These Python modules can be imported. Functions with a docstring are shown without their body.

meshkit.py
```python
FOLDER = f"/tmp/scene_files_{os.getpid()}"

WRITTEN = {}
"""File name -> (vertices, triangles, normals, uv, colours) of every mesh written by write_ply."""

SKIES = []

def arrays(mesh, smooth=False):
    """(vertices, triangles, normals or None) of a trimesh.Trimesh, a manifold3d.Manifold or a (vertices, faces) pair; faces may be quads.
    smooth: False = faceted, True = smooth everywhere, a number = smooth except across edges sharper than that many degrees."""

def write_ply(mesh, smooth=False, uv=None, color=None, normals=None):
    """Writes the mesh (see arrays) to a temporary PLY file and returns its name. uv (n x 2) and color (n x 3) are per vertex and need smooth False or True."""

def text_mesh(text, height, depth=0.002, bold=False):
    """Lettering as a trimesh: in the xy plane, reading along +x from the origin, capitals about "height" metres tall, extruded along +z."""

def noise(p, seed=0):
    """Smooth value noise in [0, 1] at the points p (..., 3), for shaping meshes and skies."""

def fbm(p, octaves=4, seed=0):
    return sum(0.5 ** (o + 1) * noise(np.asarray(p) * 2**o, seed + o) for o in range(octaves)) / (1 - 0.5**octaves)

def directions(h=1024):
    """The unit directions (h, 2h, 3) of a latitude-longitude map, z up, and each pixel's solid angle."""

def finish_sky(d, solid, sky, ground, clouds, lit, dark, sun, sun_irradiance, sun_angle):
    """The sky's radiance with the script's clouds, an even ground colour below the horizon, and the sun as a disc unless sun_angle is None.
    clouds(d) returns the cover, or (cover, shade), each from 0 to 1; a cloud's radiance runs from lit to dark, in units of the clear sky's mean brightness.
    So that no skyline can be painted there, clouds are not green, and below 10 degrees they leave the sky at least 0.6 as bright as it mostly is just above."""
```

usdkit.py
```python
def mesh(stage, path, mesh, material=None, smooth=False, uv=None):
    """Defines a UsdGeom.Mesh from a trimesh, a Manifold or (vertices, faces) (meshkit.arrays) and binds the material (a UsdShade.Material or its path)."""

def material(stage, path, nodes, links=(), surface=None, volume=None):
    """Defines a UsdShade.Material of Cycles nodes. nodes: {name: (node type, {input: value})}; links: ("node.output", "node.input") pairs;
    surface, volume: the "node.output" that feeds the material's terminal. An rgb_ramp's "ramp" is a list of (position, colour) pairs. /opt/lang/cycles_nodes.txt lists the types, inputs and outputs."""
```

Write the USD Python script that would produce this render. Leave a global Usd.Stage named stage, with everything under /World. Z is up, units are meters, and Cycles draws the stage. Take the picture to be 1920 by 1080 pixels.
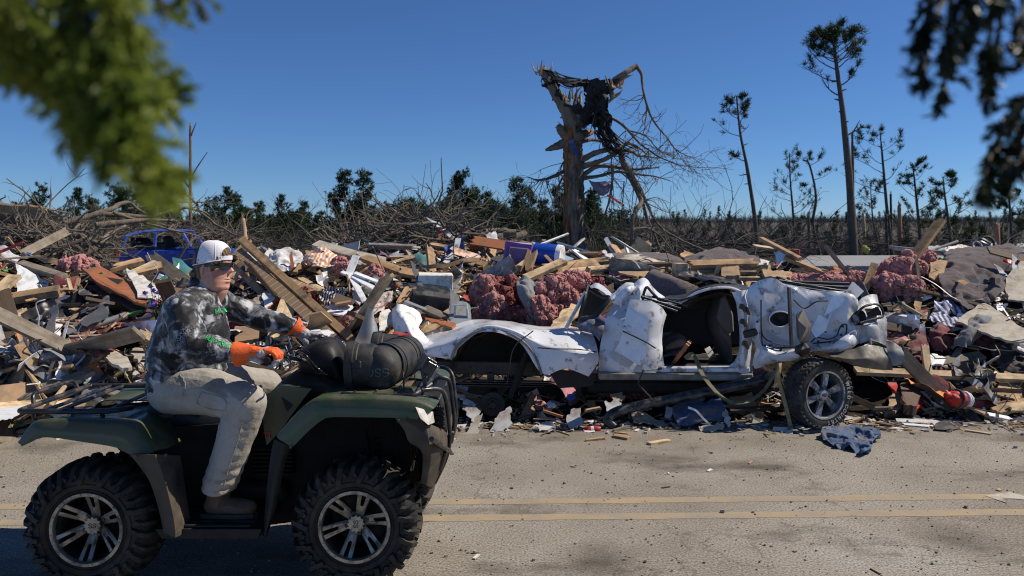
import math,random,numpy as np,trimesh,usdkit,meshkit
import manifold3d as m3
from pxr import Usd,UsdGeom,UsdLux,UsdShade,Gf,Sdf,Vt
from shapely.geometry import Polygon,Point,LineString
from shapely.ops import unary_union
stage = Usd.Stage.CreateInMemory()
UsdGeom.SetStageUpAxis(stage,UsdGeom.Tokens.z)
UsdGeom.SetStageMetersPerUnit(stage,1.0)
UsdGeom.Xform.Define(stage,'/World')
UsdGeom.Scope.Define(stage,'/World/Looks')
# camera, sky, sun, exposure
EYE,FOC,HOR = 1.8,1500.0,440.0          # eye height, focal length and horizon row (photo of 1920 x 1080)
EXPOSURE = 0.27
SUN_ELEV,SUN_AZ = math.radians(47),math.radians(78)     # azimuth from +y towards +x
cam = UsdGeom.Camera.Define(stage,'/World/camera')
cam.AddTranslateOp().Set(Gf.Vec3d(0,0,EYE)); cam.AddRotateXYZOp().Set(Gf.Vec3f(90,0,0))
cam.CreateHorizontalApertureAttr(36.0); cam.CreateVerticalApertureAttr(20.25)
cam.CreateFocalLengthAttr(36.0 * FOC / 1920)
cam.CreateVerticalApertureOffsetAttr(-(540 - HOR) * 36.0 / 1920)
cam.CreateClippingRangeAttr(Gf.Vec2f(0.05,6000))
cam.CreateFStopAttr(4.0); cam.CreateFocusDistanceAttr(5.2)
cam.CreateExposureAttr(EXPOSURE)
SUN = np.array([math.sin(SUN_AZ) * math.cos(SUN_ELEV),math.cos(SUN_AZ) * math.cos(SUN_ELEV),math.sin(SUN_ELEV)])
sky_mat = usdkit.material(stage,'/World/Looks/sky',{
    'sky': ('sky_texture',{'sky_type': 'single_scattering','sun_disc': False,'sun_elevation': SUN_ELEV,'sun_rotation': SUN_AZ,
                            'altitude': 200.0,'air_density': 0.8,'aerosol_density': 0.05,'ozone_density': 14.0}),
    'bg': ('background_shader',{'strength': 0.076})},[('sky.color','bg.color')],surface='bg.background')
dome = UsdLux.DomeLight.Define(stage,'/World/sky')
UsdShade.MaterialBindingAPI.Apply(dome.GetPrim()).Bind(sky_mat)
sun = UsdLux.DistantLight.Define(stage,'/World/sun')
sun.CreateIntensityAttr(1.25); sun.CreateAngleAttr(0.53); sun.CreateColorAttr(Gf.Vec3f(1.0,0.92,0.80))
sun.GetPrim().CreateAttribute('inputs:normalize',Sdf.ValueTypeNames.Bool).Set(True)
_x = np.cross([0,0,1.0],SUN); _x /= np.linalg.norm(_x); _y = np.cross(SUN,_x)
sun.AddTransformOp().Set(Gf.Matrix4d(*_x,0,*_y,0,*SUN,0,0,0,10,1))
# helpers
R = random.Random(11)
NR = np.random.default_rng(11)
V = lambda *a: np.array(a,float)
def at(px,py,d):
    return V((px - 960) / FOC * d,d,EYE - (py - HOR) / FOC * d)
def lerp(a,b,t): return a + (b - a) * t
def sstep(a,b,x):
    t = np.clip((np.asarray(x,float) - a) / (b - a),0,1); return t * t * (3 - 2 * t)
COUNT = {}
def numbered(parent,name):
    k = (parent,name); n = COUNT.get(k,0); COUNT[k] = n + 1
    return f'{parent}/{name}' if n == 0 else f'{parent}/{name}_{n:03d}'
def keys(p,label=None,cat=None,group=None,kind=None):
    for k,v in (('label',label),('category',cat),('group',group),('kind',kind)):
        if v: p.SetCustomDataByKey(k,v)
def gm(M): return Gf.Matrix4d(*[float(x) for x in np.asarray(M).T.ravel()])
def thing(name,label,cat,loc=(0,0,0),group=None,M=None,kind=None):
    x = UsdGeom.Xform.Define(stage,numbered('/World',name))
    if M is not None: x.AddTransformOp().Set(gm(M))
    else: x.AddTranslateOp().Set(Gf.Vec3d(*map(float,loc)))
    keys(x.GetPrim(),label,cat,group,kind)
    x_loc[str(x.GetPath())] = np.array(loc,float) if M is None else np.zeros(3)
    return x
x_loc = {}
def cat_(ms):
    ms = [m for m in ms if m is not None]
    vs,fs,n = [],[],0
    for m in ms:
        if hasattr(m,'to_mesh'): v,f,_ = meshkit.arrays(m)
        elif isinstance(m,tuple): v,f,_ = meshkit.arrays(m)
        else: v,f = np.asarray(m.vertices),np.asarray(m.faces)
        vs.append(v); fs.append(f + n); n += len(v)
    return trimesh.Trimesh(np.vstack(vs),np.vstack(fs),process=False)
def put(name,mesh,mat,parent=None,label=None,cat=None,group=None,kind=None,smooth=False,M=None,world=True):
    if isinstance(mesh,list): mesh = cat_(mesh)
    pp = str(parent.GetPath()) if parent is not None else '/World'
    v,f,_ = meshkit.arrays(mesh); us = np.unique(f)
    if len(us) < len(v): q = np.zeros(len(v),int); q[us] = np.arange(len(us)); mesh = (v[us],q[f])
    if parent is not None and world and M is None:
        root = '/'.join(pp.split('/')[:3])
        off = x_loc.get(root,np.zeros(3))
        if np.abs(off).max() > 0:
            v,f,_ = meshkit.arrays(mesh); mesh = (v - off,f)
    if smooth and smooth is not True:
        v,f,_ = meshkit.arrays(mesh)
        if len(f) > 60000: smooth = True
    p = usdkit.mesh(stage,numbered(pp,name),mesh,mat,smooth=smooth)
    if M is not None: p.AddTransformOp().Set(gm(M))
    keys(p.GetPrim(),label,cat,group,kind)
    return p
def copy_of(root,name,loc,rz=0,s=1.0,label=None,cat=None,group=None):
    x = UsdGeom.Xform.Define(stage,numbered('/World',name))
    was = root.GetPrim().GetCustomData()
    x.GetPrim().GetReferences().AddInternalReference(root.GetPath()); x.GetPrim().SetInstanceable(True)
    x.ClearXformOpOrder()
    M = np.eye(4); c,sn = math.cos(rz),math.sin(rz); M[:3,:3] = np.array([[c,-sn,0],[sn,c,0],[0,0,1]]) * s; M[:3,3] = loc
    x.AddTransformOp(opSuffix='place').Set(gm(M))
    keys(x.GetPrim(),label or was.get('label'),cat or was.get('category'),group or was.get('group'))
    return x
def frames(p):
    p = np.asarray(p,float); t = np.gradient(p,axis=0); t /= np.maximum(np.linalg.norm(t,axis=1,keepdims=True),1e-9)
    u = np.cross(t[0],[0,0,1.0]);
    if np.linalg.norm(u) < 1e-3: u = np.cross(t[0],[1.0,0,0])
    U = []
    for k in range(len(p)):
        u = u - t[k] * (u @ t[k]); u /= max(np.linalg.norm(u),1e-9); U.append(u)
    U = np.array(U); return t,U,np.cross(t,U)
def tube(p,r,n=8,cap=True,flat=1.0,rough=0,seed=0):
    p = np.asarray(p,float); r = np.broadcast_to(np.asarray(r,float),(len(p),))
    t,U,W = frames(p)
    a = np.arange(n) / n * 2 * math.pi
    rr = r[:,None] * np.ones(n)
    if rough: rr = rr * (1 + rough * (np.random.default_rng(seed).random((len(p),n)) - .5) * 2)
    v = p[:,None] + rr[...,None] * (np.cos(a)[None,:,None] * U[:,None] + flat * np.sin(a)[None,:,None] * W[:,None])
    v = v.reshape(-1,3); f = []
    i = np.arange(len(p) - 1)[:,None] * n; j = np.arange(n)[None]; j2 = (j + 1) % n
    q = np.stack([i + j,i + j2,i + n + j2,i + n + j],-1).reshape(-1,4)
    f = np.vstack([q[:,[0,1,2]],q[:,[0,2,3]]])
    if cap:
        c0,c1 = len(v),len(v) + 1; v = np.vstack([v,p[:1],p[-1:]])
        k = np.arange(n); k2 = (k + 1) % n; e = (len(p) - 1) * n
        f = np.vstack([f,np.stack([k2,k,np.full(n,c0)],1),np.stack([e + k,e + k2,np.full(n,c1)],1)])
    return trimesh.Trimesh(v,f,process=False)
def spline(pts,n=24,closed=False):
    p = np.asarray(pts,float)
    if len(p) == 2: return p[0] + (p[1] - p[0]) * np.linspace(0,1,n)[:,None]
    q = np.vstack([2 * p[0] - p[1],p,2 * p[-1] - p[-2]]); m = len(p) - 1
    out = []
    for s in np.linspace(0,m,n):
        i = min(int(s),m - 1); t = s - i; a,b,c,d = q[i:i + 4]
        out.append(.5 * (2 * b + (c - a) * t + (2 * a - 5 * b + 4 * c - d) * t * t + (3 * b - a - 3 * c + d) * t ** 3))
    return np.array(out)
def wire(pts,r,n=6,m=24): return tube(spline(pts,m),r,n)
def grid(P):
    a,b = P.shape[:2]; i = np.arange(a - 1)[:,None] * b; j = np.arange(b - 1)[None]
    q = np.stack([i + j,i + b + j,i + b + j + 1,i + j + 1],-1).reshape(-1,4)
    return trimesh.Trimesh(P.reshape(-1,3),np.vstack([q[:,[0,1,2]],q[:,[0,2,3]]]),process=False)
def thick(P,t):
    P = np.asarray(P,float); a,b = P.shape[:2]
    du = np.gradient(P,axis=0); dv = np.gradient(P,axis=1); N = np.cross(du,dv); N /= np.maximum(np.linalg.norm(N,axis=2,keepdims=True),1e-9)
    Q = P - N * t
    g1,g2 = grid(P),grid(Q); g2.faces = g2.faces[:,::-1]
    ring = [(0,j) for j in range(b)] + [(i,b - 1) for i in range(1,a)] + [(a - 1,j) for j in range(b - 2,-1,-1)] + [(i,0) for i in range(a - 2,0,-1)]
    idx = np.array([i * b + j for i,j in ring]); nxt = np.roll(idx,-1); o = a * b
    side = np.vstack([np.stack([idx,nxt,nxt + o],1),np.stack([idx,nxt + o,idx + o],1)])
    return trimesh.Trimesh(np.vstack([g1.vertices,g2.vertices]),np.vstack([g1.faces,g2.faces + o,side]),process=False)
def loft(secs,n=None,t=0):
    P = np.array(secs,float)
    if n: P = np.stack([spline(P[:,k],n) for k in range(P.shape[1])],1)
    return thick(P,t) if t else grid(P)
def cbox(sx,sy,sz,b=0.0):
    if b <= 0: return trimesh.creation.box([sx,sy,sz])
    x,y,z = sx / 2,sy / 2,sz / 2; b = min(b,x * .9,y * .9,z * .9); pts = []
    for i in (-1,1):
        for j in (-1,1):
            for k in (-1,1):
                pts += [(i * (x - b),j * (y - b),k * z),(i * (x - b),j * y,k * (z - b)),(i * x,j * (y - b),k * (z - b))]
    h = m3.Manifold.hull_points(np.array(pts)); m = h.to_mesh()
    return trimesh.Trimesh(m.vert_properties[:,:3],m.tri_verts,process=False)
def hull(pts):
    m = m3.Manifold.hull_points(np.asarray(pts,float)).to_mesh(); return trimesh.Trimesh(m.vert_properties[:,:3],m.tri_verts,process=False)
def rot(rx=0,ry=0,rz=0):
    cx,sx,cy,sy,cz,sz = math.cos(rx),math.sin(rx),math.cos(ry),math.sin(ry),math.cos(rz),math.sin(rz)
    return np.array([[cz,-sz,0],[sz,cz,0],[0,0,1.]]) @ np.array([[cy,0,sy],[0,1,0],[-sy,0,cy]]) @ np.array([[1,0,0],[0,cx,-sx],[0,sx,cx.real]])
def M4(Rm=None,loc=(0,0,0),s=1.0):
    M = np.eye(4); M[:3,:3] = (np.eye(3) if Rm is None else Rm) * s; M[:3,3] = loc; return M
def moved(m,Rm=None,loc=(0,0,0)):
    m = m.copy(); v = np.asarray(m.vertices) @ (np.eye(3) if Rm is None else Rm).T + np.asarray(loc); return trimesh.Trimesh(v,m.faces,process=False)
def basis(xdir,up=(0,0,1),roll=0.0):
    x = np.asarray(xdir,float); x = x / np.linalg.norm(x); z = np.asarray(up,float); z = z - x * (z @ x)
    if np.linalg.norm(z) < 1e-3: z = np.array([0,1.0,0]) - x * x[1]
    z /= np.linalg.norm(z); y = np.cross(z,x); c,s = math.cos(roll),math.sin(roll)
    return np.stack([x,c * y + s * z,c * z - s * y],1)
def beam(a,b,w,h,bev=0.004,up=(0,0,1),roll=0.0):
    a,b = np.asarray(a,float),np.asarray(b,float); L = np.linalg.norm(b - a)
    return moved(cbox(L,w,h,bev),basis(b - a,up,roll),(a + b) / 2)
def prism(poly,t,bev=0):
    g = poly if hasattr(poly,'geom_type') else Polygon(poly)
    if not g.is_valid: g = g.buffer(0)
    gs = getattr(g,'geoms',[g])
    return cat_([trimesh.creation.extrude_polygon(x,t,engine='earcut') for x in gs if x.area > 1e-9])
def side_plate(pts,d0,d1):
    xz = [tuple(at(px,py,d0)[[0,2]]) for px,py in pts]
    m = prism(xz,d1 - d0); v = np.asarray(m.vertices)
    f = m.faces[:,::-1]
    return trimesh.Trimesh(np.stack([v[:,0],d0 + v[:,2],v[:,1]],1),f,process=False)
def lathe(prof,n=40,axis='y'):
    p = np.asarray(prof,float); a = np.arange(n + 1) / n * 2 * math.pi
    c,s = np.cos(a),np.sin(a)
    G = np.stack([p[:,0][:,None] * c,np.broadcast_to(p[:,1][:,None],(len(p),n + 1)),p[:,0][:,None] * s],-1)
    if axis == 'z': G = G[...,[0,2,1]]
    if axis == 'x': G = G[...,[1,0,2]]
    m = grid(G)
    return m
def noisy(m,amp,freq,seed=0,octv=3):
    v = np.asarray(m.vertices,float).copy(); o = np.array([17.3,5.1,9.7])
    for k in range(3): v[:,k] += amp * 2 * (meshkit.fbm(v * freq + o * (k + 1 + seed),octv,seed + k * 7) - .5)
    return trimesh.Trimesh(v,m.faces,process=False)
def lump(r,seed,amp=.35,sub=3,freq=2.5,squash=(1,1,1)):
    m = trimesh.creation.icosphere(subdivisions=sub,radius=1.0); v = np.asarray(m.vertices)
    k = 1 + amp * 2 * (meshkit.fbm(v * freq + seed * 13.7,4,seed) - .5)
    return trimesh.Trimesh(v * k[:,None] * r * np.asarray(squash),m.faces,process=False)
# materials
def mat(name,col,rough=.8,var=.25,scale=6.0,stretch=(1,1,1),metal=0.0,spec=.5,bump=0.0,bscale=40.0,bdist=.01,dirt=0.0,dirtcol=(.16,.12,.085),dscale=5.0,
        rnd=0.0,coat=0.0,world=False,col2=None,alpha=None,trans=0.0,sheen=0.0,detail=5.0,dsoft=.12):
    col = np.asarray(col,float)
    n = {'tc': ('texture_coordinate',{}),'geo': ('geometry',{}),'p': ('principled_bsdf',{'roughness': rough,'metallic': metal,'specular_ior_level': spec,'coat_weight': coat,'transmission_weight': trans,'sheen_weight': sheen}),
         'mp': ('mapping',{'scale': tuple(float(x) for x in stretch)}),'n1': ('noise_texture',{'scale': float(scale),'detail': detail,'roughness': .6})}
    src = 'geo.position' if world else 'tc.object'
    L = [(src,'mp.vector'),('mp.vector','n1.vector')]
    lo,hi = (col * (1 - var),np.minimum(col * (1 + var),.95)) if col2 is None else (col,np.asarray(col2,float))
    n['r1'] = ('rgb_ramp',{'ramp': [(.3,tuple(lo)),(.7,tuple(hi))]}); L.append(('n1.fac','r1.fac')); c = 'r1.color'
    if rnd:
        n['oi'] = ('object_info',{}); n['mr'] = ('map_range',{'value': 1.0,'from_min': 0.0,'from_max': 1.0,'to_min': 1 - rnd,'to_max': 1 + rnd}); n['hv'] = ('hsv',{})
        L += [('oi.random','mr.value'),('mr.result','hv.value'),(c,'hv.color')]; c = 'hv.color'
    if dirt:
        n['n2'] = ('noise_texture',{'scale': float(dscale),'detail': 8.0,'roughness': .68}); L.append((src,'n2.vector'))
        e = .62 - .3 * dirt
        n['r2'] = ('rgb_ramp',{'ramp': [(e - dsoft,(0,0,0)),(e + dsoft,(1,1,1))]}); n['mx'] = ('mix_color',{'b': tuple(dirtcol)})
        L += [('n2.fac','r2.fac'),('r2.color','mx.fac'),(c,'mx.a')]; c = 'mx.result'
        n['mrr'] = ('map_range',{'from_min': 0.0,'from_max': 1.0,'to_min': rough,'to_max': .9}); L += [('r2.color','mrr.value'),('mrr.result','p.roughness')]
    L.append((c,'p.base_color'))
    if bump:
        n['n3'] = ('noise_texture',{'scale': float(bscale),'detail': 6.0,'roughness': .6}); n['b'] = ('bump',{'strength': float(bump),'distance': float(bdist)})
        L += [('mp.vector','n3.vector'),('n3.fac','b.height'),('b.normal','p.normal')]
    out = 'p.BSDF'
    if alpha is not None:
        n['tr'] = ('transparent_bsdf',{'color': (1.,1.,1.)}); n['mc'] = ('mix_closure',{'fac': float(alpha)})
        L += [('tr.BSDF','mc.closure1'),('p.BSDF','mc.closure2')]; out = 'mc.closure'
    return usdkit.material(stage,'/World/Looks/' + name,n,L,surface=out)
def leafmat(name,c1,c2,scale=3.0,trans=.35,rough=.6):
    return usdkit.material(stage,'/World/Looks/' + name,{
        'tc': ('geometry',{}),'n': ('noise_texture',{'scale': scale,'detail': 3.0}),'r': ('rgb_ramp',{'ramp': [(.35,c1),(.65,c2)]}),
        'p': ('principled_bsdf',{'roughness': rough,'specular_ior_level': .3}),'t': ('translucent_bsdf',{}),'m': ('mix_closure',{'fac': trans})},
        [('tc.position','n.vector'),('n.fac','r.fac'),('r.color','p.base_color'),('r.color','t.color'),('p.BSDF','m.closure1'),('t.BSDF','m.closure2')],surface='m.closure')
# terrain, road
def ground_z(x,y):
    x,y = np.asarray(x,float),np.asarray(y,float); px = 960 + x / np.maximum(y,1) * FOC
    z = -.02 + sstep(13,24,y) * .55
    right = sstep(900,1250,px)
    z = z - sstep(42,120,y) * (5.0 + 2.0 * right) - sstep(120,260,y) * 2.5 * right
    z = z + sstep(170,620,y) * (9 + 11 * right) + sstep(600,1500,y) * 8
    far = sstep(30,80,y)
    z = z + far * 2.2 * (meshkit.fbm(np.stack([x / 60,y / 60,0 * x],-1),3,5) - .5) + sstep(14,22,y) * .25 * (meshkit.fbm(np.stack([x / 2.5,y / 2.5,0 * x],-1),3,6) - .5)
    return z
soil = mat('soil',(.046,.036,.027),.95,.35,.8,bump=.5,bscale=6,bdist=.05,world=True,dirt=.4,dirtcol=(.036,.03,.022),dscale=.6)
ys = np.concatenate([np.linspace(-40,6,12),np.linspace(7,45,60),np.geomspace(46,2600,90)])
u = np.linspace(-1,1,141)
G = np.stack(np.broadcast_arrays(u[None,:] * (25 + .85 * np.maximum(ys,0))[:,None],ys[:,None],0 * u[None,:]),-1).copy()
G[...,2] = ground_z(G[...,0],G[...,1]) - .03 * (ys[:,None] < 12)
put('ground',grid(G),soil,kind='structure',smooth=True,label='bare brown ground running back to the wooded hills',cat='ground')
RD = math.radians(1.7)                       # the road runs very slightly away to the right
def road_y(x,y0): return y0 + np.asarray(x,float) * math.tan(RD)
road_mat = usdkit.material(stage,'/World/Looks/road',{
    'g': ('geometry',{}),
    'n1': ('noise_texture',{'scale': .7,'detail': 6.0,'roughness': .62}),'r1': ('rgb_ramp',{'ramp': [(.3,(.175,.154,.126)),(.5,(.235,.208,.172)),(.7,(.285,.265,.235))]}),
    'n2': ('noise_texture',{'scale': 75.0,'detail': 5.0,'roughness': .75}),'r2': ('rgb_ramp',{'ramp': [(.36,(.38,.36,.33)),(.5,(.95,.95,.95)),(.64,(1.55,1.53,1.5))]}),
    'm1': ('mix_color',{'blend_type': 'multiply','fac': 1.0,'use_clamp': False}),
    'mp3': ('mapping',{'scale': (.55,.9,1)}),'n3': ('noise_texture',{'scale': 1.0,'detail': 7.0,'roughness': .66}),'r3': ('rgb_ramp',{'ramp': [(.53,(0,0,0)),(.66,(.9,.9,.9))]}),
    'm2': ('mix_color',{'b': (.06,.048,.036)}),
    'v': ('voronoi_texture',{'feature': 'distance_to_edge','scale': .38}),'nw': ('noise_texture',{'scale': 2.2,'detail': 5.0}),'wv': ('vector_math',{'math_type': 'add'}),
    'r4': ('rgb_ramp',{'ramp': [(0.0,(.6,.6,.6)),(.0025,(.3,.3,.3)),(.005,(0,0,0))]}),'m3': ('mix_color',{'b': (.075,.065,.053)}),
    'sy': ('separate_xyz',{}),'mr': ('map_range',{'from_min': 6.4,'from_max': 7.7,'to_min': 0.0,'to_max': .62,'clamp': True}),'m4': ('mix_color',{'b': (.085,.064,.045)}),
    'ne': ('noise_texture',{'scale': 1.6,'detail': 7.0,'roughness': .7}),'mu': ('math',{'math_type': 'multiply'}),'re': ('rgb_ramp',{'ramp': [(.35,(0,0,0)),(.6,(1,1,1))]}),
    'd1': ('vector_math',{'math_type': 'distance','vector2': (.5,4.38,0.)}),'d2': ('vector_math',{'math_type': 'distance','vector2': (2.6,4.75,0.)}),'dm': ('math',{'math_type': 'minimum'}),'dn': ('math',{'math_type': 'multiply_add','value2': .9}),'rs': ('rgb_ramp',{'ramp': [(.44,(.8,.8,.8)),(.80,(0,0,0))]}),'m5': ('mix_color',{'b': (.052,.042,.032)}),
    'b': ('bump',{'strength': .55,'distance': .006}),'p': ('principled_bsdf',{'roughness': .9,'specular_ior_level': .25})},
    [('g.position','n1.vector'),('n1.fac','r1.fac'),('g.position','n2.vector'),('n2.fac','r2.fac'),('r1.color','m1.a'),('r2.color','m1.b'),
     ('g.position','mp3.vector'),('mp3.vector','n3.vector'),('n3.fac','r3.fac'),('r3.color','m2.fac'),('m1.result','m2.a'),
     ('g.position','nw.vector'),('g.position','wv.vector1'),('nw.color','wv.vector2'),('wv.vector','v.vector'),('v.distance','r4.fac'),('r4.color','m3.fac'),('m2.result','m3.a'),
     ('g.position','sy.vector'),('sy.y','mr.value'),('g.position','ne.vector'),('ne.fac','re.fac'),('re.color','mu.value1'),('mr.result','mu.value2'),('mu.value','m4.fac'),('m3.result','m4.a'),
     ('g.position','d1.vector1'),('g.position','d2.vector1'),('d1.value','dm.value1'),('d2.value','dm.value2'),('ne.fac','dn.value1'),('dm.value','dn.value3'),('dn.value','rs.fac'),('rs.color','m5.fac'),('m4.result','m5.a'),('m5.result','p.base_color'),('n2.fac','b.height'),('b.normal','p.normal')],surface='p.BSDF')
xs = np.linspace(-40,40,81)
put('road',grid(np.stack([np.stack([xs,road_y(xs,a),np.full_like(xs,0)],-1) for a in (-1.5,2,5,7.62)])),road_mat,kind='structure',label='sun-bleached dusty two-lane asphalt road',cat='road')
line_mat = usdkit.material(stage,'/World/Looks/road_paint',{
    'g': ('geometry',{}),'n1': ('noise_texture',{'scale': 2.0,'detail': 8.0,'roughness': .7}),'n2': ('noise_texture',{'scale': 90.0,'detail': 3.0}),'ad': ('math',{'math_type': 'multiply_add','value2': .45,'value3': 0.0}),
    'r': ('rgb_ramp',{'ramp': [(.28,(.37,.262,.135)),(.42,(.33,.245,.145)),(.52,(.27,.22,.155)),(.6,(.22,.19,.155))]}),'sm': ('math',{'math_type': 'add'}),'h': ('math',{'math_type': 'multiply','value2': .69}),
    'p': ('principled_bsdf',{'roughness': .85,'specular_ior_level': .25})},
    [('g.position','n1.vector'),('g.position','n2.vector'),('n2.fac','ad.value1'),('n1.fac','sm.value1'),('ad.value','sm.value2'),('sm.value','h.value1'),('h.value','r.fac'),('r.color','p.base_color')],surface='p.BSDF')
for nm,y0,lab in (('yellow_line',5.395,'faded yellow centre line of the road, the farther of the two'),('yellow_line',5.09,'faded yellow centre line of the road, the nearer of the two')):
    xs2 = np.linspace(-30,30,601); e1,e2 = (.030 * (meshkit.fbm(np.stack([xs2 * 6,0 * xs2 + k_,0 * xs2],-1),4,3) - .5) for k_ in (y0,y0 + 5))
    put(nm,grid(np.stack([np.stack([xs2,road_y(xs2,y0 - .055) + e1,np.full_like(xs2,.0015)],-1),np.stack([xs2,road_y(xs2,y0 + .055) + e2,np.full_like(xs2,.0015)],-1)])),line_mat,kind='structure',label=lab,cat='road marking')
CX = [-200,0,200,330,450,600,800,1000,1200,1420,1500,1640,1760,1920,2150]
CH = [1.35,1.38,1.24,1.0,1.18,1.28,1.32,1.3,1.28,1.22,1.18,1.12,1.3,1.3,1.3]
def mound_z(x,y):
    x,y = np.asarray(x,float),np.asarray(y,float); px = 960 + x / np.maximum(y,1) * FOC
    yf = road_y(x,7.72) + .3 * (meshkit.noise(np.stack([x * 1.3,0 * x,0 * x],-1),3) - .5)
    suv = sstep(760,860,px) * (1 - sstep(1580,1760,px))
    h = np.interp(px,CX,CH)
    t = np.clip((y - yf) / (10.9 - yf),0,1)
    rise = t ** 1.05 * (2 - t) * .5 + t * .5 * (1 - t) * .6
    rise = np.clip(rise / .5 * .5 * 2,0,1)
    ts = np.clip((y - 8.9) / 2.0,0,1); rs = ts * (2 - ts) + .05 * sstep(7.8,8.4,y)
    z = h * ((1 - suv) * np.clip(t * (1.5 - .5 * t),0,1) + suv * np.clip(rs,0,1))
    back = 1 - sstep(12.5,20,y) * np.interp(px,[0,200,480,560,1000,1200,1500,1700],[.3,.75,.75,.45,.2,.25,.62,.62])
    back = back * (1 - sstep(20,27,y) * .7)
    z = z * back
    z = z + .32 * np.exp(-(((px - 790) / 120) ** 2)) * sstep(14,17,y) * (1 - sstep(19,23,y))
    n = meshkit.fbm(np.stack([x * 1.6,y * 1.6,0 * x],-1),4,21) - .5
    return np.maximum(z + n * .42 * sstep(.02,.4,z) * (1 - .6 * suv * (1 - sstep(8.8,9.3,y))),0) - .05 * (y < yf)
mx_,my_ = np.meshgrid(np.linspace(-19,19,300),np.concatenate([np.linspace(7.3,12,90),np.linspace(12.1,27,90)]),indexing='xy')
gz = ground_z(mx_,my_)
mz = np.where(my_ < 12,mound_z(mx_,my_),np.maximum(mound_z(mx_,my_),gz - .05))
mound_mat = usdkit.material(stage,'/World/Looks/mound',{
    'g': ('geometry',{}),'n1': ('noise_texture',{'scale': 9.0,'detail': 9.0,'roughness': .72}),
    'r1': ('rgb_ramp',{'ramp': [(.3,(.012,.009,.007)),(.5,(.034,.025,.017)),(.6,(.07,.052,.036)),(.7,(.14,.115,.09))]}),
    'b': ('bump',{'strength': .9,'distance': .08}),'n2': ('noise_texture',{'scale': 24.0,'detail': 6.0,'roughness': .7}),'p': ('principled_bsdf',{'roughness': .95,'specular_ior_level': .15})},
    [('g.position','n1.vector'),('n1.fac','r1.fac'),('r1.color','p.base_color'),('g.position','n2.vector'),('n2.fac','b.height'),('b.normal','p.normal')],surface='p.BSDF')
put('debris_mound',grid(np.stack([mx_,my_,mz],-1)),mound_mat,kind='structure',label='dark heap of earth and crushed rubbish under the wreckage',cat='mound')
def top_z(x,y): return float(max(mound_z(x,y),ground_z(x,y)))
concrete = mat('concrete',(.21,.215,.225),.85,.12,.35,world=True,dirt=.25,dirtcol=(.2,.185,.17),dscale=.4)
slab = hull([(x,y,z) for x,y in ((9.0,25.5),(14.3,38.5),(34,39.5),(30,26)) for z in (.35,.8)])
put('concrete_slab',slab,concrete,label='pale grey concrete house slab swept bare behind the heap',cat='slab')
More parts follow.
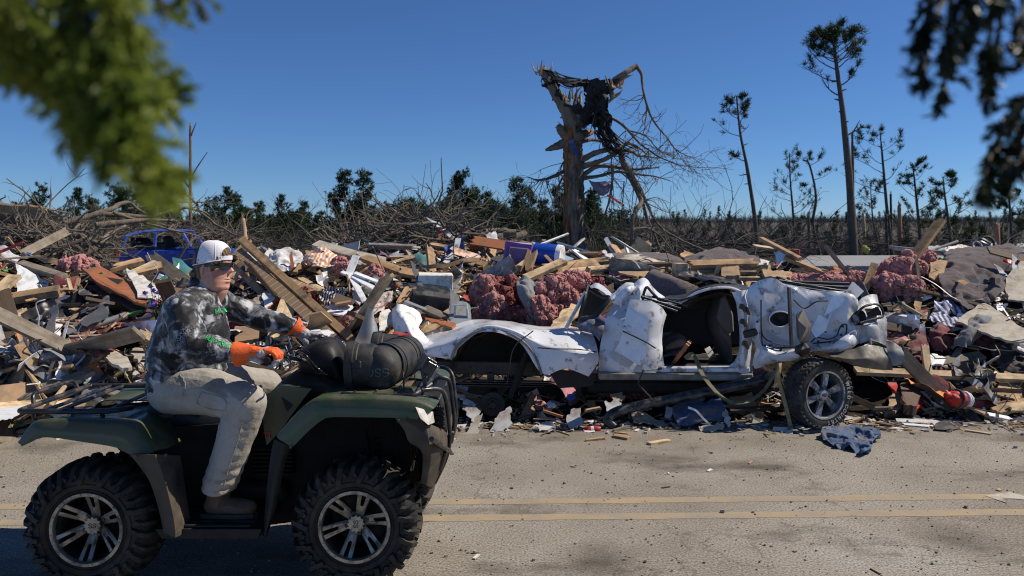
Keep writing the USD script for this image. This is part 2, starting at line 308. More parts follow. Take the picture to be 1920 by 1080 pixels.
# trees
bark = mat('bark',(.055,.043,.034),.95,.4,6,(1,1,.25),bump=.8,bscale=14,bdist=.03,world=True)
bark_grey = mat('bark_grey',(.135,.105,.078),.95,.35,7,(1,1,.2),bump=.8,bscale=16,bdist=.03,world=True)
twig_mat = mat('twig',(.12,.098,.075),.95,.3,3,world=True)
twig_far = mat('twig_far',(.052,.042,.035),.95,.3,.5,world=True)
raw_wood = mat('raw_wood',(.36,.23,.125),.8,.3,10,(1,1,.15),world=True)
stripped = mat('stripped_wood',(.21,.105,.055),.85,.4,9,(1,1,.12),bump=.4,bscale=20,world=True)
needle = leafmat('pine_needle',(.018,.034,.012),(.045,.07,.024),.6,.25)
needle_far = leafmat('far_needle',(.018,.038,.014),(.042,.068,.024),.15,.15)
def tufts(C,D,n,L,w,rng,spread=1.0):
    C = np.repeat(np.asarray(C),n,0); D = np.repeat(np.asarray(D),n,0)
    d = rng.normal(size=C.shape) * spread + D * 1.1; d /= np.linalg.norm(d,axis=1,keepdims=True)
    s = np.cross(d,rng.normal(size=C.shape)); s /= np.linalg.norm(s,axis=1,keepdims=True)
    l = L * rng.uniform(.6,1.15,(len(C),1)); a = C + rng.normal(size=C.shape) * L * .12
    v = np.stack([a - s * w,a + s * w,a + d * l + s * w * .4,a + d * l - s * w * .4],1).reshape(-1,3); k = np.arange(len(C))[:,None] * 4
    return trimesh.Trimesh(v,np.vstack([k + [0,1,2],k + [0,2,3]]),process=False)
def limb_path(p,dirv,L,up,rng,m=7,wob=.12):
    pts = [np.array(p,float)]; d = np.array(dirv,float); d /= np.linalg.norm(d)
    for k in range(m):
        d = d + np.array([0,0,up / m]) + rng.normal(size=3) * wob; d /= np.linalg.norm(d); pts.append(pts[-1] + d * L / m)
    return np.array(pts)
def pine(pts,r0,r1,limbs,seed,tuft=(16,.24,.016),per=6,top_tufts=10,name='pine_tree',label='',group=None,stubs=6,nm=needle,bk=bark):
    rng = np.random.default_rng(seed)
    T = spline(pts,26); rad = np.linspace(r0,r1,26)
    wood = [tube(T,rad,8,rough=.08,seed=seed)]; C,D = [],[]
    def twigs(P,r,lev,tf):
        m = len(P)
        for _ in range(per if lev == 0 else 2):
            i = rng.integers(m // 3,m - 1); d = P[i + 1] - P[i] if i + 1 < m else P[i] - P[i - 1]; d = d / np.linalg.norm(d) + rng.normal(size=3) * .55; d[2] += .25
            Q = limb_path(P[i],d,np.linalg.norm(P[-1] - P[0]) * rng.uniform(.2,.42),.6,rng,4)
            wood.append(tube(Q,np.linspace(r * .5,r * .2,5),3,False))
            if tf and rng.random() < tf:
                C.append(Q[-1]); D.append(Q[-1] - Q[-2])
                if rng.random() < .6: C.append(Q[-2]); D.append(Q[-1] - Q[-2])
            if lev == 0 and rng.random() < .5: twigs(Q,r * .5,1,tf)
        if tf and rng.random() < tf: C.append(P[-1]); D.append(P[-1] - P[-2])
    for t,az,L,up,tf in limbs:
        p = np.array([np.interp(t * 25,np.arange(26),T[:,k]) for k in range(3)]); a = math.radians(az)
        P = limb_path(p,(math.cos(a),math.sin(a),.25),L,up,rng,7,.09); r = max(.35 * np.interp(t * 25,np.arange(26),rad),.012)
        wood.append(tube(P,np.linspace(r,r * .3,8),5,False)); twigs(P,r * .6,0,tf)
    for _ in range(stubs):
        t = rng.uniform(.15,.8); p = T[int(t * 25)]; a = rng.uniform(0,6.28)
        P = limb_path(p,(math.cos(a),math.sin(a),.2),rng.uniform(.15,.45),0,rng,3); wood.append(tube(P,np.linspace(r0 * .22,r0 * .1,4),4))
    for _ in range(top_tufts):
        i = rng.integers(21,26); C.append(T[i] + rng.normal(size=3) * .12); D.append(np.array([0,0,1.]) + rng.normal(size=3) * .5)
    b = T[0]; x = thing(name,label,'tree',b,group)
    put('trunk',wood,bk,x,smooth=True)
    if C:
        D = np.array(D); D /= np.linalg.norm(D,axis=1,keepdims=True); put('crown',tufts(C,D,tuft[0],tuft[1],tuft[2],rng),nm,x)
    return x
def auto_limbs(rng,t0,t1,n,L0,L1,up=.8,tf=.8): return [(t,rng.uniform(0,360),L0 + (L1 - L0) * (t - t0) / max(t1 - t0,.01) * rng.uniform(.8,1.2),up,tf) for t in np.linspace(t0,t1,n)]
rg = np.random.default_rng(5)
def trunk_pts(pp,d): return [at(a,b,d + k * .1) for k,(a,b) in enumerate(pp)]
def sink(p,extra=1.0):
    q = p[0].copy(); q[2] = min(q[2] - .3,float(ground_z(q[0],q[1])) - .1); return [q] + p
pine(sink(trunk_pts([(1601,478),(1592,330),(1580,210),(1568,120),(1562,62)],40)),.26,.05,
     [(.52,10,1.0,.8,0),(.66,170,1.6,.9,.4),(.7,350,1.4,.9,.7),(.72,185,1.9,1,.6),(.77,175,2.2,.9,.8),(.78,20,1.5,.9,.8)] + auto_limbs(rg,.8,.98,22,1.7,.8,.9,.95),3,(13,.28,.012),6,22,
     label='tall slim pine with a tufted top standing behind the concrete slab',stubs=12)
pine(sink(trunk_pts([(1421,468),(1414,400),(1400,310),(1388,250),(1381,180)],32)),.125,.03,
     [(.16,170,1.0,.8,.6),(.62,175,.75,.6,.5),(.78,165,1.25,.9,.3),(.8,10,.5,1.2,.2),(.86,30,.9,1.3,.8),(.88,150,.8,1.1,.8),(.9,60,.8,1.4,.9),(.93,200,.7,1.2,.9),(.95,300,.55,1.2,.9)],9,(12,.2,.012),5,8,
     label='thin leaning pine with a sparse lopsided top right of the broken tree')
pine(sink(trunk_pts([(1490,472),(1487,400),(1482,340),(1480,288)],52)),.12,.03,auto_limbs(rg,.4,.96,13,2.6,.7,.8,.75),12,(6,.24,.014),6,5,label='small open pine with fine upswept branches, left of the bent one')
pine(sink(trunk_pts([(1536,474),(1524,420),(1530,370),(1518,310),(1505,300)],50)),.13,.04,[(.6,160,1.0,.6,.8),(.7,20,1.4,.5,.8),(.8,350,1.4,.7,.9),(.85,180,.9,.8,.9),(.9,30,.8,.8,.9),(.4,200,.8,.3,.6)],13,(9,.25,.014),5,4,label='small crooked pine bent twice along its stem, behind the slab')
pine(sink(trunk_pts([(1672,476),(1662,380),(1655,300),(1650,246)],46)),.15,.03,[(.55,185,2.6,.5,.6),(.62,10,1.3,1.3,.4),(.66,175,2.2,.7,.7),(.72,185,2.0,.8,.9),(.74,5,1.4,1.4,.6),(.82,20,1.5,1.1,.8),(.85,170,1.6,.8,.9),(.92,160,1.0,1.0,.9),(.95,30,.7,1.0,.9)],14,(10,.24,.013),6,4,label='slender pine with long sideways limbs just right of the tall pine')
pine(sink(trunk_pts([(1728,474),(1722,410),(1716,350),(1711,306)],44)),.13,.03,auto_limbs(rg,.36,.96,13,1.9,.6,1.1,.9),15,(11,.21,.013),5,5,label='bushy young pine with round needle tufts, second from the hanging bough')
pine(sink(trunk_pts([(1784,472),(1779,420),(1772,370),(1768,332)],42)),.12,.03,auto_limbs(rg,.2,.96,14,1.8,.6,1.0,.95),16,(13,.22,.013),5,5,label='short dense young pine nearest the hanging bough')
pine(sink(trunk_pts([(1898,476),(1894,400),(1890,340)],44)),.12,.03,auto_limbs(rg,.35,.96,14,1.9,.8,.9,.9),17,(14,.22,.015),6,6,label='pine at the right edge of the view under the hanging bough')
pine(sink(trunk_pts([(1755,470),(1748,430),(1738,395)],48)),.08,.03,auto_limbs(rg,.3,.96,7,1.2,.5,1.0,.6),18,(12,.22,.015),4,3,label='thin half-hidden pine between the two bushy young pines')
pine(sink(trunk_pts([(1650,470),(1638,420),(1634,380),(1632,345)],48)),.08,.02,auto_limbs(rg,.45,.96,10,1.7,.6,.8,.6),19,(8,.22,.014),6,3,label='wispy small pine between the tall pine and the long-limbed one')
def snag(pp,d,r0,r1,label,mt=bark,side=(),seed=0):
    P = sink(trunk_pts(pp,d)); rng = np.random.default_rng(seed); T = spline(P,14); x = thing('dead_tree',label,'tree',T[0])
    put('trunk',tube(T,np.linspace(r0,r1,14),7,rough=.12,seed=seed),mt,x,smooth=True)
    top = T[-1]; sp = [tube([top + rng.normal(size=3) * r1 * .4,top + V(rng.normal() * r1,0,rng.uniform(.2,.6) * max(r0,.1) * 4)],[r1 * .5,.004],4) for _ in range(4)]
    put('splintered_tip',sp,raw_wood,x)
    for s in side: put('branch',tube(spline([at(a,b,d + .1) for a,b in s],8),np.linspace(r1 * .8,r1 * .3,8),5),mt,x,smooth=True)
    return x
snag([(357,470),(357,380),(357,300),(357,236)],30,.075,.045,'thin bare reddish pole of a dead tree with two side twigs, behind the blue car',mat('bark_red',(.17,.09,.055),.9,.3,8,world=True),[[(357,335),(372,310),(389,285)],[(357,355),(345,340),(337,318)],[(357,350),(350,345),(345,330)],[(358,255),(364,240),(368,230)]],1)
snag([(1622,470),(1602,430),(1599,300),(1598,252)],41,.09,.06,'bare snapped stem standing close behind the tall pine',bark,[[(1598,250),(1604,240),(1612,226)]],2)
snag([(1688,476),(1687,430),(1686,385)],44,.17,.09,'broken reddish snag with a pointed top between the pines',stripped,(),3)
snag([(1664,476),(1662,430),(1661,405)],45,.1,.08,'dark snapped trunk stump left of the reddish snag',bark,(),4)
snag([(1870,462),(1869,440),(1868,420)],36,.14,.12,'short brown broken post-like trunk behind the mauve carpet',stripped,(),5)
snag([(1672,474),(1671,420),(1670,364)],46,.08,.06,'dark bare snag just right of the long-limbed pine',bark,(),6)
snag([(1622,474),(1620,430),(1618,400)],45,.1,.08,'stripped snapped trunk right beside the tall pine foot',raw_wood,(),7)
snag([(1517,474),(1517,440),(1516,405)],47,.1,.08,'short dark broken trunk left of the crooked pine',bark,(),8)
snag([(460,466),(458,435),(455,410)],26,.1,.07,'pale split stump standing behind the cap of the rider',raw_wood,(),9)
snag([(673,440),(673,425),(672,410)],60,.15,.1,'distant broken reddish trunk left of the brush heap',stripped,(),10)
def bare_wood(rng,h,n=3,levels=3,r0=None,lean=.1,spread=.55):
    out = []; r0 = r0 or h * .014
    def grow(p,d,L,r,lev):
        P = limb_path(p,d,L,.25,rng,4,.1); out.append(tube(P,np.linspace(r,r * .55,5),5 if lev == levels else 3,False))
        if lev == 0: return
        for k in range(n + (lev == levels)):
            i = rng.integers(1,5); dd = P[i] - P[i - 1]; dd = dd / np.linalg.norm(dd) + rng.normal(size=3) * spread; dd[2] = abs(dd[2]) * .8 + .15
            grow(P[i],dd,L * rng.uniform(.42,.65),r * .5,lev - 1)
    grow(V(0,0,0),(rng.normal() * lean,rng.normal() * lean,1),h * .6,r0,levels)
    return out
def far_pine_parts(rng,h,dense):
    T = limb_path((0,0,-1),(rng.normal() * .04,rng.normal() * .04,1),h + 1,0,rng,8,.03); w = [tube(T,np.linspace(h * .016,h * .004,9),6,False)]; C,D = [],[]
    for t in np.linspace(.45,.98,15):
        for _ in range(2):
            i = int(t * 8); p = T[i] + (T[min(i + 1,8)] - T[i]) * (t * 8 - i); a = rng.uniform(0,6.28); L = h * .2 * (1.15 - t) + h * .05
            P = limb_path(p,(math.cos(a),math.sin(a),.3),L * rng.uniform(.6,1.2),.7,rng,4,.12); w.append(tube(P,np.linspace(h * .004,h * .0015,5),3,False))
            for q in P[2:]:
                for _ in range(dense): C.append(q + rng.normal(size=3) * h * .018); D.append((0,0,.6))
    return w,tufts(C,np.array(D,float),10,h * .038,h * .0045,rng)
protos = []
rp = np.random.default_rng(40)
tree_labels = [
    (70,350,75,0),(30,385,80,1),(140,360,78,1),(168,372,72,0),(204,350,76,0),(236,366,82,1),(292,344,74,2),(268,360,80,0),(318,358,80,1),(384,372,70,2),(400,378,84,0),(424,358,72,1),(446,384,74,0),
    (497,382,74,2),(530,372,78,1),(554,360,74,3),(600,402,90,3),(636,388,85,4),(560,402,90,0),(475,400,92,2),(782,384,120,0),(842,398,120,1),(893,400,125,0),(916,410,120,2),(742,408,120,1),(815,412,130,0),(962,404,125,1),(1010,408,120,0),(985,380,60,3),(1105,385,60,4),(1130,410,120,2),(1030,402,130,1),(660,408,110,0),(700,415,115,2)]
desc = ['small dark pine of the treeline','broad ragged pine of the treeline','sparse high-crowned pine of the treeline','bare leafless tree of the treeline','thin tree of the treeline with a tufted bare crown']
first = {}
def place_words(px):
    marks = [(0,60,'at the left edge of the view'),(60,110,'above the splintered log'),(110,215,'left of the blue car'),(215,330,'above the blue car'),(330,410,'by the thin reddish pole'),(410,480,'behind the cap of the rider'),(480,580,'above the white cloth bundle'),(580,720,'left of the brush heap'),(720,870,'behind the brush heap'),(870,1000,'behind the purple tub'),(1000,1060,'just left of the broken tree'),(1060,1300,'just right of the broken tree')]
    return next(w for a,b,w in marks if a <= px < b)
seen = {}
for px,py,d,k in tree_labels:
    p = at(px,py,d); gz0 = float(ground_z(p[0],p[1])); h = p[2] - gz0
    key = (desc[k],place_words(px)); seen[key] = seen.get(key,0) + 1
    lab = f'{desc[k]} {place_words(px)}' + ('' if seen[key] == 1 else [', the farther one',', the farthest one'][seen[key] - 2])
    if k not in first:
        rng = np.random.default_rng(60 + k); x = thing('treeline_tree',lab,'tree',(p[0],p[1],gz0),'trees of the left treeline')
        H = h
        if k < 3: w,c = far_pine_parts(rng,H,[2,3,1][k])
        else:
            w = bare_wood(rng,H,3 if k == 3 else 3,4,None,.03,.5); c = None
            zmax = max(m.vertices[:,2].max() for m in w); w = [trimesh.Trimesh(m.vertices * H / zmax,m.faces,process=False) for m in w]
        put('trunk',w,bark if k < 3 else twig_far,x,world=False,smooth=True)
        if c is not None: put('crown',c,needle_far,x,world=False)
        if k == 4:
            e = np.array([m.vertices[-1] for m in w if m.vertices[-1][2] > H * .75]); put('crown',tufts(e,np.tile([0,0,.5],(len(e),1)),6,.3,.03,rng),needle_far,x,world=False)
        first[k] = (x,H)
    else:
        x0,H = first[k]; y = copy_of(x0,'treeline_tree',(p[0],p[1],gz0),rp.uniform(0,6.28),h / H,lab)
def instancer(name,protos,pos,idx,rotz,scale,label,cat):
    pi = UsdGeom.PointInstancer.Define(stage,'/World/' + name); keys(pi.GetPrim(),label,cat,None,'stuff')
    paths = []
    for i,parts in enumerate(protos):
        x = UsdGeom.Xform.Define(stage,f'/World/{name}/kind_{i:03d}')
        for nm,me,mt in parts: put(nm,me,mt,x,world=False)
        paths.append(x.GetPath())
    pi.CreatePrototypesRel().SetTargets(paths); pi.CreatePositionsAttr(Vt.Vec3fArray.FromNumpy(np.asarray(pos,np.float32))); pi.CreateProtoIndicesAttr(Vt.IntArray.FromNumpy(np.asarray(idx,np.int32)))
    pi.CreateOrientationsAttr(Vt.QuathArray([Gf.Quath(math.cos(a / 2),0,0,math.sin(a / 2)) for a in rotz])); pi.CreateScalesAttr(Vt.Vec3fArray.FromNumpy(np.repeat(np.asarray(scale,np.float32)[:,None],3,1)))
rw = np.random.default_rng(77)
protos = []
for s in range(4): protos.append([('trunk',bare_wood(rw,8,4,3,.12,.08,.6),twig_far)])
for s in range(3):
    w,c = far_pine_parts(rw,11,3); protos.append([('trunk',w,bark),('crown',c,needle_far)])
pos,idx,sc = [],[],[]
while len(pos) < 8000:
    y = rw.uniform(62,300) if rw.random() < .45 else rw.uniform(200,900); x = rw.uniform(-.7,.7) * y; px = 960 + x / y * FOC
    if y < 75 and px > 1150: continue
    if px < 640 and y < 240 and rw.random() < .85: continue
    pinep = .62 if px < 1150 and y < 200 else (.05 if px > 1200 and y < 520 else .03 if px > 1200 else .3)
    k = rw.integers(4,7) if rw.random() < pinep else rw.integers(0,4)
    s = rw.uniform(.6,1.1) * (1 if k >= 4 else .95)
    if px > 1150 and y < 170: s *= .62
    if y < 120: s *= .62
    pos.append((x,y,float(ground_z(x,y)) - .2)); idx.append(k); sc.append(s)
for _ in range(2600):
    y = rw.uniform(420,900); x = rw.uniform(.02,.7) * y; k = rw.integers(4,7) if rw.random() < .06 else rw.integers(0,4); pos.append((x,y,float(ground_z(x,y)) - .3)); idx.append(k); sc.append(rw.uniform(.55,.85) * (.5 if k > 3 else 1))
instancer('far_woods',protos,pos,idx,rw.uniform(0,6.28,len(pos)),sc,'far mass of bare brown woods and dark pines on the hills','woods')
pos,idx,sc = [],[],[]
for s in range(2600):
    y = rw.uniform(40,110); x = rw.uniform(-.7,.7) * y; px = 960 + x / y * FOC
    if px < 640 and rw.random() < .4: continue
    pos.append((x,y,float(ground_z(x,y)) - .1)); idx.append(rw.integers(0,3)); sc.append(rw.uniform(.4,1.0) * (.6 if px > 1150 else .5))
brush = [[('stem',bare_wood(rw,4,4,3,.035,.5,.7),twig_far if s else twig_mat)] for s in range(3)]
instancer('far_brush',brush,pos,idx,rw.uniform(0,6.28,len(pos)),sc,'grey-brown tangle of snapped saplings in the hollow behind the heap','brush')
# quad bike
olive = mat('olive_paint',(.038,.058,.022),.38,.2,3,spec=.45,bump=.08,bscale=60,dirt=.25,dirtcol=(.075,.068,.045),dscale=9,coat=.25,world=True)
black_plastic = mat('black_plastic',(.006,.006,.007),.5,.3,8,spec=.3,bump=.15,bscale=120,dirt=.12,dirtcol=(.03,.027,.022),dscale=6,world=True)
muddy_plastic = mat('muddy_plastic',(.014,.014,.015),.5,.3,8,bump=.15,bscale=90,dirt=.5,dirtcol=(.075,.053,.03),dscale=7,world=True)
black_steel = mat('black_steel',(.012,.012,.013),.3,.3,8,spec=.6,dirt=.12,dirtcol=(.07,.06,.05),dscale=12,world=True)
rubber = mat('tyre_rubber',(.008,.008,.0075),.62,.3,9,spec=.35,bump=.2,bscale=90,dirt=.25,dirtcol=(.05,.04,.028),dscale=7)
machined = mat('machined_alloy',(.36,.33,.28),.38,.2,12,metal=.85,dirt=.25,dirtcol=(.12,.09,.06),dscale=14)
rim_black = mat('rim_black',(.012,.012,.012),.35,.3,8,dirt=.2,dirtcol=(.06,.045,.03),dscale=10)
seat_vinyl = mat('seat_vinyl',(.012,.013,.017),.42,.2,10,bump=.2,bscale=150,world=True)
dark_metal = mat('dark_metal',(.005,.0045,.004),.7,.5,14,spec=.2,dirt=.2,dirtcol=(.02,.014,.009),dscale=8,world=True)
lens_mat = mat('lamp_lens',(.55,.52,.45),.25,.25,30,coat=.6,dirt=.2,dirtcol=(.3,.25,.18),world=True)
red_print = mat('red_print',(.35,.02,.012),.5,.1)
ax = lambda px,py,d=4.0: at(px,py,d)
atv = thing('quad_bike','dark olive green quad bike with black racks, ridden along the road','quad bike',(-1.45,4.52,0))
def tyre_meshes(w,rr=.335,seed=0,pitches=15):
    prof = [(.178,-.40),(.185,-.44),(.215,-.485),(.25,-.5),(.278,-.475),(.296,-.41),(.306,-.28),(.309,0)]
    k = (rr - .026) / .309
    half = [(a * (k if a > .2 else 1),b * w) for a,b in prof]; full = half + [(a,-b) for a,b in half[-2::-1]]
    ms = [lathe(full,72)]
    rings = [(.205,-.478),(.212,-.484)]
    for a,b in ((.200,-.466),(.228,-.492)): ms.append(lathe([(a - .002,b * w),(a,b * w - .004),(a + .003,b * w)],72))
    s_at = np.array([0,.3,.5,.66,.8,1.0]); rs = np.array([.309,.307,.300,.285,.262,.224]) * k; hs = np.array([0,-.27,-.40,-.465,-.495,-.49]) * w
    def surf(s,th,side):
        r,h = np.interp(s,s_at,rs),np.interp(s,s_at,hs) * side; e = .01
        r2,h2 = np.interp(min(s + e,1),s_at,rs),np.interp(min(s + e,1),s_at,hs) * side; r1,h1 = np.interp(max(s - e,0),s_at,rs),np.interp(max(s - e,0),s_at,hs) * side
        tr,th_ = r2 - r1,h2 - h1; L = math.hypot(tr,th_) + 1e-9; nr,nh = -th_ / L * (-side),tr / L * (-side)
        if s < .02: nr,nh = 1.,0.
        if nr < 0 and abs(nr) > abs(nh): nr,nh = -nr,-nh
        if nh * (-side) < 0 and abs(nh) > .05: nr,nh = nr,-nh
        c,sn = math.cos(th),math.sin(th)
        return V(r * c,h,r * sn),V(nr * c,nh,nr * sn)
    rng = np.random.default_rng(seed)
    def lug(path,side,wd,ht):
        pts = []
        for (s0,t0),(s1,t1) in zip(path[:-1],path[1:]):
            for q in np.linspace(0,1,4)[:-1]: pts.append((lerp(s0,s1,q),lerp(t0,t1,q)))
        pts.append(path[-1]); S = [surf(a,b,side) for a,b in pts]; P = np.array([x[0] for x in S]); N = np.array([x[1] for x in S]); T = np.gradient(P,axis=0); T /= np.linalg.norm(T,axis=1,keepdims=True)
        B = np.cross(T,N); B /= np.linalg.norm(B,axis=1,keepdims=True)
        Q = np.stack([P - B * wd - N * .004,P - B * wd * .68 + N * ht,P + B * wd * .68 + N * ht,P + B * wd - N * .004],1); g = grid(np.concatenate([Q,Q[:,:1]],1))
        f = np.vstack([g.faces,[[0,1,2],[0,2,3]],(len(P) - 1) * 5 + np.array([[0,2,1],[0,3,2]])]); return trimesh.Trimesh(g.vertices,f,process=False)
    st = 2 * math.pi / pitches
    for side in (1,-1):
        for i in range(pitches):
            t = i * st + (0 if side == 1 else st / 2)
            ms.append(lug([(.02,t - .10),(.42,t + .01),(.62,t + .01),(.97,t + .10)],side,.017,.024))
            ms.append(lug([(.62,t + .01),(.80,t - .075)],side,.013,.017))
            ms.append(lug([(.15,t + .14),(.5,t + .2),(.66,t + .21),(.86,t + .27)],side,.014,.02))
            ms.append(lug([(.66,t + .21),(.78,t + .155)],side,.011,.015))
    return ms
def rim_meshes(w):
    black,bright,cap,letters = [],[],[],[]
    o = -.47 * w
    black.append(lathe([(.186,o + .012),(.176,o + .006),(.164,o + .03),(.158,o + .08),(.155,.42 * w),(.05,.42 * w),(.0,.42 * w)],60))
    bright.append(lathe([(.184,o + .006),(.183,o - .004),(.168,o - .004),(.163,o + .004),(.163,o + .02)],60))
    for k in range(12):
        a = k * math.pi / 6 + .26; c = trimesh.creation.cylinder(.0042,.006,sections=8); bright.append(moved(c,rot(math.pi / 2),(.1755 * math.cos(a),o - .006,.1755 * math.sin(a))))
    yr = lambda r: np.interp(r,[.03,.06,.15,.17],[-.16 * w,-.18 * w,o + .024,o + .010])
    fork = unary_union([Polygon([(.035,-.021),(.085,-.026),(.166,-.034),(.166,-.012),(.098,-.008),(.09,0),(.098,.008),(.166,.012),(.166,.034),(.085,.026),(.035,.021)])])
    for k in range(6):
        a = k * math.pi / 3 + math.pi / 2
        for lst,t,off in ((bright,.004,0),(black,.026,.0035)):
            m = prism(fork.segmentize(.02),t); v = np.asarray(m.vertices); r = v[:,0]; y = yr(r) + off + (t - v[:,2])
            m = trimesh.Trimesh(np.stack([r * math.cos(a) - v[:,1] * math.sin(a),y,r * math.sin(a) + v[:,1] * math.cos(a)],1),m.faces,process=False); lst.append(m)
    for k in range(4):
        a = k * math.pi / 2 + .6; c = trimesh.creation.cylinder(.008,.02,sections=6); black.append(moved(c,rot(math.pi / 2),(.055 * math.cos(a),-.19 * w,.055 * math.sin(a))))
    sc = [( (.040 + .004 * math.cos(12 * q)) * math.cos(q),(.040 + .004 * math.cos(12 * q)) * math.sin(q)) for q in np.linspace(0,2 * math.pi,72,endpoint=False)]
    m = prism(sc,.022); v = np.asarray(m.vertices); cap.append(trimesh.Trimesh(np.stack([v[:,0],-.19 * w - v[:,2],v[:,1]],1),m.faces,process=False))
    t = meshkit.text_mesh('SS',.024,.0015,True); v = np.asarray(t.vertices); v = v - (v.max(0) + v.min(0)) / 2; letters.append(trimesh.Trimesh(np.stack([v[:,0],-.19 * w - .0225 - v[:,2],v[:,1]],1),t.faces,process=False))
    return black,bright,cap,letters
def wheel(x,y,z,w,rr,flip,spin,seed,steer=0.0,cap_spin=0.0):
    Rm = rot(0,0,steer) @ (rot(0,0,math.pi) if flip else np.eye(3)) @ rot(0,spin,0); loc = (x,y,z); L = lambda ms,extra=None: [moved(m if not isinstance(m,tuple) else m,Rm,loc) for m in ms]
    ty = put('tyre',L(tyre_meshes(w,rr,seed)),rubber,atv,smooth=38)
    b,br,c,le = rim_meshes(w)
    put('rim',L(b),rim_black,ty,smooth=38,world=False) if False else None
    def sub(nm,ms,mt):
        m = cat_(L(ms)); m = trimesh.Trimesh(m.vertices - np.array([-1.45,4.52,0]),m.faces,process=False); put(nm,m,mt,ty,smooth=38,world=False)
    sub('rim',b,rim_black); sub('machined_face',br,machined)
    cs = rot(0,cap_spin,0); sub('centre_cap',[moved(m,cs) for m in c],machined); sub('lettering',[moved(m,cs) for m in le],rim_black)
wheel(-2.115,4.105,.333,.28,.338,False,.10,1,0,-.10); wheel(-.795,4.14,.326,.235,.333,False,.3,2,0,-1.6 - .3)
wheel(-2.115,4.945,.333,.28,.338,True,.4,3); wheel(-.795,4.905,.326,.235,.333,True,.9,4)
YC = 4.52
def mirror(m): return trimesh.Trimesh(np.asarray(m.vertices) * [1,-1,1] + [0,2 * YC,0],np.asarray(m.faces)[:,::-1],process=False)
def fender(up,lo,d0,d1,rise=.035,n=26,t=.006):
    secs = []
    for (a,b),(c,e) in zip(up,lo):
        p,q = at(a,b,d0 + .03),at(c,e,d0)
        inn = V(p[0],d1,p[2] + rise); mid = V(p[0],lerp(d0,d1,.45),p[2] + rise * .75)
        secs.append([inn,mid,V(p[0],d0 + .075,p[2] + rise * .22),p,lerp(p,q,.15) - [0,.012,0],lerp(p,q,.8),q,q + [0,.05,.004]])
    return loft(secs,n,t)
f_up = [(38,828),(52,806),(70,790),(110,786),(160,788),(215,790),(246,795),(268,818),(290,846)]
f_lo = [(40,835),(60,826),(78,818),(112,820),(160,827),(215,836),(236,846),(248,851),(268,858)]
rf = fender(f_up,f_lo,3.985,4.40,-.035); put('rear_fender',rf,olive,atv,smooth=45); put('rear_fender',mirror(rf),olive,atv,smooth=45)
g_up = [(520,818),(556,777),(586,751),(610,746),(660,745),(731,746),(785,752),(816,764)]
g_lo = [(546,838),(581,803),(606,784),(622,780),(665,780),(735,781),(775,783),(782,786)]
ff = fender(g_up,g_lo,3.99,4.40,-.015); put('front_fender',ff,olive,atv,smooth=45); put('front_fender',mirror(ff),olive,atv,smooth=45)
def flare(a,b,c,da,db,dc,t=.006,n=20):
    s = [[at(*p,da),at(*lerp(V(*p),V(*q),.5),da * .4 + db * .6 - .012),at(*q,db),at(*lerp(V(*q),V(*r),.5),db - .004 + (dc - db) * .3),at(*r,dc)] for p,q,r in zip(a,b,c)]
    return loft(s,n,t)
m = flare([(243,852),(258,870),(280,902),(296,950),(307,1000)],[(290,852),(302,880),(315,925),(326,975),(329,1008)],[(338,854),(343,885),(350,930),(357,975),(358,994)],3.985,3.95,4.12)
put('rear_splash_guard',m,muddy_plastic,atv,smooth=40); put('rear_splash_guard',mirror(m),muddy_plastic,atv,smooth=40)
m = flare([(514,824),(508,850),(503,890),(497,950),(492,1004)],[(532,832),(525,860),(515,905),(507,955),(497,1008)],[(547,838),(536,866),(524,920),(514,965),(500,1006)],4.03,3.985,4.02)
put('front_splash_guard',m,black_plastic,atv,smooth=40); put('front_splash_guard',mirror(m),black_plastic,atv,smooth=40)
for a,b in ((255,856),(311,853),(545,838),(747,789),(791,787)):
    p = at(a,b,3.95 if a < 320 else 3.972); put('screw',moved(trimesh.creation.cylinder(.008,.008,sections=10),rot(math.pi / 2),p),black_steel,atv)
m = loft([[at(740,783,3.99),at(760,783,3.985),at(790,785,4.0),at(806,795,4.06),at(832,806,4.24),at(838,812,4.52)],
          [at(758,807,3.99),at(776,803,3.975),at(800,806,3.995),at(818,812,4.07),at(838,818,4.24),at(844,822,4.52)],
          [at(767,829,4.0),at(784,832,3.985),at(806,838,4.0),at(824,838,4.08),at(838,840,4.24),at(842,842,4.52)],
          [at(790,846,4.02),at(796,852,4.01),at(808,856,4.02),at(822,856,4.1),at(834,856,4.25),at(836,858,4.52)],
          [at(792,880,4.06),at(797,884,4.05),at(804,886,4.06),at(812,888,4.12),at(822,890,4.26),at(824,892,4.52)],
          [at(788,905,4.1),at(793,908,4.1),at(799,910,4.1),at(806,911,4.14),at(812,912,4.27),at(814,914,4.52)]],18,.006)
put('front_bumper_cover',cat_([m,mirror(m)]),muddy_plastic,atv,smooth=35)
hl = hull([at(779,763,3.965),at(812,772,4.03),at(815,792,4.04),at(803,797,3.965),at(788,784,3.955),at(781,766,4.15),at(812,774,4.2),at(803,796,4.15)])
put('headlight',hl,lens_mat,atv); put('headlight',mirror(hl),lens_mat,atv)
nose = hull([at(790,740,4.2),at(820,745,4.22),at(833,790,4.24),at(835,812,4.26),at(780,800,4.2),at(760,740,4.25)] + [p * [1,-1,1] + [0,2 * YC,0] for p in (at(790,740,4.2),at(820,745,4.22),at(833,790,4.24),at(835,812,4.26),at(780,800,4.2),at(760,740,4.25))])
put('nose_panel',nose,black_plastic,atv)
gr = []
for k in range(5):
    for j in range(9):
        p = at(815 + k * 4.2,762 + k * .5 + (j % 2) * 3 + (j // 2) * 9,4.19); gr.append(moved(cbox(.012,.02,.012,.003),rot(0,.5,0),p))
put('grille',gr,black_plastic,atv,kind='stuff')
def tb(pts,r=.0115,m=24): return tube(spline([at(*p) for p in pts],m),r,10)
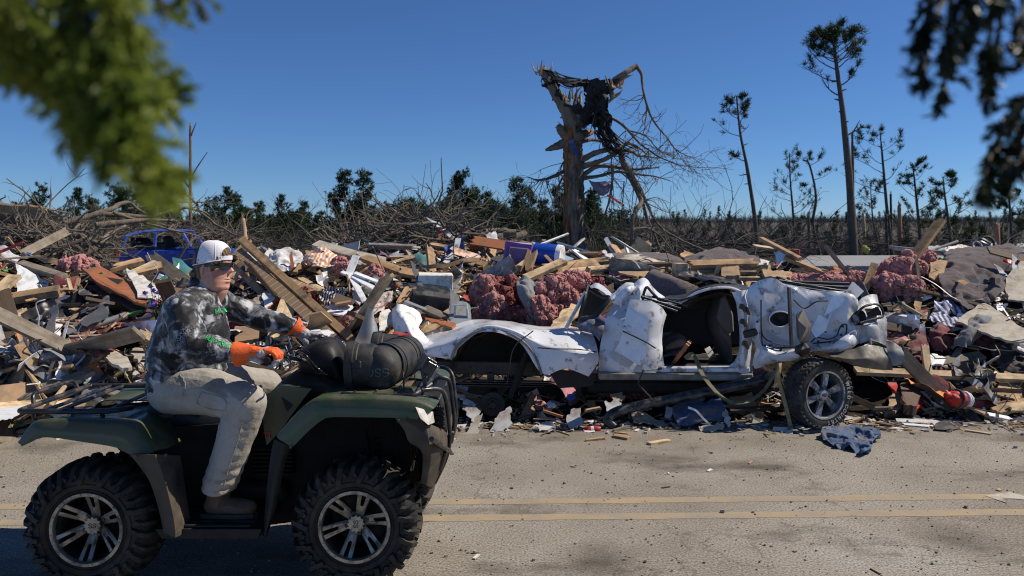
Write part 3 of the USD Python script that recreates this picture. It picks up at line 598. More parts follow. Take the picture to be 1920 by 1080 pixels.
bars = [tb([(790,732,4.14),(818,729,4.2),(833,738,4.24),(839,770,4.26),(844,818,4.28),(836,860,4.3),(815,905,4.32)])]
put('brush_guard',cat_(bars + [mirror(b) for b in bars] + [tb([(848,812,4.28),(848,812,4.78)])]),black_steel,atv,smooth=True)
b2 = [tb([(812,730,4.4),(818,712,4.42),(830,708,4.42),(843,716,4.44),(848,750,4.46),(852,790,4.5),(846,830,4.5)])]
put('brush_guard_hoop',cat_(b2),black_steel,atv,smooth=True)
put('bumper_peg',[tube([at(809,823,3.93),at(838,843,4.2),at(843,846,4.3)],[.0135,.0135,.0135],12),tube([at(836,846,4.19),at(825,880,4.25)],.014,8)],black_steel,atv,smooth=40)
put('skid_plate',hull([at(790,900,4.25),at(820,890,4.25),at(846,815,4.3),at(850,815,4.75),at(825,890,4.8),at(795,905,4.8)]),black_steel,atv)
rackz = at(700,741,4.12)[2]
rk = [tube(spline([at(640,737,4.12),at(660,740,4.12),at(720,742,4.1),at(770,741,4.1),at(785,735,4.13),at(800,727,4.2)],24),.0115,10)]
rk += [mirror(rk[0])]
for px in (660,700,740,778):
    p = at(px,741,4.12); rk.append(tube([p,p * [1,-1,1] + [0,2 * YC,0]],.009,8))
rk.append(tube([at(800,727,4.2),at(800,727,4.2) * [1,-1,1] + [0,2 * YC,0]],.0115,10))
for px in (720,780): p = at(px,741,4.12); rk += [tube([p,p - [0,-.03,.05]],.01,8)]
put('front_rack',rk,black_steel,atv,smooth=40)
zr = .880; xr = lambda px: (px - 960) / FOC * 4.17
loop = [V(xr(225),4.3,zr - .01),V(xr(215),4.2,zr),V(xr(190),4.165,zr),V(xr(120),4.165,zr),V(xr(50),4.165,zr),V(xr(37),4.18,zr),V(xr(34),4.22,zr),V(xr(34),4.5,zr),V(xr(34),4.82,zr),V(xr(37),4.86,zr),V(xr(60),4.875,zr),V(xr(190),4.875,zr),V(xr(215),4.84,zr),V(xr(225),4.74,zr - .01)]
rr_ = [tube(spline(loop,80),.0145,10)]
for px in (82,108,200): rr_.append(tube([V(xr(px),4.165,zr),V(xr(px),4.875,zr)],.011,8))
rr_.append(tube(spline([V(xr(36),4.3,zr),V(xr(30),4.32,zr + .05),V(xr(28),4.4,zr + .06),V(xr(28),4.64,zr + .06),V(xr(30),4.72,zr + .05),V(xr(36),4.74,zr)],30),.0115,10))
for px,y in ((60,4.17),(190,4.17),(60,4.87),(190,4.87),(108,4.3)): rr_.append(tube([V(xr(px),y,zr),V(xr(px),y + .03 * (1 if y < YC else -1),zr - .06)],.011,8))
put('rear_rack',rr_,black_steel,atv,smooth=40)
put('rear_deck',loft([[V(xr(60),4.3,.78),V(xr(60),4.74,.78)],[V(xr(150),4.28,.80),V(xr(150),4.76,.80)],[V(xr(230),4.3,.82),V(xr(230),4.74,.82)],[V(xr(300),4.34,.83),V(xr(300),4.7,.83)]],12,.02),mat('deck_plastic',(.014,.016,.022),.4,.2,8,dirt=.15,world=True),atv,smooth=40)
def ring(x,z,w,h,n=12,pw=2.6):
    a = np.linspace(0,2 * math.pi,n,endpoint=False); c,s = np.cos(a),np.sin(a); return [V(x,YC + w * np.sign(q) * abs(q) ** (2 / pw),z + h * np.sign(r) * abs(r) ** (2 / pw)) for q,r in zip(c,s)]
def body(rings,n=24):
    P = np.stack([spline(np.array(rings)[:,k],n) for k in range(len(rings[0]))],1); P = np.concatenate([P,P[:,:1]],1); g = grid(P)
    return cat_([g,hull(P[0]),hull(P[-1])]) if False else cat_([g,(np.vstack([P[0,:-1],P[0,:-1].mean(0)]),[[i,(i + 1) % (P.shape[1] - 1),P.shape[1] - 1] for i in range(P.shape[1] - 1)]),(np.vstack([P[-1,:-1],P[-1,:-1].mean(0)]),[[(i + 1) % (P.shape[1] - 1),i,P.shape[1] - 1] for i in range(P.shape[1] - 1)])])
put('saddle',body([ring(-2.02,.80,.10,.05),ring(-1.98,.82,.15,.08),ring(-1.8,.805,.17,.09),ring(-1.62,.765,.165,.085),ring(-1.42,.76,.13,.085),ring(-1.28,.80,.10,.085),ring(-1.2,.84,.07,.06)]),seat_vinyl,atv,smooth=True)
put('tank_cover',body([ring(-1.36,.87,.06,.03),ring(-1.30,.90,.12,.075),ring(-1.18,.955,.15,.10),ring(-1.05,.965,.16,.10),ring(-.95,.93,.19,.09),ring(-.85,.91,.2,.08),ring(-.72,.90,.2,.06)]),black_plastic,atv,smooth=True)
sp = side_plate([(492,758),(506,736),(522,722),(584,729),(566,752),(548,776),(528,805),(500,835),(494,800)],4.27,4.31)
put('side_panel',sp,olive,atv); put('side_panel',mirror(sp),olive,atv)
put('side_panel_cutout',side_plate([(528,746),(548,760),(538,772)],4.262,4.272),black_plastic,atv)
tt = meshkit.text_mesh('TI',.028,.002,True); v = np.asarray(tt.vertices); p = at(492,822,4.25)
put('lettering',trimesh.Trimesh(np.stack([p[0] + v[:,0],np.full(len(v),4.262) - v[:,2],p[2] + v[:,1]],1),tt.faces,process=False),red_print,atv)
put('chassis',side_plate([(250,830),(330,800),(500,790),(560,760),(700,760),(760,790),(770,900),(700,960),(500,985),(350,985),(280,940)],4.34,4.70),dark_metal,atv)
put('engine',[moved(noisy(lump(.2,3,.12,3),.01,12),None,(-1.35,4.52,.5)),moved(cbox(.3,.5,.12,.03),None,(-1.35,4.52,.42))] + [moved(cbox(.22,.46,.012,.003),None,(-1.28,4.5,.52 + .022 * k)) for k in range(7)],dark_metal,atv,smooth=40)
fb = hull([V(-1.78,3.99,.33),V(-1.25,3.99,.33),V(-1.25,4.36,.34),V(-1.78,4.36,.34),V(-1.75,4.0,.28),V(-1.27,4.0,.28),V(-1.27,4.36,.28),V(-1.75,4.36,.28)])
put('footboard',fb,black_plastic,atv); put('footboard',mirror(fb),black_plastic,atv)
lg = [moved(cbox(.40,.02,.012,.003),None,(-1.51,4.02 + .06 * k,.338)) for k in range(6)]
put('foot_grip',lg,black_plastic,atv)
su = []
for xx in (-.795,-2.115):
    for s in (1,-1):
        y0,y1 = YC + s * .1,YC + s * .34
        su = [tube([V(xx - .12,y0,.36),V(xx,y1,.32)],.016,8),tube([V(xx + .12,y0,.36),V(xx,y1,.32)],.016,8),tube([V(xx,y0 + s * .06,.44),V(xx,y1,.36)],.016,8),tube([V(xx,y0,.33),V(xx,y1 + s * .06,.33)],.02,8)]
        c = np.array([V(xx + .05 + .03 * math.cos(q),y0 + s * (.06 + .08 * (1 - q / 60)) + .03 * math.sin(q),.40 + .32 * q / 60) for q in np.linspace(0,60,200)]); su.append(tube(c,.0055,5)); su.append(tube([c[0],c[-1] + [-.03,0,.03]],.014,8))
        put('suspension_arm',su,dark_metal,atv,smooth=40)
wires_ = [wire([at(760 + 6 * k,800 + 3 * k,4.3),at(770 + 5 * k,850,4.25 + .02 * k),at(788,870 + 8 * k,4.3)],.004) for k in range(5)] + [wire([at(690,770,4.3),at(700,830,4.28),at(690,870,4.3)],.006),wire([at(735,785,4.3),at(740,830,4.28),at(748,880,4.32)],.005)]
put('brake_hose',wires_,dark_metal,atv)
GN,GF = V(-1.235,4.10,1.166),V(-1.164,4.72,1.172)
hb = spline([GN + [0,-.07,0],GN,GN + [.01,.1,.0],V(-1.12,4.32,1.12),V(-1.09,4.42,1.09),V(-1.09,4.52,1.08),V(-1.07,4.58,1.10),GF + [.02,-.08,0],GF,GF + [.0,.07,0]],60)
hbar = put('handlebar',tube(hb,.0115,10),black_steel,atv,smooth=True)
put('hand_grip',tube([GN + [0,-.075,0],GN + [0,.055,0]],.0165,12),rubber,atv); put('hand_grip',tube([GF + [0,-.055,0],GF + [0,.075,0]],.0165,12),rubber,atv)
lev = [wire([GN + [.02,.07,.0],GN + [.055,.03,-.01],GN + [.06,-.05,-.02]],.006),wire([GN + [.05,.12,-.01],GN + [.09,.05,-.05],GN + [.05,-.01,-.09]],.005)]
lev += [moved(cbox(.05,.05,.045,.01),None,GN + [.02,.10,.01]),moved(cbox(.05,.05,.045,.01),None,GF + [.02,-.10,.01]),moved(cbox(.045,.06,.055,.012),rot(0,0,.4),GF + [.05,-.05,.02])]
put('brake_lever',lev[:3],black_steel,atv,smooth=40); put('switch_block',lev[3:],black_steel,atv,smooth=40)
PD = V(-.03,0,-.04)
pod = body([ring(-1.16,1.10,.06,.05),ring(-1.14,1.125,.12,.07),ring(-1.09,1.14,.16,.095),ring(-1.02,1.155,.17,.105),ring(-.95,1.13,.165,.105),ring(-.91,1.07,.15,.08),ring(-.90,1.03,.12,.05)])
pod.vertices = np.asarray(pod.vertices) * [1,1,1] + PD
put('dashboard_pod',pod,black_plastic,atv,smooth=True)
put('pod_neck',body([ring(-1.10,1.0,.06,.03),ring(-1.08,1.03,.1,.06),ring(-.98,1.02,.12,.06),ring(-.88,.99,.1,.05)]),black_plastic,atv,smooth=True)
cb = [wire([at(560 + 4 * k,660 + 3 * k,4.3),at(575 + 3 * k,668 + 5 * k,4.22 + .02 * k),at(590 + 4 * k,690 + 2 * k,4.28),at(600,705,4.4)],.0055) for k in range(7)] + [wire([GN + [.03,.12,.0],at(560,650,4.25),at(580,662,4.3)],.005),wire([GF + [-.01,-.1,.02],at(612,640,4.55),at(600,665,4.5)],.005)]
put('control_cable',cb,mat('cable_black',(.01,.01,.011),.25,.2,spec=.7,world=True),atv,smooth=True)
spk = thing('speaker_tube','black twin speaker tube with raised lettering, strapped to the front rack of the quad bike','speaker',at(720,735,4.45))
speaker_plastic = mat('speaker_plastic',(.010,.010,.010),.55,.25,10,bump=.25,bscale=200,dirt=.2,dirtcol=(.05,.044,.035),dscale=9,world=True)
S_,E_ = at(708,692,4.30),at(762,668,4.80); E_[2] = S_[2] + .005
dv = (E_ - S_) / np.linalg.norm(E_ - S_); Lc = np.linalg.norm(E_ - S_); rc = .117
prof = [(.0,-.06),(.05,-.056),(.085,-.04),(.105,-.018),(rc,.01)]
for a in (.10,.16,.36,.42): prof += [(rc,a - .012),(rc + .005,a - .01),(rc + .005,a + .01),(rc,a + .012)]
prof += [(rc,Lc - .01),(.1,Lc + .02),(.06,Lc + .04),(0,Lc + .045)]
tubeM = lathe(prof,48); Bm = np.stack([np.cross(dv,[0,0,1.]) * 1,dv,[0,0,1.]],1)
put('speaker_body',moved(tubeM,Bm,S_),speaker_plastic,spk,smooth=38)
for q,tfrac in ((0,.05),(1,Lc - .06)):
    c = S_ + dv * tfrac + [-.02,0,0]; pr = [(.0,.0),(.10,-.005),(.112,-.012),(.13,-.012),(.132,.0),(.132,.03),(.122,.034),(.122,.05),(.118,.055),(.118,.12),(.1,.16)]
    m = lathe(pr,40,'x'); put('speaker_housing',moved(m,None,c + [-.145,0,.012]),speaker_plastic,spk,smooth=38)
    put('clamp_knob',[moved(trimesh.creation.cylinder(.014,.03,sections=10),rot(math.pi / 2.3),c + [-.085,-.118,.045]),moved(cbox(.055,.016,.04,.006),None,c + [-.09,-.122,.035])],speaker_plastic,spk)
tt = meshkit.text_mesh('BOSS',.044,.006,True); v = np.asarray(tt.vertices); v = v - (v.max(0) + v.min(0)) / 2; e1 = np.cross(dv,[0,0,1.]); cc = S_ + e1 * (-.0) + [0,0,-.008]
rad = np.hypot(v[:,0] * 1.0,v[:,1]); dome = np.interp(rad,[0,.05,.085,.105,.12],[-.06,-.056,-.04,-.018,.01])
put('lettering',trimesh.Trimesh(cc + v[:,:1] * e1 + v[:,1:2] * V(0,0,1) + (dome - .001 - v[:,2] * .9)[:,None] * dv,tt.faces,process=False),mat('raised_letters',(.05,.05,.047),.4,.2,20,dirt=.2,dirtcol=(.09,.08,.065),world=True),spk)
a = np.linspace(-.2,math.pi * 1.02,26); cs_ = S_ + dv * .07; pts = np.array([cs_ + (rc + .008) * (math.cos(q) * e1 + math.sin(q) * V(0,0,1)) + dv * .03 * math.sin(q) for q in a])
strap = np.vstack([[at(757,738,4.16)],pts,[pts[-1] - [0,-.05,.12]]]); T_,U_,W_ = frames(strap)
bw = np.array([dv * .011] * len(strap)); put('strap',thick(np.stack([strap - bw,strap + bw],1),.003),mat('strap_black',(.012,.012,.012),.7,.2,30,world=True),spk,smooth=40)
lb = thing('light_bar','small finned black light bar on a bracket beside the speaker tube','lamp',at(800,727,4.22))
Rl = rot(0,.55,.25); cL = at(800,686,4.28)
put('housing',[moved(cbox(.055,.19,.075,.006),Rl,cL)] + [moved(cbox(.012,.185,.085,.002),Rl,cL + Rl @ V(-.03 + .011 * k,0,.006)) for k in range(5)],black_steel,lb)
put('lamp_face',moved(cbox(.004,.18,.066,.001),Rl,cL + Rl @ V(.031,0,0)),mat('lamp_glass',(.05,.052,.055),.1,.2,60,spec=.8,world=True),lb)
put('bracket',[beam(cL - [.01,.08,.02],at(798,724,4.2),.012,.025),wire([cL - [.02,.09,0],at(778,700,4.19),at(782,722,4.2),at(800,728,4.2)],.003),moved(trimesh.creation.cylinder(.009,.02,sections=8),rot(math.pi / 2),cL - [.012,.09,.02])] + [moved(trimesh.creation.cylinder(.011,.05,sections=8),rot(math.pi / 2 + .3 * k,.5 * k),at(796 + 4 * k,728 - 2 * k,4.19)) for k in range(3)],black_steel,lb)
# rider
def blob(chains,edge=.018,it=12,lamb=.5,nu=.52):
    S = m3.Manifold.sphere(1.0,20); out = None
    balls = lambda p,r: S.scale([float(r)] * 3 if np.ndim(r) == 0 else [float(x) for x in r]).translate([float(x) for x in p])
    parts = []
    for ch in chains:
        if len(ch) == 1: parts.append(balls(*ch[0]))
        for (a,ra),(b,rb) in zip(ch[:-1],ch[1:]): parts.append(m3.Manifold.batch_hull([balls(a,ra),balls(b,rb)]))
    out = m3.Manifold.batch_boolean(parts,m3.OpType.Add).refine_to_length(edge).to_mesh()
    m = trimesh.Trimesh(out.vert_properties[:,:3],out.tri_verts,process=True); m.merge_vertices()
    trimesh.smoothing.filter_taubin(m,lamb=lamb,nu=nu,iterations=it); return m
skin = usdkit.material(stage,'/World/Looks/skin',{
    'tc': ('geometry',{}),'n': ('noise_texture',{'scale': 26.0,'detail': 5.0}),'r': ('rgb_ramp',{'ramp': [(.35,(.50,.265,.19)),(.6,(.44,.20,.145)),(.75,(.36,.13,.10))]}),
    'n2': ('noise_texture',{'scale': 400.0,'detail': 2.0}),'b': ('bump',{'strength': .12,'distance': .001}),
    'p': ('principled_bsdf',{'roughness': .48,'subsurface_weight': .15,'subsurface_scale': .01,'subsurface_radius': (1.,.3,.15),'specular_ior_level': .4})},
    [('tc.position','n.vector'),('n.fac','r.fac'),('r.color','p.base_color'),('tc.position','n2.vector'),('n2.fac','b.height'),('b.normal','p.normal')],surface='p.BSDF')
hair_mat = mat('hair',(.13,.075,.035),.55,.5,60,(1,1,.25),bump=.8,bscale=160,bdist=.006,world=True)
white_mesh = usdkit.material(stage,'/World/Looks/cap_mesh',{
    'g': ('geometry',{}),'v': ('voronoi_texture',{'scale': 260.0,'feature': 'f1','randomness': .1}),'r': ('rgb_ramp',{'ramp': [(.2,(.42,.41,.44)),(.5,(.74,.73,.76))]}),'p': ('principled_bsdf',{'roughness': .85})},
    [('g.position','v.vector'),('v.distance','r.fac'),('r.color','p.base_color')],surface='p.BSDF')
cap_white = mat('cap_white',(.72,.71,.74),.8,.06,30,world=True)
navy = mat('cap_navy',(.008,.010,.020),.85,.2,30,bump=.3,bscale=300,world=True)
camo = usdkit.material(stage,'/World/Looks/camo_shirt',{
    'g': ('geometry',{}),'n1': ('noise_texture',{'scale': 8.0,'detail': 6.0,'roughness': .64,'distortion': 1.3}),'r1': ('rgb_ramp',{'ramp': [(.42,(.003,.0035,.005)),(.49,(.014,.015,.018)),(.53,(.10,.104,.112)),(.60,(.40,.405,.42))]}),
    'wn': ('noise_texture',{'scale': 9.0,'detail': 2.0}),'mxv': ('mix_vector',{'fac': (.08)}),'v': ('voronoi_texture',{'scale': 75.0,'feature': 'distance_to_edge','randomness': .75}),'r2': ('rgb_ramp',{'ramp': [(.03,(1,1,1)),(.10,(0,0,0))]}),
    'n2': ('noise_texture',{'scale': 6.5,'detail': 3.0}),'r3': ('rgb_ramp',{'ramp': [(.56,(0,0,0)),(.68,(.75,.75,.75))]}),'mu': ('math',{'math_type': 'multiply'}),'mx': ('mix_color',{'b': (.40,.405,.42)}),
    'n4': ('noise_texture',{'scale': 9.0,'detail': 4.0}),'mp4': ('mapping',{'scale': (1.6,1.6,.35)}),'r4': ('rgb_ramp',{'ramp': [(.42,(0,0,0)),(.5,(1,1,1))]}),'mk': ('mix_color',{'blend_type': 'multiply','b': (.12,.12,.14)}),'inv': ('math',{'math_type': 'subtract','value1': .8}),
    'n3': ('noise_texture',{'scale': 30.0,'detail': 5.0}),'b': ('bump',{'strength': .35,'distance': .01}),'p': ('principled_bsdf',{'roughness': .62,'sheen_weight': .1,'specular_ior_level': .35})},
    [('g.position','n1.vector'),('n1.fac','r1.fac'),('g.position','v.vector'),('v.distance','r2.fac'),('g.position','n2.vector'),('n2.fac','r3.fac'),('r2.color','mu.value1'),('r3.color','mu.value2'),
     ('mu.value','mx.fac'),('r1.color','mx.a'),('g.position','mp4.vector'),('mp4.vector','n4.vector'),('n4.fac','r4.fac'),('r4.color','inv.value2'),('inv.value','mk.fac'),('mx.result','mk.a'),('mk.result','p.base_color'),
     ('g.position','n3.vector'),('n3.fac','b.height'),('b.normal','p.normal')],surface='p.BSDF')
khaki = mat('trousers',(.33,.305,.265),.9,.1,5,bump=.35,bscale=22,bdist=.02,dirt=.2,dirtcol=(.24,.2,.15),dscale=5,world=True)
orange_glove = mat('orange_glove',(.72,.105,.012),.7,.12,40,bump=.3,bscale=120,world=True)
grey_leather = mat('grey_leather',(.36,.36,.37),.8,.25,25,bump=.4,bscale=60,dirt=.25,dirtcol=(.12,.11,.1),dscale=15,world=True)
boot_mat = mat('brown_boot',(.07,.032,.018),.6,.5,20,bump=.3,bscale=60,dirt=.4,dirtcol=(.1,.07,.045),dscale=14,world=True)
green_ink = mat('green_print',(.01,.55,.10),.6,.05)
gloss_black = mat('gloss_black',(.006,.006,.007),.08,.1,spec=.8)
HC = at(402,547,4.42)                       # under the chin, middle of the head
HY = math.radians(-7)                         # the head is turned a little to the camera
def head_pt(P):
    P = np.asarray(P,float); c,s = math.cos(HY),math.sin(HY); tilt = math.radians(2)
    x,y,z = P[...,0],P[...,1],P[...,2]; x2 = x * math.cos(tilt) + (z - .1) * math.sin(tilt); z2 = (z - .1) * math.cos(tilt) - x * math.sin(tilt) + .1
    return HC + np.stack([x2 * c - y * s,x2 * s + y * c,z2],-1)
hz = np.array([-.012,.004,.016,.03,.045,.058,.066,.074,.084,.098,.112,.128,.145,.160,.175,.20,.225,.243,.252])
hf = np.array([.030,.062,.075,.080,.0785,.080,.080,.0795,.0815,.083,.083,.081,.079,.083,.086,.083,.066,.036,.004])
hb_ = np.array([-.045,-.055,-.062,-.068,-.074,-.079,-.081,-.083,-.086,-.091,-.096,-.101,-.106,-.109,-.110,-.105,-.086,-.05,-.006])
hw = np.array([.052,.068,.0755,.080,.082,.083,.0835,.084,.084,.0835,.0825,.081,.080,.079,.078,.072,.056,.032,.004])
def head_surface(zs,ths,off=0.0):
    zs = np.asarray(zs,float)[:,None]; t = np.asarray(ths,float)[None]
    f,b,w = (np.interp(zs,hz,q) for q in (hf,hb_,hw)); cx,r = (f + b) / 2,(f - b) / 2
    c,s = np.cos(t),np.sin(t); e = 2 / 2.25
    x = cx + (r + off) * np.sign(c) * np.abs(c) ** e; y = (w + off) * np.sign(s) * np.abs(s) ** e; z = np.broadcast_to(zs,x.shape) + off * .0
    front = np.clip(c,0,1)
    g = lambda z0,sz: np.exp(-((z - z0) / sz) ** 2)
    nose = np.where(z < .118,np.clip(1 - (.118 - z) / .018,0,1),np.clip(1 - (z - .118) / .045,0,1) ** .8) * .034
    if off == 0:
        x = x + nose * np.exp(-(y / (.0115 + .004 * g(.108,.012))) ** 2) * (c > 0)
        x = x + (.009 * g(.076,.006) + .009 * g(.061,.007) - .005 * g(.069,.0025)) * np.exp(-(y / .024) ** 2) * (c > 0)          # lips
        x = x - .005 * g(.146,.011) * np.exp(-((np.abs(y) - .032) / .016) ** 2) * (c > 0)                                          # eye sockets
        x = x + .004 * g(.166,.008) * np.exp(-((np.abs(y) - .03) / .025) ** 2) * (c > 0) + .004 * g(.024,.012) * np.exp(-(y / .02) ** 2) * (c > 0)
    return np.stack([x,y,z],-1)
ths = np.linspace(-math.pi,math.pi,97); zs = np.linspace(-.012,.252,110)
Hs = head_surface(zs,ths); head = grid(head_pt(Hs));
ear = lambda s: moved(noisy(trimesh.creation.icosphere(3,1.0),0,1),None)
ears = []
for s in (-1,1):
    m = trimesh.creation.icosphere(3,1.0); v = np.asarray(m.vertices) * [.018,.008,.031]; v[:,1] += s * (.0795 + .006 * (v[:,0] < 0)); v[:,0] += -.018 - .12 * (v[:,2] / 1.0) * -1; v[:,2] += .125
    d = np.hypot((v[:,0] + .016) / .010,(v[:,2] - .128) / .019); v[:,1] -= s * .005 * np.exp(-d ** 2) * (np.sign(v[:,1] - s * .08) == s); ears.append(trimesh.Trimesh(head_pt(v),m.faces,process=False))
J = lambda px,py,d,r: (at(px,py,d),r)
rider = thing('person','rider in grey camouflage shirt and backwards white cap, seated on the quad bike','person',at(330,755,4.43))
necks = blob([[J(386,558,4.43,.078),(head_pt(V(-.020,0,.05)),.075)],[J(394,556,4.42,.07),(head_pt(V(.016,0,.012)),.060)],
              [J(330,700,4.43,.10),J(352,600,4.42,.11),J(386,556,4.43,.07)],[J(345,575,4.25,.05),J(362,645,4.09,.042),J(445,663,4.1,.032),(GN + [-.035,-.01,.02],.03)],
              [J(410,568,4.62,.05),J(480,594,4.72,.04),J(548,615,4.7,.032),(GF + [-.035,.01,.02],.03)],[J(345,575,4.25,.05),J(410,568,4.62,.05)],
              [J(322,722,4.3,.08),J(465,752,4.13,.06),J(414,925,4.15,.04)],[J(345,710,4.58,.08),J(500,722,4.83,.06),J(450,860,4.82,.04)],[J(322,722,4.3,.08),J(345,710,4.58,.08)]],.02,10)
put('body',[necks,head] + ears,skin,rider,smooth=True)
hsel = []
th_h = np.linspace(.62,2 * math.pi - .62,90); zz = np.linspace(.070,.20,44)
Hh = head_surface(zz,th_h,.007); tt_ = np.broadcast_to(np.minimum(th_h,2 * math.pi - th_h)[None],Hh.shape[:2]); low = np.where(tt_ > 1.95,.072,np.where(tt_ > 1.35,.142,np.where(tt_ > 1.08,.118,.158)))
nz = meshkit.fbm(np.stack([tt_ * 14,Hh[...,2] * 30,0 * tt_],-1),3,4)
keep = Hh[...,2] > low - .012 + .02 * nz
Hh = Hh + np.array([1,1,0]) * ((nz - .5) * .016)[...,None] * np.stack([np.cos(th_h),np.sin(th_h),0 * th_h],-1)[None]
g = grid(head_pt(Hh)); k = keep.ravel(); g = trimesh.Trimesh(g.vertices,g.faces[k[g.faces].all(1)],process=False)
back_h = blob([[(head_pt(V(-.1,-.04,.1)),.022),(head_pt(V(-.105,.0,.09)),.026),(head_pt(V(-.1,.04,.1)),.022)],[(head_pt(V(-.085,-.055,.095)),.018),(head_pt(V(-.1,-.02,.07)),.016),(head_pt(V(-.1,.02,.07)),.016)],
               [(head_pt(V(-.04,-.074,.150)),.012),(head_pt(V(.03,-.076,.158)),.011),(head_pt(V(.056,-.06,.163)),.009)],[(head_pt(V(.03,-.074,.152)),.009),(head_pt(V(.037,-.077,.130)),.006)],[(head_pt(V(-.04,.074,.150)),.012),(head_pt(V(.03,.076,.158)),.011)]],.005,6)
cz = np.linspace(0,1,26); ct = np.linspace(0,2 * math.pi,97)
t2 = ct[None]; rim = .160 + .022 * np.cos(t2); top = .284; s_ = cz[:,None]
z = rim + (top - rim) * np.sin(s_ * math.pi / 2) ** .92; rr_c = np.cos(s_ * math.pi / 2) ** .72
seam = 1 + .012 * np.abs(np.cos(3 * t2)) * rr_c
X = -.012 + (.100 * rr_c * np.cos(t2)) * seam * 1.03; Y = .0875 * rr_c * np.sin(t2) * seam
CP = np.stack(np.broadcast_arrays(X,Y,z),-1); cg = grid(head_pt(CP)); fc = CP.reshape(-1,3)[cg.faces].mean(1)
arc = (fc[:,0] > .02) & (((fc[:,1] / .058) ** 2 + ((fc[:,2] - .200) / .050) ** 2) < 1) & (fc[:,2] > .202)
nav = fc[:,0] < -.062
cap = put('cap',trimesh.Trimesh(cg.vertices,cg.faces[~arc & ~nav],process=False),white_mesh,rider,smooth=40)
put('cap_front',trimesh.Trimesh(cg.vertices,cg.faces[nav],process=False),navy,rider,smooth=True)
a = np.linspace(-.75,.75,22); sb = np.stack([np.stack([-.012 + .1055 * np.cos(a),.0905 * np.sin(a),.1815 + 0 * a - .004 * (1 - np.cos(a)) + h],-1) for h in (-.001,.020)]); put('cap_strap',thick(head_pt(sb),-.0025),cap_white,rider,smooth=40)
ed = np.array([V(-.012 + .1045 * math.cos(q),.0895 * math.sin(q),.160 + .022 * math.cos(q) + .003) for q in np.linspace(.75,2 * math.pi - .75,50)])
def cap_pt(y,z,k=1.0):
    u_ = math.asin(min(max((z - .172) / (top - .172),0),1) ** (1 / .92)); r_ = max(math.cos(u_),1e-3) ** .72; t_ = math.asin(max(-1,min(1,y / (.0875 * r_)))); return V(-.012 + .103 * r_ * math.cos(t_) * k,y * k,z)
ar = np.array([cap_pt(.058 * math.sin(q),.200 + .050 * math.cos(q)) for q in np.linspace(-1.5,1.5,24)])
se = [np.array([head_pt(CP[i,j]) for i in range(0,25)]) for j in (16,32,64,80)]
put('cap_trim',[tube(head_pt(ed),.0035,6),tube(head_pt(ar),.003,6)] + [tube(q,.0016,4) for q in se],cap_white,rider,smooth=True)
hp = np.array([[cap_pt(y,z,.95) + V(.004 * math.sin(y * 260 + z * 90),0,0) for y in np.linspace(-.066,.066,40)] for z in np.linspace(.192,.256,24)])
put('hair',[g,noisy(grid(head_pt(hp)),.003,120,5),noisy(back_h,.008,80,3)],hair_mat,rider,smooth=True)
ba = np.linspace(-.85,.85,16); bs = []
for k,q in enumerate(np.linspace(0,1,7)): bs.append([V(-.012 - (.099 + .018 * q * math.cos(b * .9)) * math.cos(b * (1 - .12 * q)),.0885 * math.sin(b) * (1 + .05 * q),(.140 - .08 * q) - .03 * (b * b) * q * .8) for b in ba])
put('cap_brim',thick(head_pt(np.array(bs)),.003),navy,rider,smooth=True)
gt = np.linspace(-1.5,1.5,61); at_ = np.abs(gt); hi = np.interp(at_,[0,.5,.95,1.1,1.5],[.164,.165,.163,.157,.153]); lo = np.interp(at_,[0,.12,.3,.6,.9,1.05,1.5],[.142,.133,.124,.123,.134,.144,.146])
gl = []
for k in np.linspace(0,1,6):
    zz_ = lo + (hi - lo) * k; P_ = np.stack([head_surface([zc],[q],.010)[0,0] for zc,q in zip(zz_,gt)]); P_[:,2] = zz_; P_[:,0] += .006 * np.exp(-(gt / .3) ** 2) + .004 * (at_ < 1); gl.append(P_)
put('sunglasses',thick(head_pt(np.array(gl)),.003),gloss_black,rider,smooth=40)
tl = lambda d: [J(324,722,d,.135),J(326,668,d,.135),J(348,605,d,.135),J(366,572,d,.10)]
tf = lambda d: [J(372,700,d,.125),J(380,664,d,.13),J(384,620,d,.125),J(384,588,d,.10),J(382,566,d,.085)]
def quad(*bs):
    S = m3.Manifold.sphere(1.0,20); return m3.Manifold.batch_hull([S.scale([float(r)] * 3).translate([float(x) for x in p]) for p,r in bs])
core = []
for d0_,d1_ in ((4.34,4.52),):
    A_,B_,C_,D_ = tl(d0_),tl(d1_),tf(d0_ + .02),tf(d1_ - .02); C_,D_ = C_[:1] + C_[1:],D_
    for i,j in ((0,0),(1,1),(2,2),(3,4)):
        i2,j2 = min(i + 1,3),min(j + 1,4)
        core.append(quad(A_[i],B_[i],C_[j],D_[j],A_[i2],B_[i2],C_[j2],D_[j2]))
    core.append(quad(A_[2],B_[2],C_[2],D_[2],C_[3],D_[3],A_[3],B_[3]))
def blob2(chains,extra,edge,it):
    S = m3.Manifold.sphere(1.0,20); balls = lambda p,r: S.scale([float(r)] * 3).translate([float(x) for x in p]); parts = list(extra)
    for ch in chains:
        for (a,ra),(b,rb) in zip(ch[:-1],ch[1:]): parts.append(m3.Manifold.batch_hull([balls(a,ra),balls(b,rb)]))
    o_ = m3.Manifold.batch_boolean(parts,m3.OpType.Add).refine_to_length(edge).to_mesh(); m = trimesh.Trimesh(o_.vert_properties[:,:3],o_.tri_verts,process=True); m.merge_vertices(); trimesh.smoothing.filter_taubin(m,lamb=.5,nu=.52,iterations=it); return m
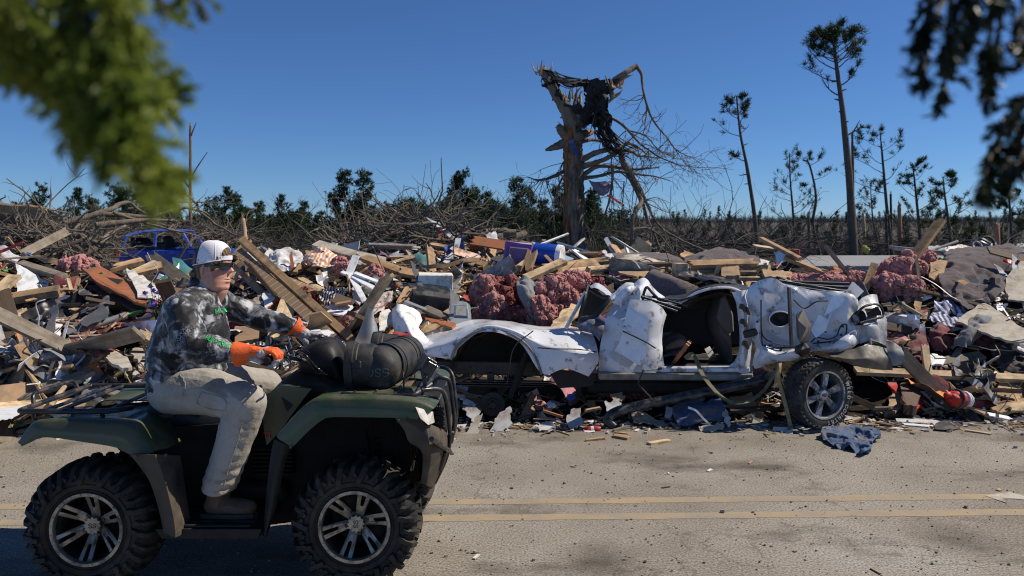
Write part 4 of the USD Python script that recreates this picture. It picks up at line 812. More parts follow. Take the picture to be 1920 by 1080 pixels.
sh = blob2([[J(340,584,4.22,.088),J(350,612,4.15,.090),J(362,648,4.08,.085),J(400,655,4.085,.074),J(440,663,4.1,.05)],
           [J(384,548,4.43,.080),J(340,584,4.23,.090)],[J(384,548,4.43,.080),J(408,564,4.62,.085)],
           [J(408,568,4.63,.088),J(445,580,4.68,.078),J(485,595,4.72,.070),J(550,614,4.7,.05)],[J(382,550,4.42,.085),J(366,590,4.42,.13)]],core,.016,16)
v = np.asarray(sh.vertices); nrm = sh.vertex_normals
def folds(v,f,seed): return meshkit.fbm(v * f,3,seed) - .5
fold = .028 * folds(v,np.array([9,9,5.]),3) + .022 * (.2 - np.abs(folds(v,np.array([15,15,9.]),13))) + .012 * folds(v,np.array([22,22,14.]),5)
el = np.exp(-(np.linalg.norm(v - at(366,650,4.08),axis=1) / .10) ** 2); ax_ = (v - at(366,650,4.08)) @ V(.7,0,-.5)
ws = np.exp(-(np.abs(v[:,2] - at(0,700,4.4)[2]) / .08) ** 2)
fold += .011 * el * np.sin(ax_ * 150) + .009 * ws * np.sin(v[:,2] * 95 + 3 * np.sin(v[:,0] * 14))
sh = trimesh.Trimesh(v + nrm * fold[:,None],sh.faces,process=False)
put('shirt',sh,camo,rider,smooth=True)
co = []
for k,q in enumerate(np.linspace(0,2 * math.pi,33)):
    b0 = at(386,545,4.43) + V(.095 * math.cos(q) + .004,.10 * math.sin(q),-.035 * math.cos(q)); b1 = at(388,527,4.43) + V(.083 * math.cos(q) + .006,.084 * math.sin(q),-.012 * math.cos(q) - .006 + .02 * (math.cos(q) < -.2)); co.append([b0,lerp(b0,b1,.5) + V(.004 * math.cos(q),.004 * math.sin(q),0),b1,b1 - V(.004 * math.cos(q),.004 * math.sin(q),0)])
put('collar',thick(np.array(co),.005),camo,rider,smooth=40)
from scipy.spatial import cKDTree
def print_on(mesh,text,h,p0,p1,name='lettering',lift=.004):
    t = meshkit.text_mesh(text,h,.001,len(text) < 4); t = t.subdivide_to_size(.012) if hasattr(t,'subdivide_to_size') else t; v = np.asarray(t.vertices); L = v[:,0].max(); p0,p1 = np.asarray(p0),np.asarray(p1); e = p1 - p0; sc = np.hypot(e[0],e[2]) / L
    ex = V(e[0],0,e[2]); ex /= np.linalg.norm(ex); ez = V(-ex[2],0,ex[0]); P_ = p0 + v[:,:1] * sc * ex + v[:,1:2] * ez
    mv,mn = np.asarray(mesh.vertices),trimesh.Trimesh(mesh.vertices,mesh.faces,process=False).vertex_normals; ok = mn[:,1] < -.05
    kd = cKDTree(mv[ok][:,[0,2]]); dd,ii = kd.query(P_[:,[0,2]],k=30); yy = mv[ok][:,1][ii]; ym = np.where(dd < .03,yy,9).min(1); ym = np.clip(ym,np.median(ym) - .03,np.median(ym) + .03); w_ = np.exp(-(dd / .012) ** 2) * (np.abs(yy - ym[:,None]) < .03) + 1e-12; yf_ = np.where(w_.sum(1) > 1e-6,(yy * w_).sum(1) / w_.sum(1),ym)
    yf_ = np.clip(yf_,np.median(yf_) - .04,np.median(yf_) + .04)
    P_[:,1] = yf_ - lift - .002 * (v[:,2] > .0005); put(name,trimesh.Trimesh(P_,t.faces,process=False),green_ink,rider)
print_on(sh,'HUK FISHING',.019,at(386,634,4.05),at(440,657,4.05))
print_on(sh,'HUK',.022,at(404,588,4.3),at(420,586,4.3))
tr = blob([[J(326,728,4.32,.135),J(400,736,4.22,.118),J(462,756,4.13,.100),J(448,800,4.14,.096),J(426,868,4.15,.088),J(412,908,4.15,.086)],
           [J(330,722,4.54,.135),J(420,716,4.7,.115),J(498,724,4.84,.098),J(470,800,4.84,.088),J(450,880,4.82,.082)],[J(328,726,4.32,.135),J(330,722,4.54,.135)],[J(380,722,4.38,.11),J(385,715,4.55,.11)]],.011,12)
v = np.asarray(tr.vertices); nrm = tr.vertex_normals
fo = .014 * folds(v,np.array([8,8,5.]),8) + .013 * (.2 - np.abs(folds(v,np.array([17,17,7.]),9))) + .004 * (.2 - np.abs(folds(v,np.array([40,40,22.]),4)))
kn = np.exp(-(np.linalg.norm(v - at(440,775,4.14),axis=1) / .09) ** 2); fo += .007 * kn * np.sin(((v - at(440,775,4.14)) @ V(.5,0,.86)) * 130)
an = sstep(1.0,0,(v[:,2] - at(0,915,4.15)[2]) / .28) * (v[:,0] < at(470,0,4.15)[0]) * (v[:,2] < at(0,830,4.15)[2]); fo += .0035 * an * np.sin(v[:,2] * 120 + 12 * v[:,0])
hem = at(0,919,4.15)[2]; nv = v + nrm * fo[:,None]; nv[:,2] = np.maximum(nv[:,2],hem + .012 * np.sin(nv[:,0] * 30))
trn = trimesh.Trimesh(nv,tr.faces,process=False); put('trousers',trn,khaki,rider,smooth=True)
def seam(pts,mesh=None):
    C = spline([at(*p) for p in pts],40); tv = np.asarray(trn.vertices); kd = cKDTree(tv); _,ii = kd.query(C,k=6); N = trimesh.Trimesh(tv,trn.faces,process=False).vertex_normals; return tube(tv[ii].mean(1) + N[ii].mean(1) * .0015,.0022,5)
put('seam',seam([(335,700,4.19),(352,722,4.17),(350,740,4.17)]),khaki,rider); put('seam',seam([(375,735,4.1),(420,748,4.05),(416,772,4.05),(368,762,4.1),(375,735,4.1)]),khaki,rider); put('seam',seam([(455,790,4.03),(446,830,4.05),(432,870,4.06),(420,912,4.07)]),khaki,rider)
for fx,dd_ in ((0,4.15),(1,4.82)):
    c = at(410 + 42 * fx,930 - 18 * fx,dd_); z0 = .352; b = blob([[(c + [0,0,.02],.062),(V(c[0] - .005,c[1],z0 + .06),.058)],[(V(c[0] - .03,c[1],z0 + .045),.046),(V(c[0] + .09,c[1] - .004,z0 + .043),.045),(V(c[0] + .165,c[1] - .008,z0 + .036),.036)]],.012,8)
    bv = np.asarray(b.vertices); bv[:,2] = np.maximum(bv[:,2],z0); bt = put('boot',trimesh.Trimesh(bv,b.faces,process=False),boot_mat,rider,smooth=True)
    so = hull([V(c[0] + x,c[1] + y,z0 + z_) for x,y in ((-.08,-.04),(-.08,.04),(.10,.05),(.19,.03),(.205,0),(.19,-.04),(.10,-.055)) for z_ in (-.012,.012)])
    put('boot_sole',so,rubber,rider)
def glove(Gp,s,wrist,cuff,m1=None,m2=None):
    orange_,grey_ = m1 or orange_glove,m2 or grey_leather
    fing,tips,th = [],[],[]
    for k in range(4):
        y = Gp[1] + s * (-.045 + .0255 * k); ln = [.86,1.0,1.04,.97][k]; g = lambda x,z: V(Gp[0] + x,y,Gp[2] + z)
        fing.append([(g(-.018,.042),.0145),(g(.020 * ln,.040),.0135),(g(.044 * ln,.018),.0125),(g(.042 * ln,-.006),.0115)])
        tips.append([(g(.042 * ln,-.004),.0122),(g(.030 * ln,-.028),.0112),(g(.006,-.034),.0102)])
    th = [[(Gp + V(-.05,s * .045,.01),.017),(Gp + V(-.02,s * .068,-.012),.0145),(Gp + V(.012,s * .062,-.026),.0125)]]
    wv = np.asarray(wrist); back = [[(wv,.036),(Gp + V(-.03,s * -.04,.030),.019)],[(wv,.036),(Gp + V(-.03,s * .032,.030),.019)],[(Gp + V(-.03,s * -.04,.030),.019),(Gp + V(-.03,s * .032,.030),.019)],[(Gp + V(-.045,-.03 * s,-.004),.017),(Gp + V(-.045,.03 * s,-.004),.017),(wv,.033)]]
    gb = blob(back + fing,.0045,7); put('glove',noisy(gb,.003,60,1),orange_,rider,smooth=True)
    put('glove_palm',noisy(blob(tips + th + [[(wv - [0,0,.006],.034),(Gp + V(-.046,-.034 * s,-.006),.017),(Gp + V(-.046,.03 * s,-.006),.017)]],.0045,6),.003,60,2),grey_,rider,smooth=True)
    kn_ = blob([[(Gp + V(-.040,s * -.047,.030),.0195),(Gp + V(-.042,s * .036,.034),.0205)],[(Gp + V(-.025,s * -.048,.034),.017),(Gp + V(-.028,s * .036,.039),.0185)]],.005,5); put('glove_patch',kn_,grey_,rider,smooth=True)
    c0 = np.asarray(cuff); d = wv - c0; L = np.linalg.norm(d); d /= L
    P_ = np.array([c0 - d * .01,c0,c0 + d * L * .5,wv - d * .005,wv + d * .02]); m = tube(P_,[.064,.063,.052,.041,.037],26,False); put('glove_cuff',cat_([noisy(m,.004,25,4)]),orange_glove,rider,smooth=True)
glove(GN,1,GN + V(-.105,-.005,.032),at(446,664,4.1)); glove(GF,-1,GF + V(-.085,.0,.055),at(549,612,4.7),grey_leather,grey_leather)
# crushed white truck
van_white = mat('white_paint_scuffed',(.66,.67,.69),.25,.02,2.5,coat=.6,dirt=.06,dirtcol=(.20,.16,.12),dscale=9,dsoft=.05,world=True)
van_inner = mat('white_inner_paint',(.56,.58,.62),.3,.1,5,coat=.5,dirt=.1,dirtcol=(.14,.12,.10),dscale=9,dsoft=.06,world=True)
grimy = mat('grimy_metal',(.045,.042,.038),.7,.5,9,metal=.3,dirt=.5,dirtcol=(.11,.085,.06),dscale=6,world=True,bump=.3,bscale=40)
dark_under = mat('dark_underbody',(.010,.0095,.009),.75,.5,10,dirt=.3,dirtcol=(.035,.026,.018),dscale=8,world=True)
sill_dirt = mat('dusty_sill',(.25,.22,.18),.8,.2,6,dirt=.35,dirtcol=(.15,.115,.08),dscale=8,world=True)
rubber_black = mat('black_trim',(.010,.010,.011),.45,.3,20,dirt=.12,dirtcol=(.05,.045,.04),world=True)
taupe = mat('taupe_trim',(.10,.088,.075),.75,.15,30,bump=.2,bscale=120,world=True)
grey_plastic = mat('grey_plastic',(.13,.14,.155),.45,.2,9,dirt=.25,world=True)
clear_plastic = mat('clear_plastic',(.6,.65,.7),.2,.2,9,alpha=.35,world=True)
silver = mat('silver_alloy',(.52,.53,.54),.3,.1,9,metal=.9,dirt=.25,dirtcol=(.12,.1,.08),dscale=12)
at_rubber = mat('truck_tyre_rubber',(.014,.014,.014),.75,.3,9,bump=.25,bscale=70,dirt=.42,dirtcol=(.075,.066,.056),dscale=8)
letter_white = mat('tyre_letter_white',(.50,.50,.48),.7,.1,30)
def facets(P,freq,seed,k=7):
    r = np.random.default_rng(seed + 70); out = 0; P = P + .10 * (meshkit.fbm(P * 2.5 + seed,2,seed)[...,None] - .5)
    for j in range(k):
        d = r.normal(size=3); d /= np.linalg.norm(d); q = (P @ d) * freq * r.uniform(.25,.75) + r.random(); out = out + (np.abs(q - np.floor(q) - .5) - .25) * r.uniform(.5,1)
    return out / k * 2.2
def surf(rows,nu=20,nv=28,amp=0.0,freq=4.0,seed=0,sharp=.7,t=.004):
    A = [spline([at(*p) for p in r],nv) for r in rows]; P = np.stack([spline(np.array(A)[:,j],nu) for j in range(nv)],1)
    if amp:
        du,dv_ = np.gradient(P,axis=0),np.gradient(P,axis=1); N = np.cross(du,dv_); N /= np.maximum(np.linalg.norm(N,axis=2,keepdims=True),1e-9)
        n = meshkit.fbm(P * freq + seed * 3.1,3,seed) - .5; n = lerp(n,facets(P,freq,seed),sharp); P = P + N * (amp * 2 * n)[...,None]
    return thick(P,t) if t else grid(P)
truck = thing('crushed_truck','crushed white pickup truck with torn-off doors lying against the debris heap','truck',at(1250,715,8.2))
W = lambda n,m,mt=van_white,sm=32,**k: put(n,m,mt,truck,smooth=sm,**k)
W('rear_quarter_panel',surf([[(772,634,8.8),(830,614,8.75),(880,604,8.7),(920,600,8.7),(960,603,8.7),(1010,611,8.7),(1060,610,8.7),(1108,619,8.6)],
    [(768,648,8.4),(828,628,8.3),(878,611,8.2),(918,604,8.15),(958,608,8.15),(1012,618,8.15),(1066,618,8.1),(1112,630,8.05)],
    [(775,657,8.15),(832,642,8.0),(872,624,7.92),(912,610,7.88),(962,617,7.85),(1020,640,7.8),(1072,650,7.78),(1120,656,7.85)],
    [(780,662,8.1),(836,660,7.95),(862,640,7.88),(908,615,7.85),(966,628,7.82),(1010,662,7.76),(1070,672,7.72),(1122,680,7.8)],
    [(786,666,8.1),(846,672,7.92),(858,650,7.86),(906,622,7.84),(972,640,7.8),(1016,700,7.74),(1062,692,7.74),(1104,706,7.8)]],44,90,.055,3.6,2,.97),sm=20)
W('body_crease',tube(spline([at(*p) for p in [(1008,652,7.74),(1040,654,7.72),(1085,655,7.74),(1119,660,7.80)]],30),.006,5),rubber_black)
W('wheel_arch_lip',[tube(spline([at(*p) for p in [(846,674,7.92),(853,655,7.88),(872,634,7.86),(905,619,7.85),(945,622,7.83),(980,640,7.8),(1003,668,7.77),(1016,702,7.75)]],40),.014,8)],sill_dirt)
a = np.linspace(0,math.pi,24); cxy = at(925,700,7.95)
W('wheel_well',grid(np.array([[V(cxy[0] - (.42 - .05 * k) * math.cos(q),7.9 + .75 * k,cxy[2] + (.42 - .12 * k) * math.sin(q) + .02 * math.sin(9 * q)) for q in a] for k in np.linspace(0,1,8)])),grimy)
W('well_back',side_plate([(842,700),(850,655),(880,630),(920,622),(965,632),(1000,660),(1010,700)],8.6,8.63),grimy)
fr = [beam(at(800,687,8.12),at(1020,692,8.12),.07,.135,.01)]
W('frame_rail',fr,grimy)
for px,r in ((851,.035),(882,.014),(924,.018),(970,.016)): W('rail_hole',moved(trimesh.creation.cylinder(r,.004,sections=18),rot(math.pi / 2),at(px,688,8.075)),rubber_black)
for px,py,q in ((920,710,(.07,.05,.12)),(990,686,(.12,.06,.10)),(870,712,(.04,.05,.1))): W('rail_bracket',moved(cbox(*q,.008),None,at(px,py,8.06)),grimy)
W('lower_bracket_plate',hull([at(1024,690,7.85),at(1118,700,7.85),at(1112,724,7.85),at(1048,728,7.85),at(1024,690,8.0),at(1118,700,8.0),at(1112,724,8.0),at(1048,728,8.0)]),dark_under)
hubc = at(924,758,7.75)
W('brake_hub',[moved(lathe([(0,-.06),(.03,-.06),(.035,-.03),(.06,-.028),(.065,0),(.115,.0),(.118,.012),(.118,.03),(.05,.035),(.05,.1)],30),None,hubc)] + [moved(trimesh.creation.cylinder(.009,.05,sections=8),rot(math.pi / 2),hubc + [.048 * math.cos(q),-.035,.048 * math.sin(q)]) for q in np.linspace(0,6.28,7)[:-1]],dark_under)
W('axle',tube([hubc,hubc + [0,1.4,.02]],.045,10),dark_under)
W('shock_absorber',tube([at(1000,640,8.0),at(985,672,7.98),at(955,748,7.85)],[.022,.035,.028],10),dark_under)
for k in range(3): W('leaf_spring',beam(at(850 + 8 * k,712 + 5 * k,7.95),at(1050 - 15 * k,716 + 4 * k,8.1),.06,.011,.002),grimy)
W('hanging_cable',wire([at(1000,620,7.8),at(965,650,7.78),at(955,690,7.78),at(951,720,7.78)],.006),grimy)
W('chassis',[beam(at(820,722,8.9),at(1500,722,8.9),.9,.16,.02),beam(at(1100,722,8.15),at(1440,722,8.15),.25,.12,.02)],dark_under)
W('cab_corner',surf([[(1152,566,8.05),(1172,556,8.0),(1192,552,7.98),(1222,556,7.95)],[(1136,600,7.95),(1160,598,7.9),(1190,596,7.88),(1230,600,7.88)],[(1127,640,7.9),(1155,640,7.84),(1190,640,7.82),(1240,640,7.84)],[(1123,676,7.88),(1155,676,7.8),(1195,676,7.79),(1245,678,7.8)],[(1122,697,7.9),(1155,697,7.8),(1195,697,7.79),(1247,697,7.8)]],34,30,.06,4.5,4,.95),sm=22)
W('sill',[beam(at(1122,704,7.78),at(1410,706,7.78),.10,.07,.012)],sill_dirt)
W('sill_step',beam(at(1236,692,7.80),at(1404,692,7.80),.10,.05,.01),van_inner)
W('door_sill_rubber',beam(at(1244,684,7.9),at(1390,685,7.9),.12,.02,.004),rubber_black)
W('bent_door',surf([[(1181,561,7.62),(1200,563,7.6),(1222,566,7.58),(1240,576,7.6),(1251,590,7.66)],[(1174,590,7.58),(1196,592,7.54),(1222,598,7.52),(1240,606,7.56),(1247,614,7.64)],[(1167,618,7.54),(1192,628,7.49),(1216,638,7.48),(1234,645,7.54),(1241,650,7.6)],
    [(1163,636,7.52),(1186,648,7.48),(1208,658,7.47),(1226,664,7.52),(1236,668,7.58)],[(1152,658,7.54),(1170,668,7.5),(1188,679,7.48),(1206,692,7.5),(1230,692,7.56)]],46,46,.075,3.6,7,.97,.006),sm=20)
W('door_trim_strip',tube([at(1168,621,7.505),at(1192,632,7.455),at(1214,643,7.45),at(1229,653,7.48)],.007,6),rubber_black)
W('door_edge_bracket',[beam(at(1206,694,7.5),at(1196,720,7.5),.02,.012),beam(at(1196,720,7.5),at(1222,748,7.55),.014,.012),beam(at(1212,692,7.55),at(1240,690,7.6),.03,.03)],rubber_black)
W('crumpled_rear_pillar',surf([[(1146,556,8.25),(1160,540,8.2),(1180,530,8.2),(1196,528,8.25)],[(1144,562,8.1),(1158,550,7.98),(1178,540,7.95),(1194,536,8.05)],[(1150,570,8.05),(1162,566,7.93),(1176,560,7.92),(1192,545,8.0)],[(1158,580,8.05),(1166,576,7.95),(1178,566,7.98),(1190,556,8.05)]],22,22,0.11,7,9,.9))
W('crumpled_roof_corner',surf([[(1188,535,8.2),(1204,527,8.2),(1222,532,8.3),(1252,562,8.4)],[(1186,548,8.0),(1200,540,7.95),(1214,548,8.05),(1240,568,8.2)],[(1190,562,7.95),(1200,562,7.9),(1208,566,7.98),(1226,574,8.1)]],18,24,0.088,6,12,.9))
W('quarter_window_seal',tube(spline([at(*p) for p in [(1204,560,7.88),(1212,539,7.9),(1222,548,7.92),(1236,564,7.95),(1222,566,7.9),(1204,560,7.88)]],40),.014,8),rubber_black)
W('window_pillar',beam(at(1061,616,8.0),at(1098,548,8.1),.03,.035,.006))
W('window_seal',tube(spline([at(*p) for p in [(1102,536,8.2),(1096,562,8.05),(1088,592,8.0),(1096,598,7.98),(1118,590,7.98),(1134,572,8.0),(1142,558,8.05),(1130,556,8.1),(1112,546,8.15),(1102,536,8.2)]],60),.020,8),mat('seal_green_black',(.008,.016,.016),.4,.3,20,world=True))
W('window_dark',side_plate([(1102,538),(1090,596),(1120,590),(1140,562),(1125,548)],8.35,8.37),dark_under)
W('torn_window_frame',surf([[(1104,536,8.4),(1118,530,8.4),(1134,538,8.4),(1146,552,8.4)],[(1108,540,8.15),(1120,540,8.1),(1132,546,8.1),(1142,560,8.15)]],10,20,.03,9,14,.9))
W('torn_cab_lining',surf([[(1086,598,8.05),(1100,592,8.0),(1120,596,7.98),(1136,604,7.95)],[(1082,612,7.95),(1100,610,7.9),(1118,612,7.86),(1130,620,7.85)],[(1086,620,7.95),(1100,622,7.9),(1116,630,7.86),(1124,640,7.86)]],16,22,.07,11,15,.9),mat('torn_lining',(.10,.12,.19),.8,.9,18,world=True,dirt=.3))
W('roof_edge',tube(spline([at(*p) for p in [(1236,568,8.1),(1262,570,8.05),(1282,564,8.0),(1304,550,7.95),(1335,541,7.9),(1370,540,7.88),(1400,552,7.86)]],50),.024,8,flat=.6))
W('roof_panel',surf([[(1240,562,8.2),(1282,560,8.1),(1304,545,8.05),(1345,537,8.0),(1402,548,7.95)],[(1252,556,8.8),(1290,552,8.8),(1315,540,8.75),(1350,534,8.7),(1402,540,8.7)],[(1262,552,9.5),(1296,548,9.5),(1320,538,9.5),(1352,531,9.5),(1402,534,9.5)]],16,40,.05,5,18,.8),rubber_black)
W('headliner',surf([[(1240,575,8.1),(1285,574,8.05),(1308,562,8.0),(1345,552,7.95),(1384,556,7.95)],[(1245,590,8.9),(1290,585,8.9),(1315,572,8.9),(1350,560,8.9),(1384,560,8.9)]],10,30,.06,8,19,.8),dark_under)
for k,(p,q) in enumerate([((1202,556,7.86),(1276,579,7.9)),((1206,562,7.84),(1270,584,7.88)),((1222,556,7.95),(1290,574,7.95)),((1262,566,7.98),(1304,556,7.95))]): W('bent_trim_bar',beam(at(*p),at(*q),.03,.022,.004),rubber_black)
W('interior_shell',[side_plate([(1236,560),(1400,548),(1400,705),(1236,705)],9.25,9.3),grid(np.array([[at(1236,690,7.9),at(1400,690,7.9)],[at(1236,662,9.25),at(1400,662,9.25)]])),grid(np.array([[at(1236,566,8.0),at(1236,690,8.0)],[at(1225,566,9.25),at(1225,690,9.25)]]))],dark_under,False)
def slab_(pts,d,t,bev,n=3):
    xz = Polygon([tuple(at(a,b,d)[[0,2]]) for a,b in pts]); rings_ = []
    for k in range(-n,n + 1):
        q = k / n; off = bev * (1 - math.sqrt(max(1 - q * q,0))); g = xz.buffer(-off); rings_.append((g,q))
    pts3 = []
    for g,q in rings_:
        for x,z in list(g.exterior.coords): pts3.append((x,d + t / 2 + q * t / 2,z))
    return hull(pts3)
W('seat_backrest',[slab_([(1338,600),(1352,558),(1362,554),(1372,575),(1378,640),(1380,682),(1368,686),(1358,640),(1340,625)],8.15,.5,.05)],taupe)
W('headrest_panel',slab_([(1352,560),(1362,552),(1376,590),(1378,622),(1366,628),(1352,610),(1344,596)],8.05,.08,.02),taupe)
W('seat_cushion',[slab_([(1238,640),(1242,624),(1262,622),(1272,628),(1272,640)],8.1,.5,.05),slab_([(1262,630),(1278,626),(1290,632),(1296,645),(1292,656),(1270,660),(1250,664),(1238,668),(1238,645)],8.0,.5,.05)],mat('seat_cloth',(.05,.046,.042),.9,.3,30,dirt=.2,world=True))
W('seat_trim',[slab_([(1238,668),(1262,660),(1292,653),(1290,662),(1262,668),(1240,674)],7.95,.3,.02)],taupe)
W('door_pillar',surf([[(1372,548,7.82),(1384,546,7.78),(1396,544,7.78),(1408,542,7.85)],[(1380,572,7.8),(1388,572,7.72),(1397,572,7.72),(1410,572,7.82)],[(1385,610,7.8),(1392,610,7.72),(1400,610,7.73),(1410,610,7.82)],[(1386,650,7.8),(1392,650,7.72),(1400,650,7.73),(1410,650,7.82)],[(1378,676,7.8),(1388,680,7.73),(1400,684,7.74),(1411,686,7.82)],[(1360,690,7.82),(1378,696,7.75),(1398,702,7.76),(1411,704,7.82)]],36,16,.014,7,21,.4),van_inner)
for px,py in ((1391,575),(1392,603),(1396,644),(1398,580)): W('hinge',[moved(cbox(.05,.03,.05,.008),rot(0,.4,.2),at(px,py,7.70)),moved(cbox(.02,.05,.08,.005),rot(0,-.3,0),at(px + 4,py + 3,7.69))],grimy)
W('check_strap',[beam(at(1394,628,7.69),at(1424,620,7.66),.03,.07,.01)],rubber_black)
dr = [[(1404,536,7.8),(1424,527,7.72),(1450,522,7.70),(1478,534,7.72),(1530,545,7.75),(1585,546,7.75),(1604,540,7.8)],
      [(1405,565,7.76),(1424,560,7.66),(1455,560,7.68),(1490,562,7.70),(1540,564,7.72),(1585,562,7.66),(1608,566,7.72)],
      [(1406,600,7.74),(1424,600,7.64),(1455,600,7.70),(1490,600,7.73),(1540,600,7.73),(1590,598,7.62),(1612,604,7.68)],
      [(1408,630,7.72),(1426,632,7.62),(1455,636,7.70),(1490,634,7.72),(1545,630,7.72),(1592,626,7.60),(1616,630,7.66)],
      [(1410,655,7.70),(1430,660,7.56),(1458,662,7.56),(1492,656,7.58),(1540,648,7.58),(1588,640,7.54),(1616,640,7.64)],
      [(1412,672,7.70),(1430,674,7.58),(1460,668,7.55),(1495,662,7.56),(1540,656,7.56),(1586,650,7.54),(1614,646,7.64)],
      [(1416,690,7.72),(1438,684,7.64),(1464,676,7.6),(1495,668,7.62),(1540,661,7.62),(1584,656,7.6),(1613,650,7.7)]]
W('front_door',surf(dr,56,76,.11,6,24,.95,.006),van_inner,22)
P6 = lambda pts,d=7.6: [at(a,b,d) for a,b in pts]
for pts in ([(1427,562),(1427,590),(1428,622),(1436,636),(1458,645),(1488,649)],[(1427,620),(1430,648),(1438,653),(1465,652),(1488,651)],[(1520,642),(1532,633),(1552,636),(1568,630),(1576,612),(1586,608),(1587,622),(1580,634),(1560,640),(1524,644)],[(1488,562),(1508,578),(1530,566),(1552,564)]): W('wiring',wire(P6(pts,7.60),.007,6,40),rubber_black)
c = at(1462,598,7.625); sh_ = lathe([(.098,-.012),(.09,-.004),(.085,.02),(0,.05)],30); W('speaker_opening',moved(trimesh.Trimesh(sh_.vertices * [1.05,1,.72],sh_.faces,process=False),rot(0,-.1,.15),c),rubber_black)
W('speaker_rim',tube(np.array([c + V(.103 * math.cos(q),-.016,.074 * math.sin(q)) for q in np.linspace(0,2 * math.pi,40)]),.008,6),van_inner)
W('window_channel',[beam(at(1479,538,7.58),at(1484,648,7.56),.045,.02,.004)],mat('channel_brown',(.03,.024,.02),.5,.3,10,world=True)); W('window_regulator',[hull(P6([(1492,590),(1506,580),(1512,598),(1522,612),(1518,640),(1502,646),(1494,630)],7.55) + P6([(1496,600),(1512,615),(1500,640)],7.45))],taupe)
W('torn_trim',[noisy(hull(P6([(1490,652),(1512,642),(1520,652),(1518,664),(1504,672),(1490,664)],7.52) + P6([(1504,656)],7.42)).subdivide().subdivide(),.03,18,2)],rubber_black)
for px,py in ((1434,648),(1443,648),(1464,655),(1534,640),(1548,622),(1577,628),(1420,603),(1580,612),(1557,644)): W('panel_clip',moved(cbox(.02,.02,.02,.004),None,at(px,py,7.6)),rubber_black)
for pts in ([(1545,592),(1562,553),(1568,551),(1580,572)],[(1520,618),(1536,590),(1552,600),(1560,585),(1548,620),(1530,634)],[(1568,560),(1578,549),(1584,562),(1578,572)]):
    W('clear_plastic_shard',cat_([side_plate(pts,7.55,7.553)]),clear_plastic,False)
for k,(p,q) in enumerate([((1456,520,7.9),(1500,536,7.9)),((1458,526,7.85),(1590,548,7.85)),((1462,534,7.82),(1596,554,7.8)),((1500,534,7.95),(1600,540,7.95)),((1460,519,7.88),(1458,545,7.85)),((1475,528,8.1),(1592,532,8.1))]): W('bent_trim_bar',beam(at(*p),at(*q),.05,.03,.006),rubber_black)
W('hood_underside',surf([[(1450,535,8.0),(1520,545,8.0),(1600,548,8.0)],[(1450,528,9.2),(1520,534,9.2),(1600,536,9.2)]],12,24,.06,4,31,.8),rubber_black)
W('windscreen_post',hull([at(1582,554,7.7),at(1598,528,7.75),at(1620,546,7.72),at(1604,562,7.68),at(1586,556,7.8),at(1602,530,7.85),at(1616,546,7.82)]))
W('crumpled_fender',surf([[(1604,566,7.95),(1618,556,8.0),(1640,556,8.1),(1652,575,8.2)],[(1606,590,7.72),(1622,600,7.7),(1646,596,7.78),(1658,602,7.9)],[(1610,618,7.66),(1628,612,7.6),(1650,615,7.68),(1664,625,7.8)],[(1612,645,7.66),(1634,640,7.62),(1655,642,7.68),(1668,648,7.8)]],26,30,0.132,5.5,33,.9),mat('fender_grey_white',(.38,.40,.43),.35,.3,4,coat=.3,dirt=.3,dirtcol=(.12,.11,.1),world=True))
W('headlamp_bucket',[moved(lathe([(.075,0),(.07,.02),(.03,.08),(0,.09)],24),rot(0,0,.3),at(1612,596,7.62)),tube(spline([at(*p) for p in [(1604,590,7.62),(1622,574,7.62),(1648,572,7.7),(1656,592,7.75),(1640,598,7.65),(1612,606,7.6)]],40),.012,8)],rubber_black)
W('headlamp_cavity',[noisy(hull([at(1622,580,7.66),at(1648,575,7.72),at(1654,592,7.75),at(1628,596,7.66),at(1640,585,7.9)]).subdivide().subdivide(),.02,20,3)],dark_under)
W('fender_liner',surf([[(1552,664,7.6),(1590,654,7.5),(1630,646,7.5),(1672,656,7.6)],[(1560,670,7.45),(1592,672,7.35),(1632,672,7.35),(1672,672,7.5)],[(1580,680,7.5),(1602,686,7.4),(1636,692,7.4),(1674,694,7.5)]],18,30,0.044,5,35,.5),mat('liner_grey',(.05,.047,.042),.5,.3,6,dirt=.3,world=True))
W('plastic_flap',surf([[(1660,638,7.6),(1676,642,7.55),(1690,652,7.55)],[(1664,660,7.5),(1680,664,7.48),(1696,668,7.5)],[(1668,686,7.5),(1680,686,7.5),(1690,684,7.55)]],14,14,.01,5,37,.5),grey_plastic)
W('step_bar',tube(spline([at(*p) for p in [(1150,800,7.45),(1141,792,7.45),(1142,783,7.46),(1152,774,7.48),(1180,765,7.5),(1240,752,7.52),(1330,734,7.58),(1428,712,7.7)]],60),.047,14),mat('step_bar_black',(.010,.010,.011),.22,.3,8,coat=.3,dirt=.12,dirtcol=(.10,.09,.08),dscale=14,world=True))
wc = at(1532,737,7.62); Rw = rot(0,0,math.radians(20)) @ rot(0,0,0); Ro = .335
def wloc(m): return moved(m,Rw,wc)
w_ = .245; prof = [(.205,-.40 * w_),(.222,-.47 * w_),(.255,-.5 * w_),(.285,-.495 * w_),(.305,-.46 * w_),(.317,-.40 * w_),(.322,-.2 * w_),(.323,0)]; prof = prof + [(a,-b) for a,b in prof[-2::-1]]
tm = [lathe(prof,72)]
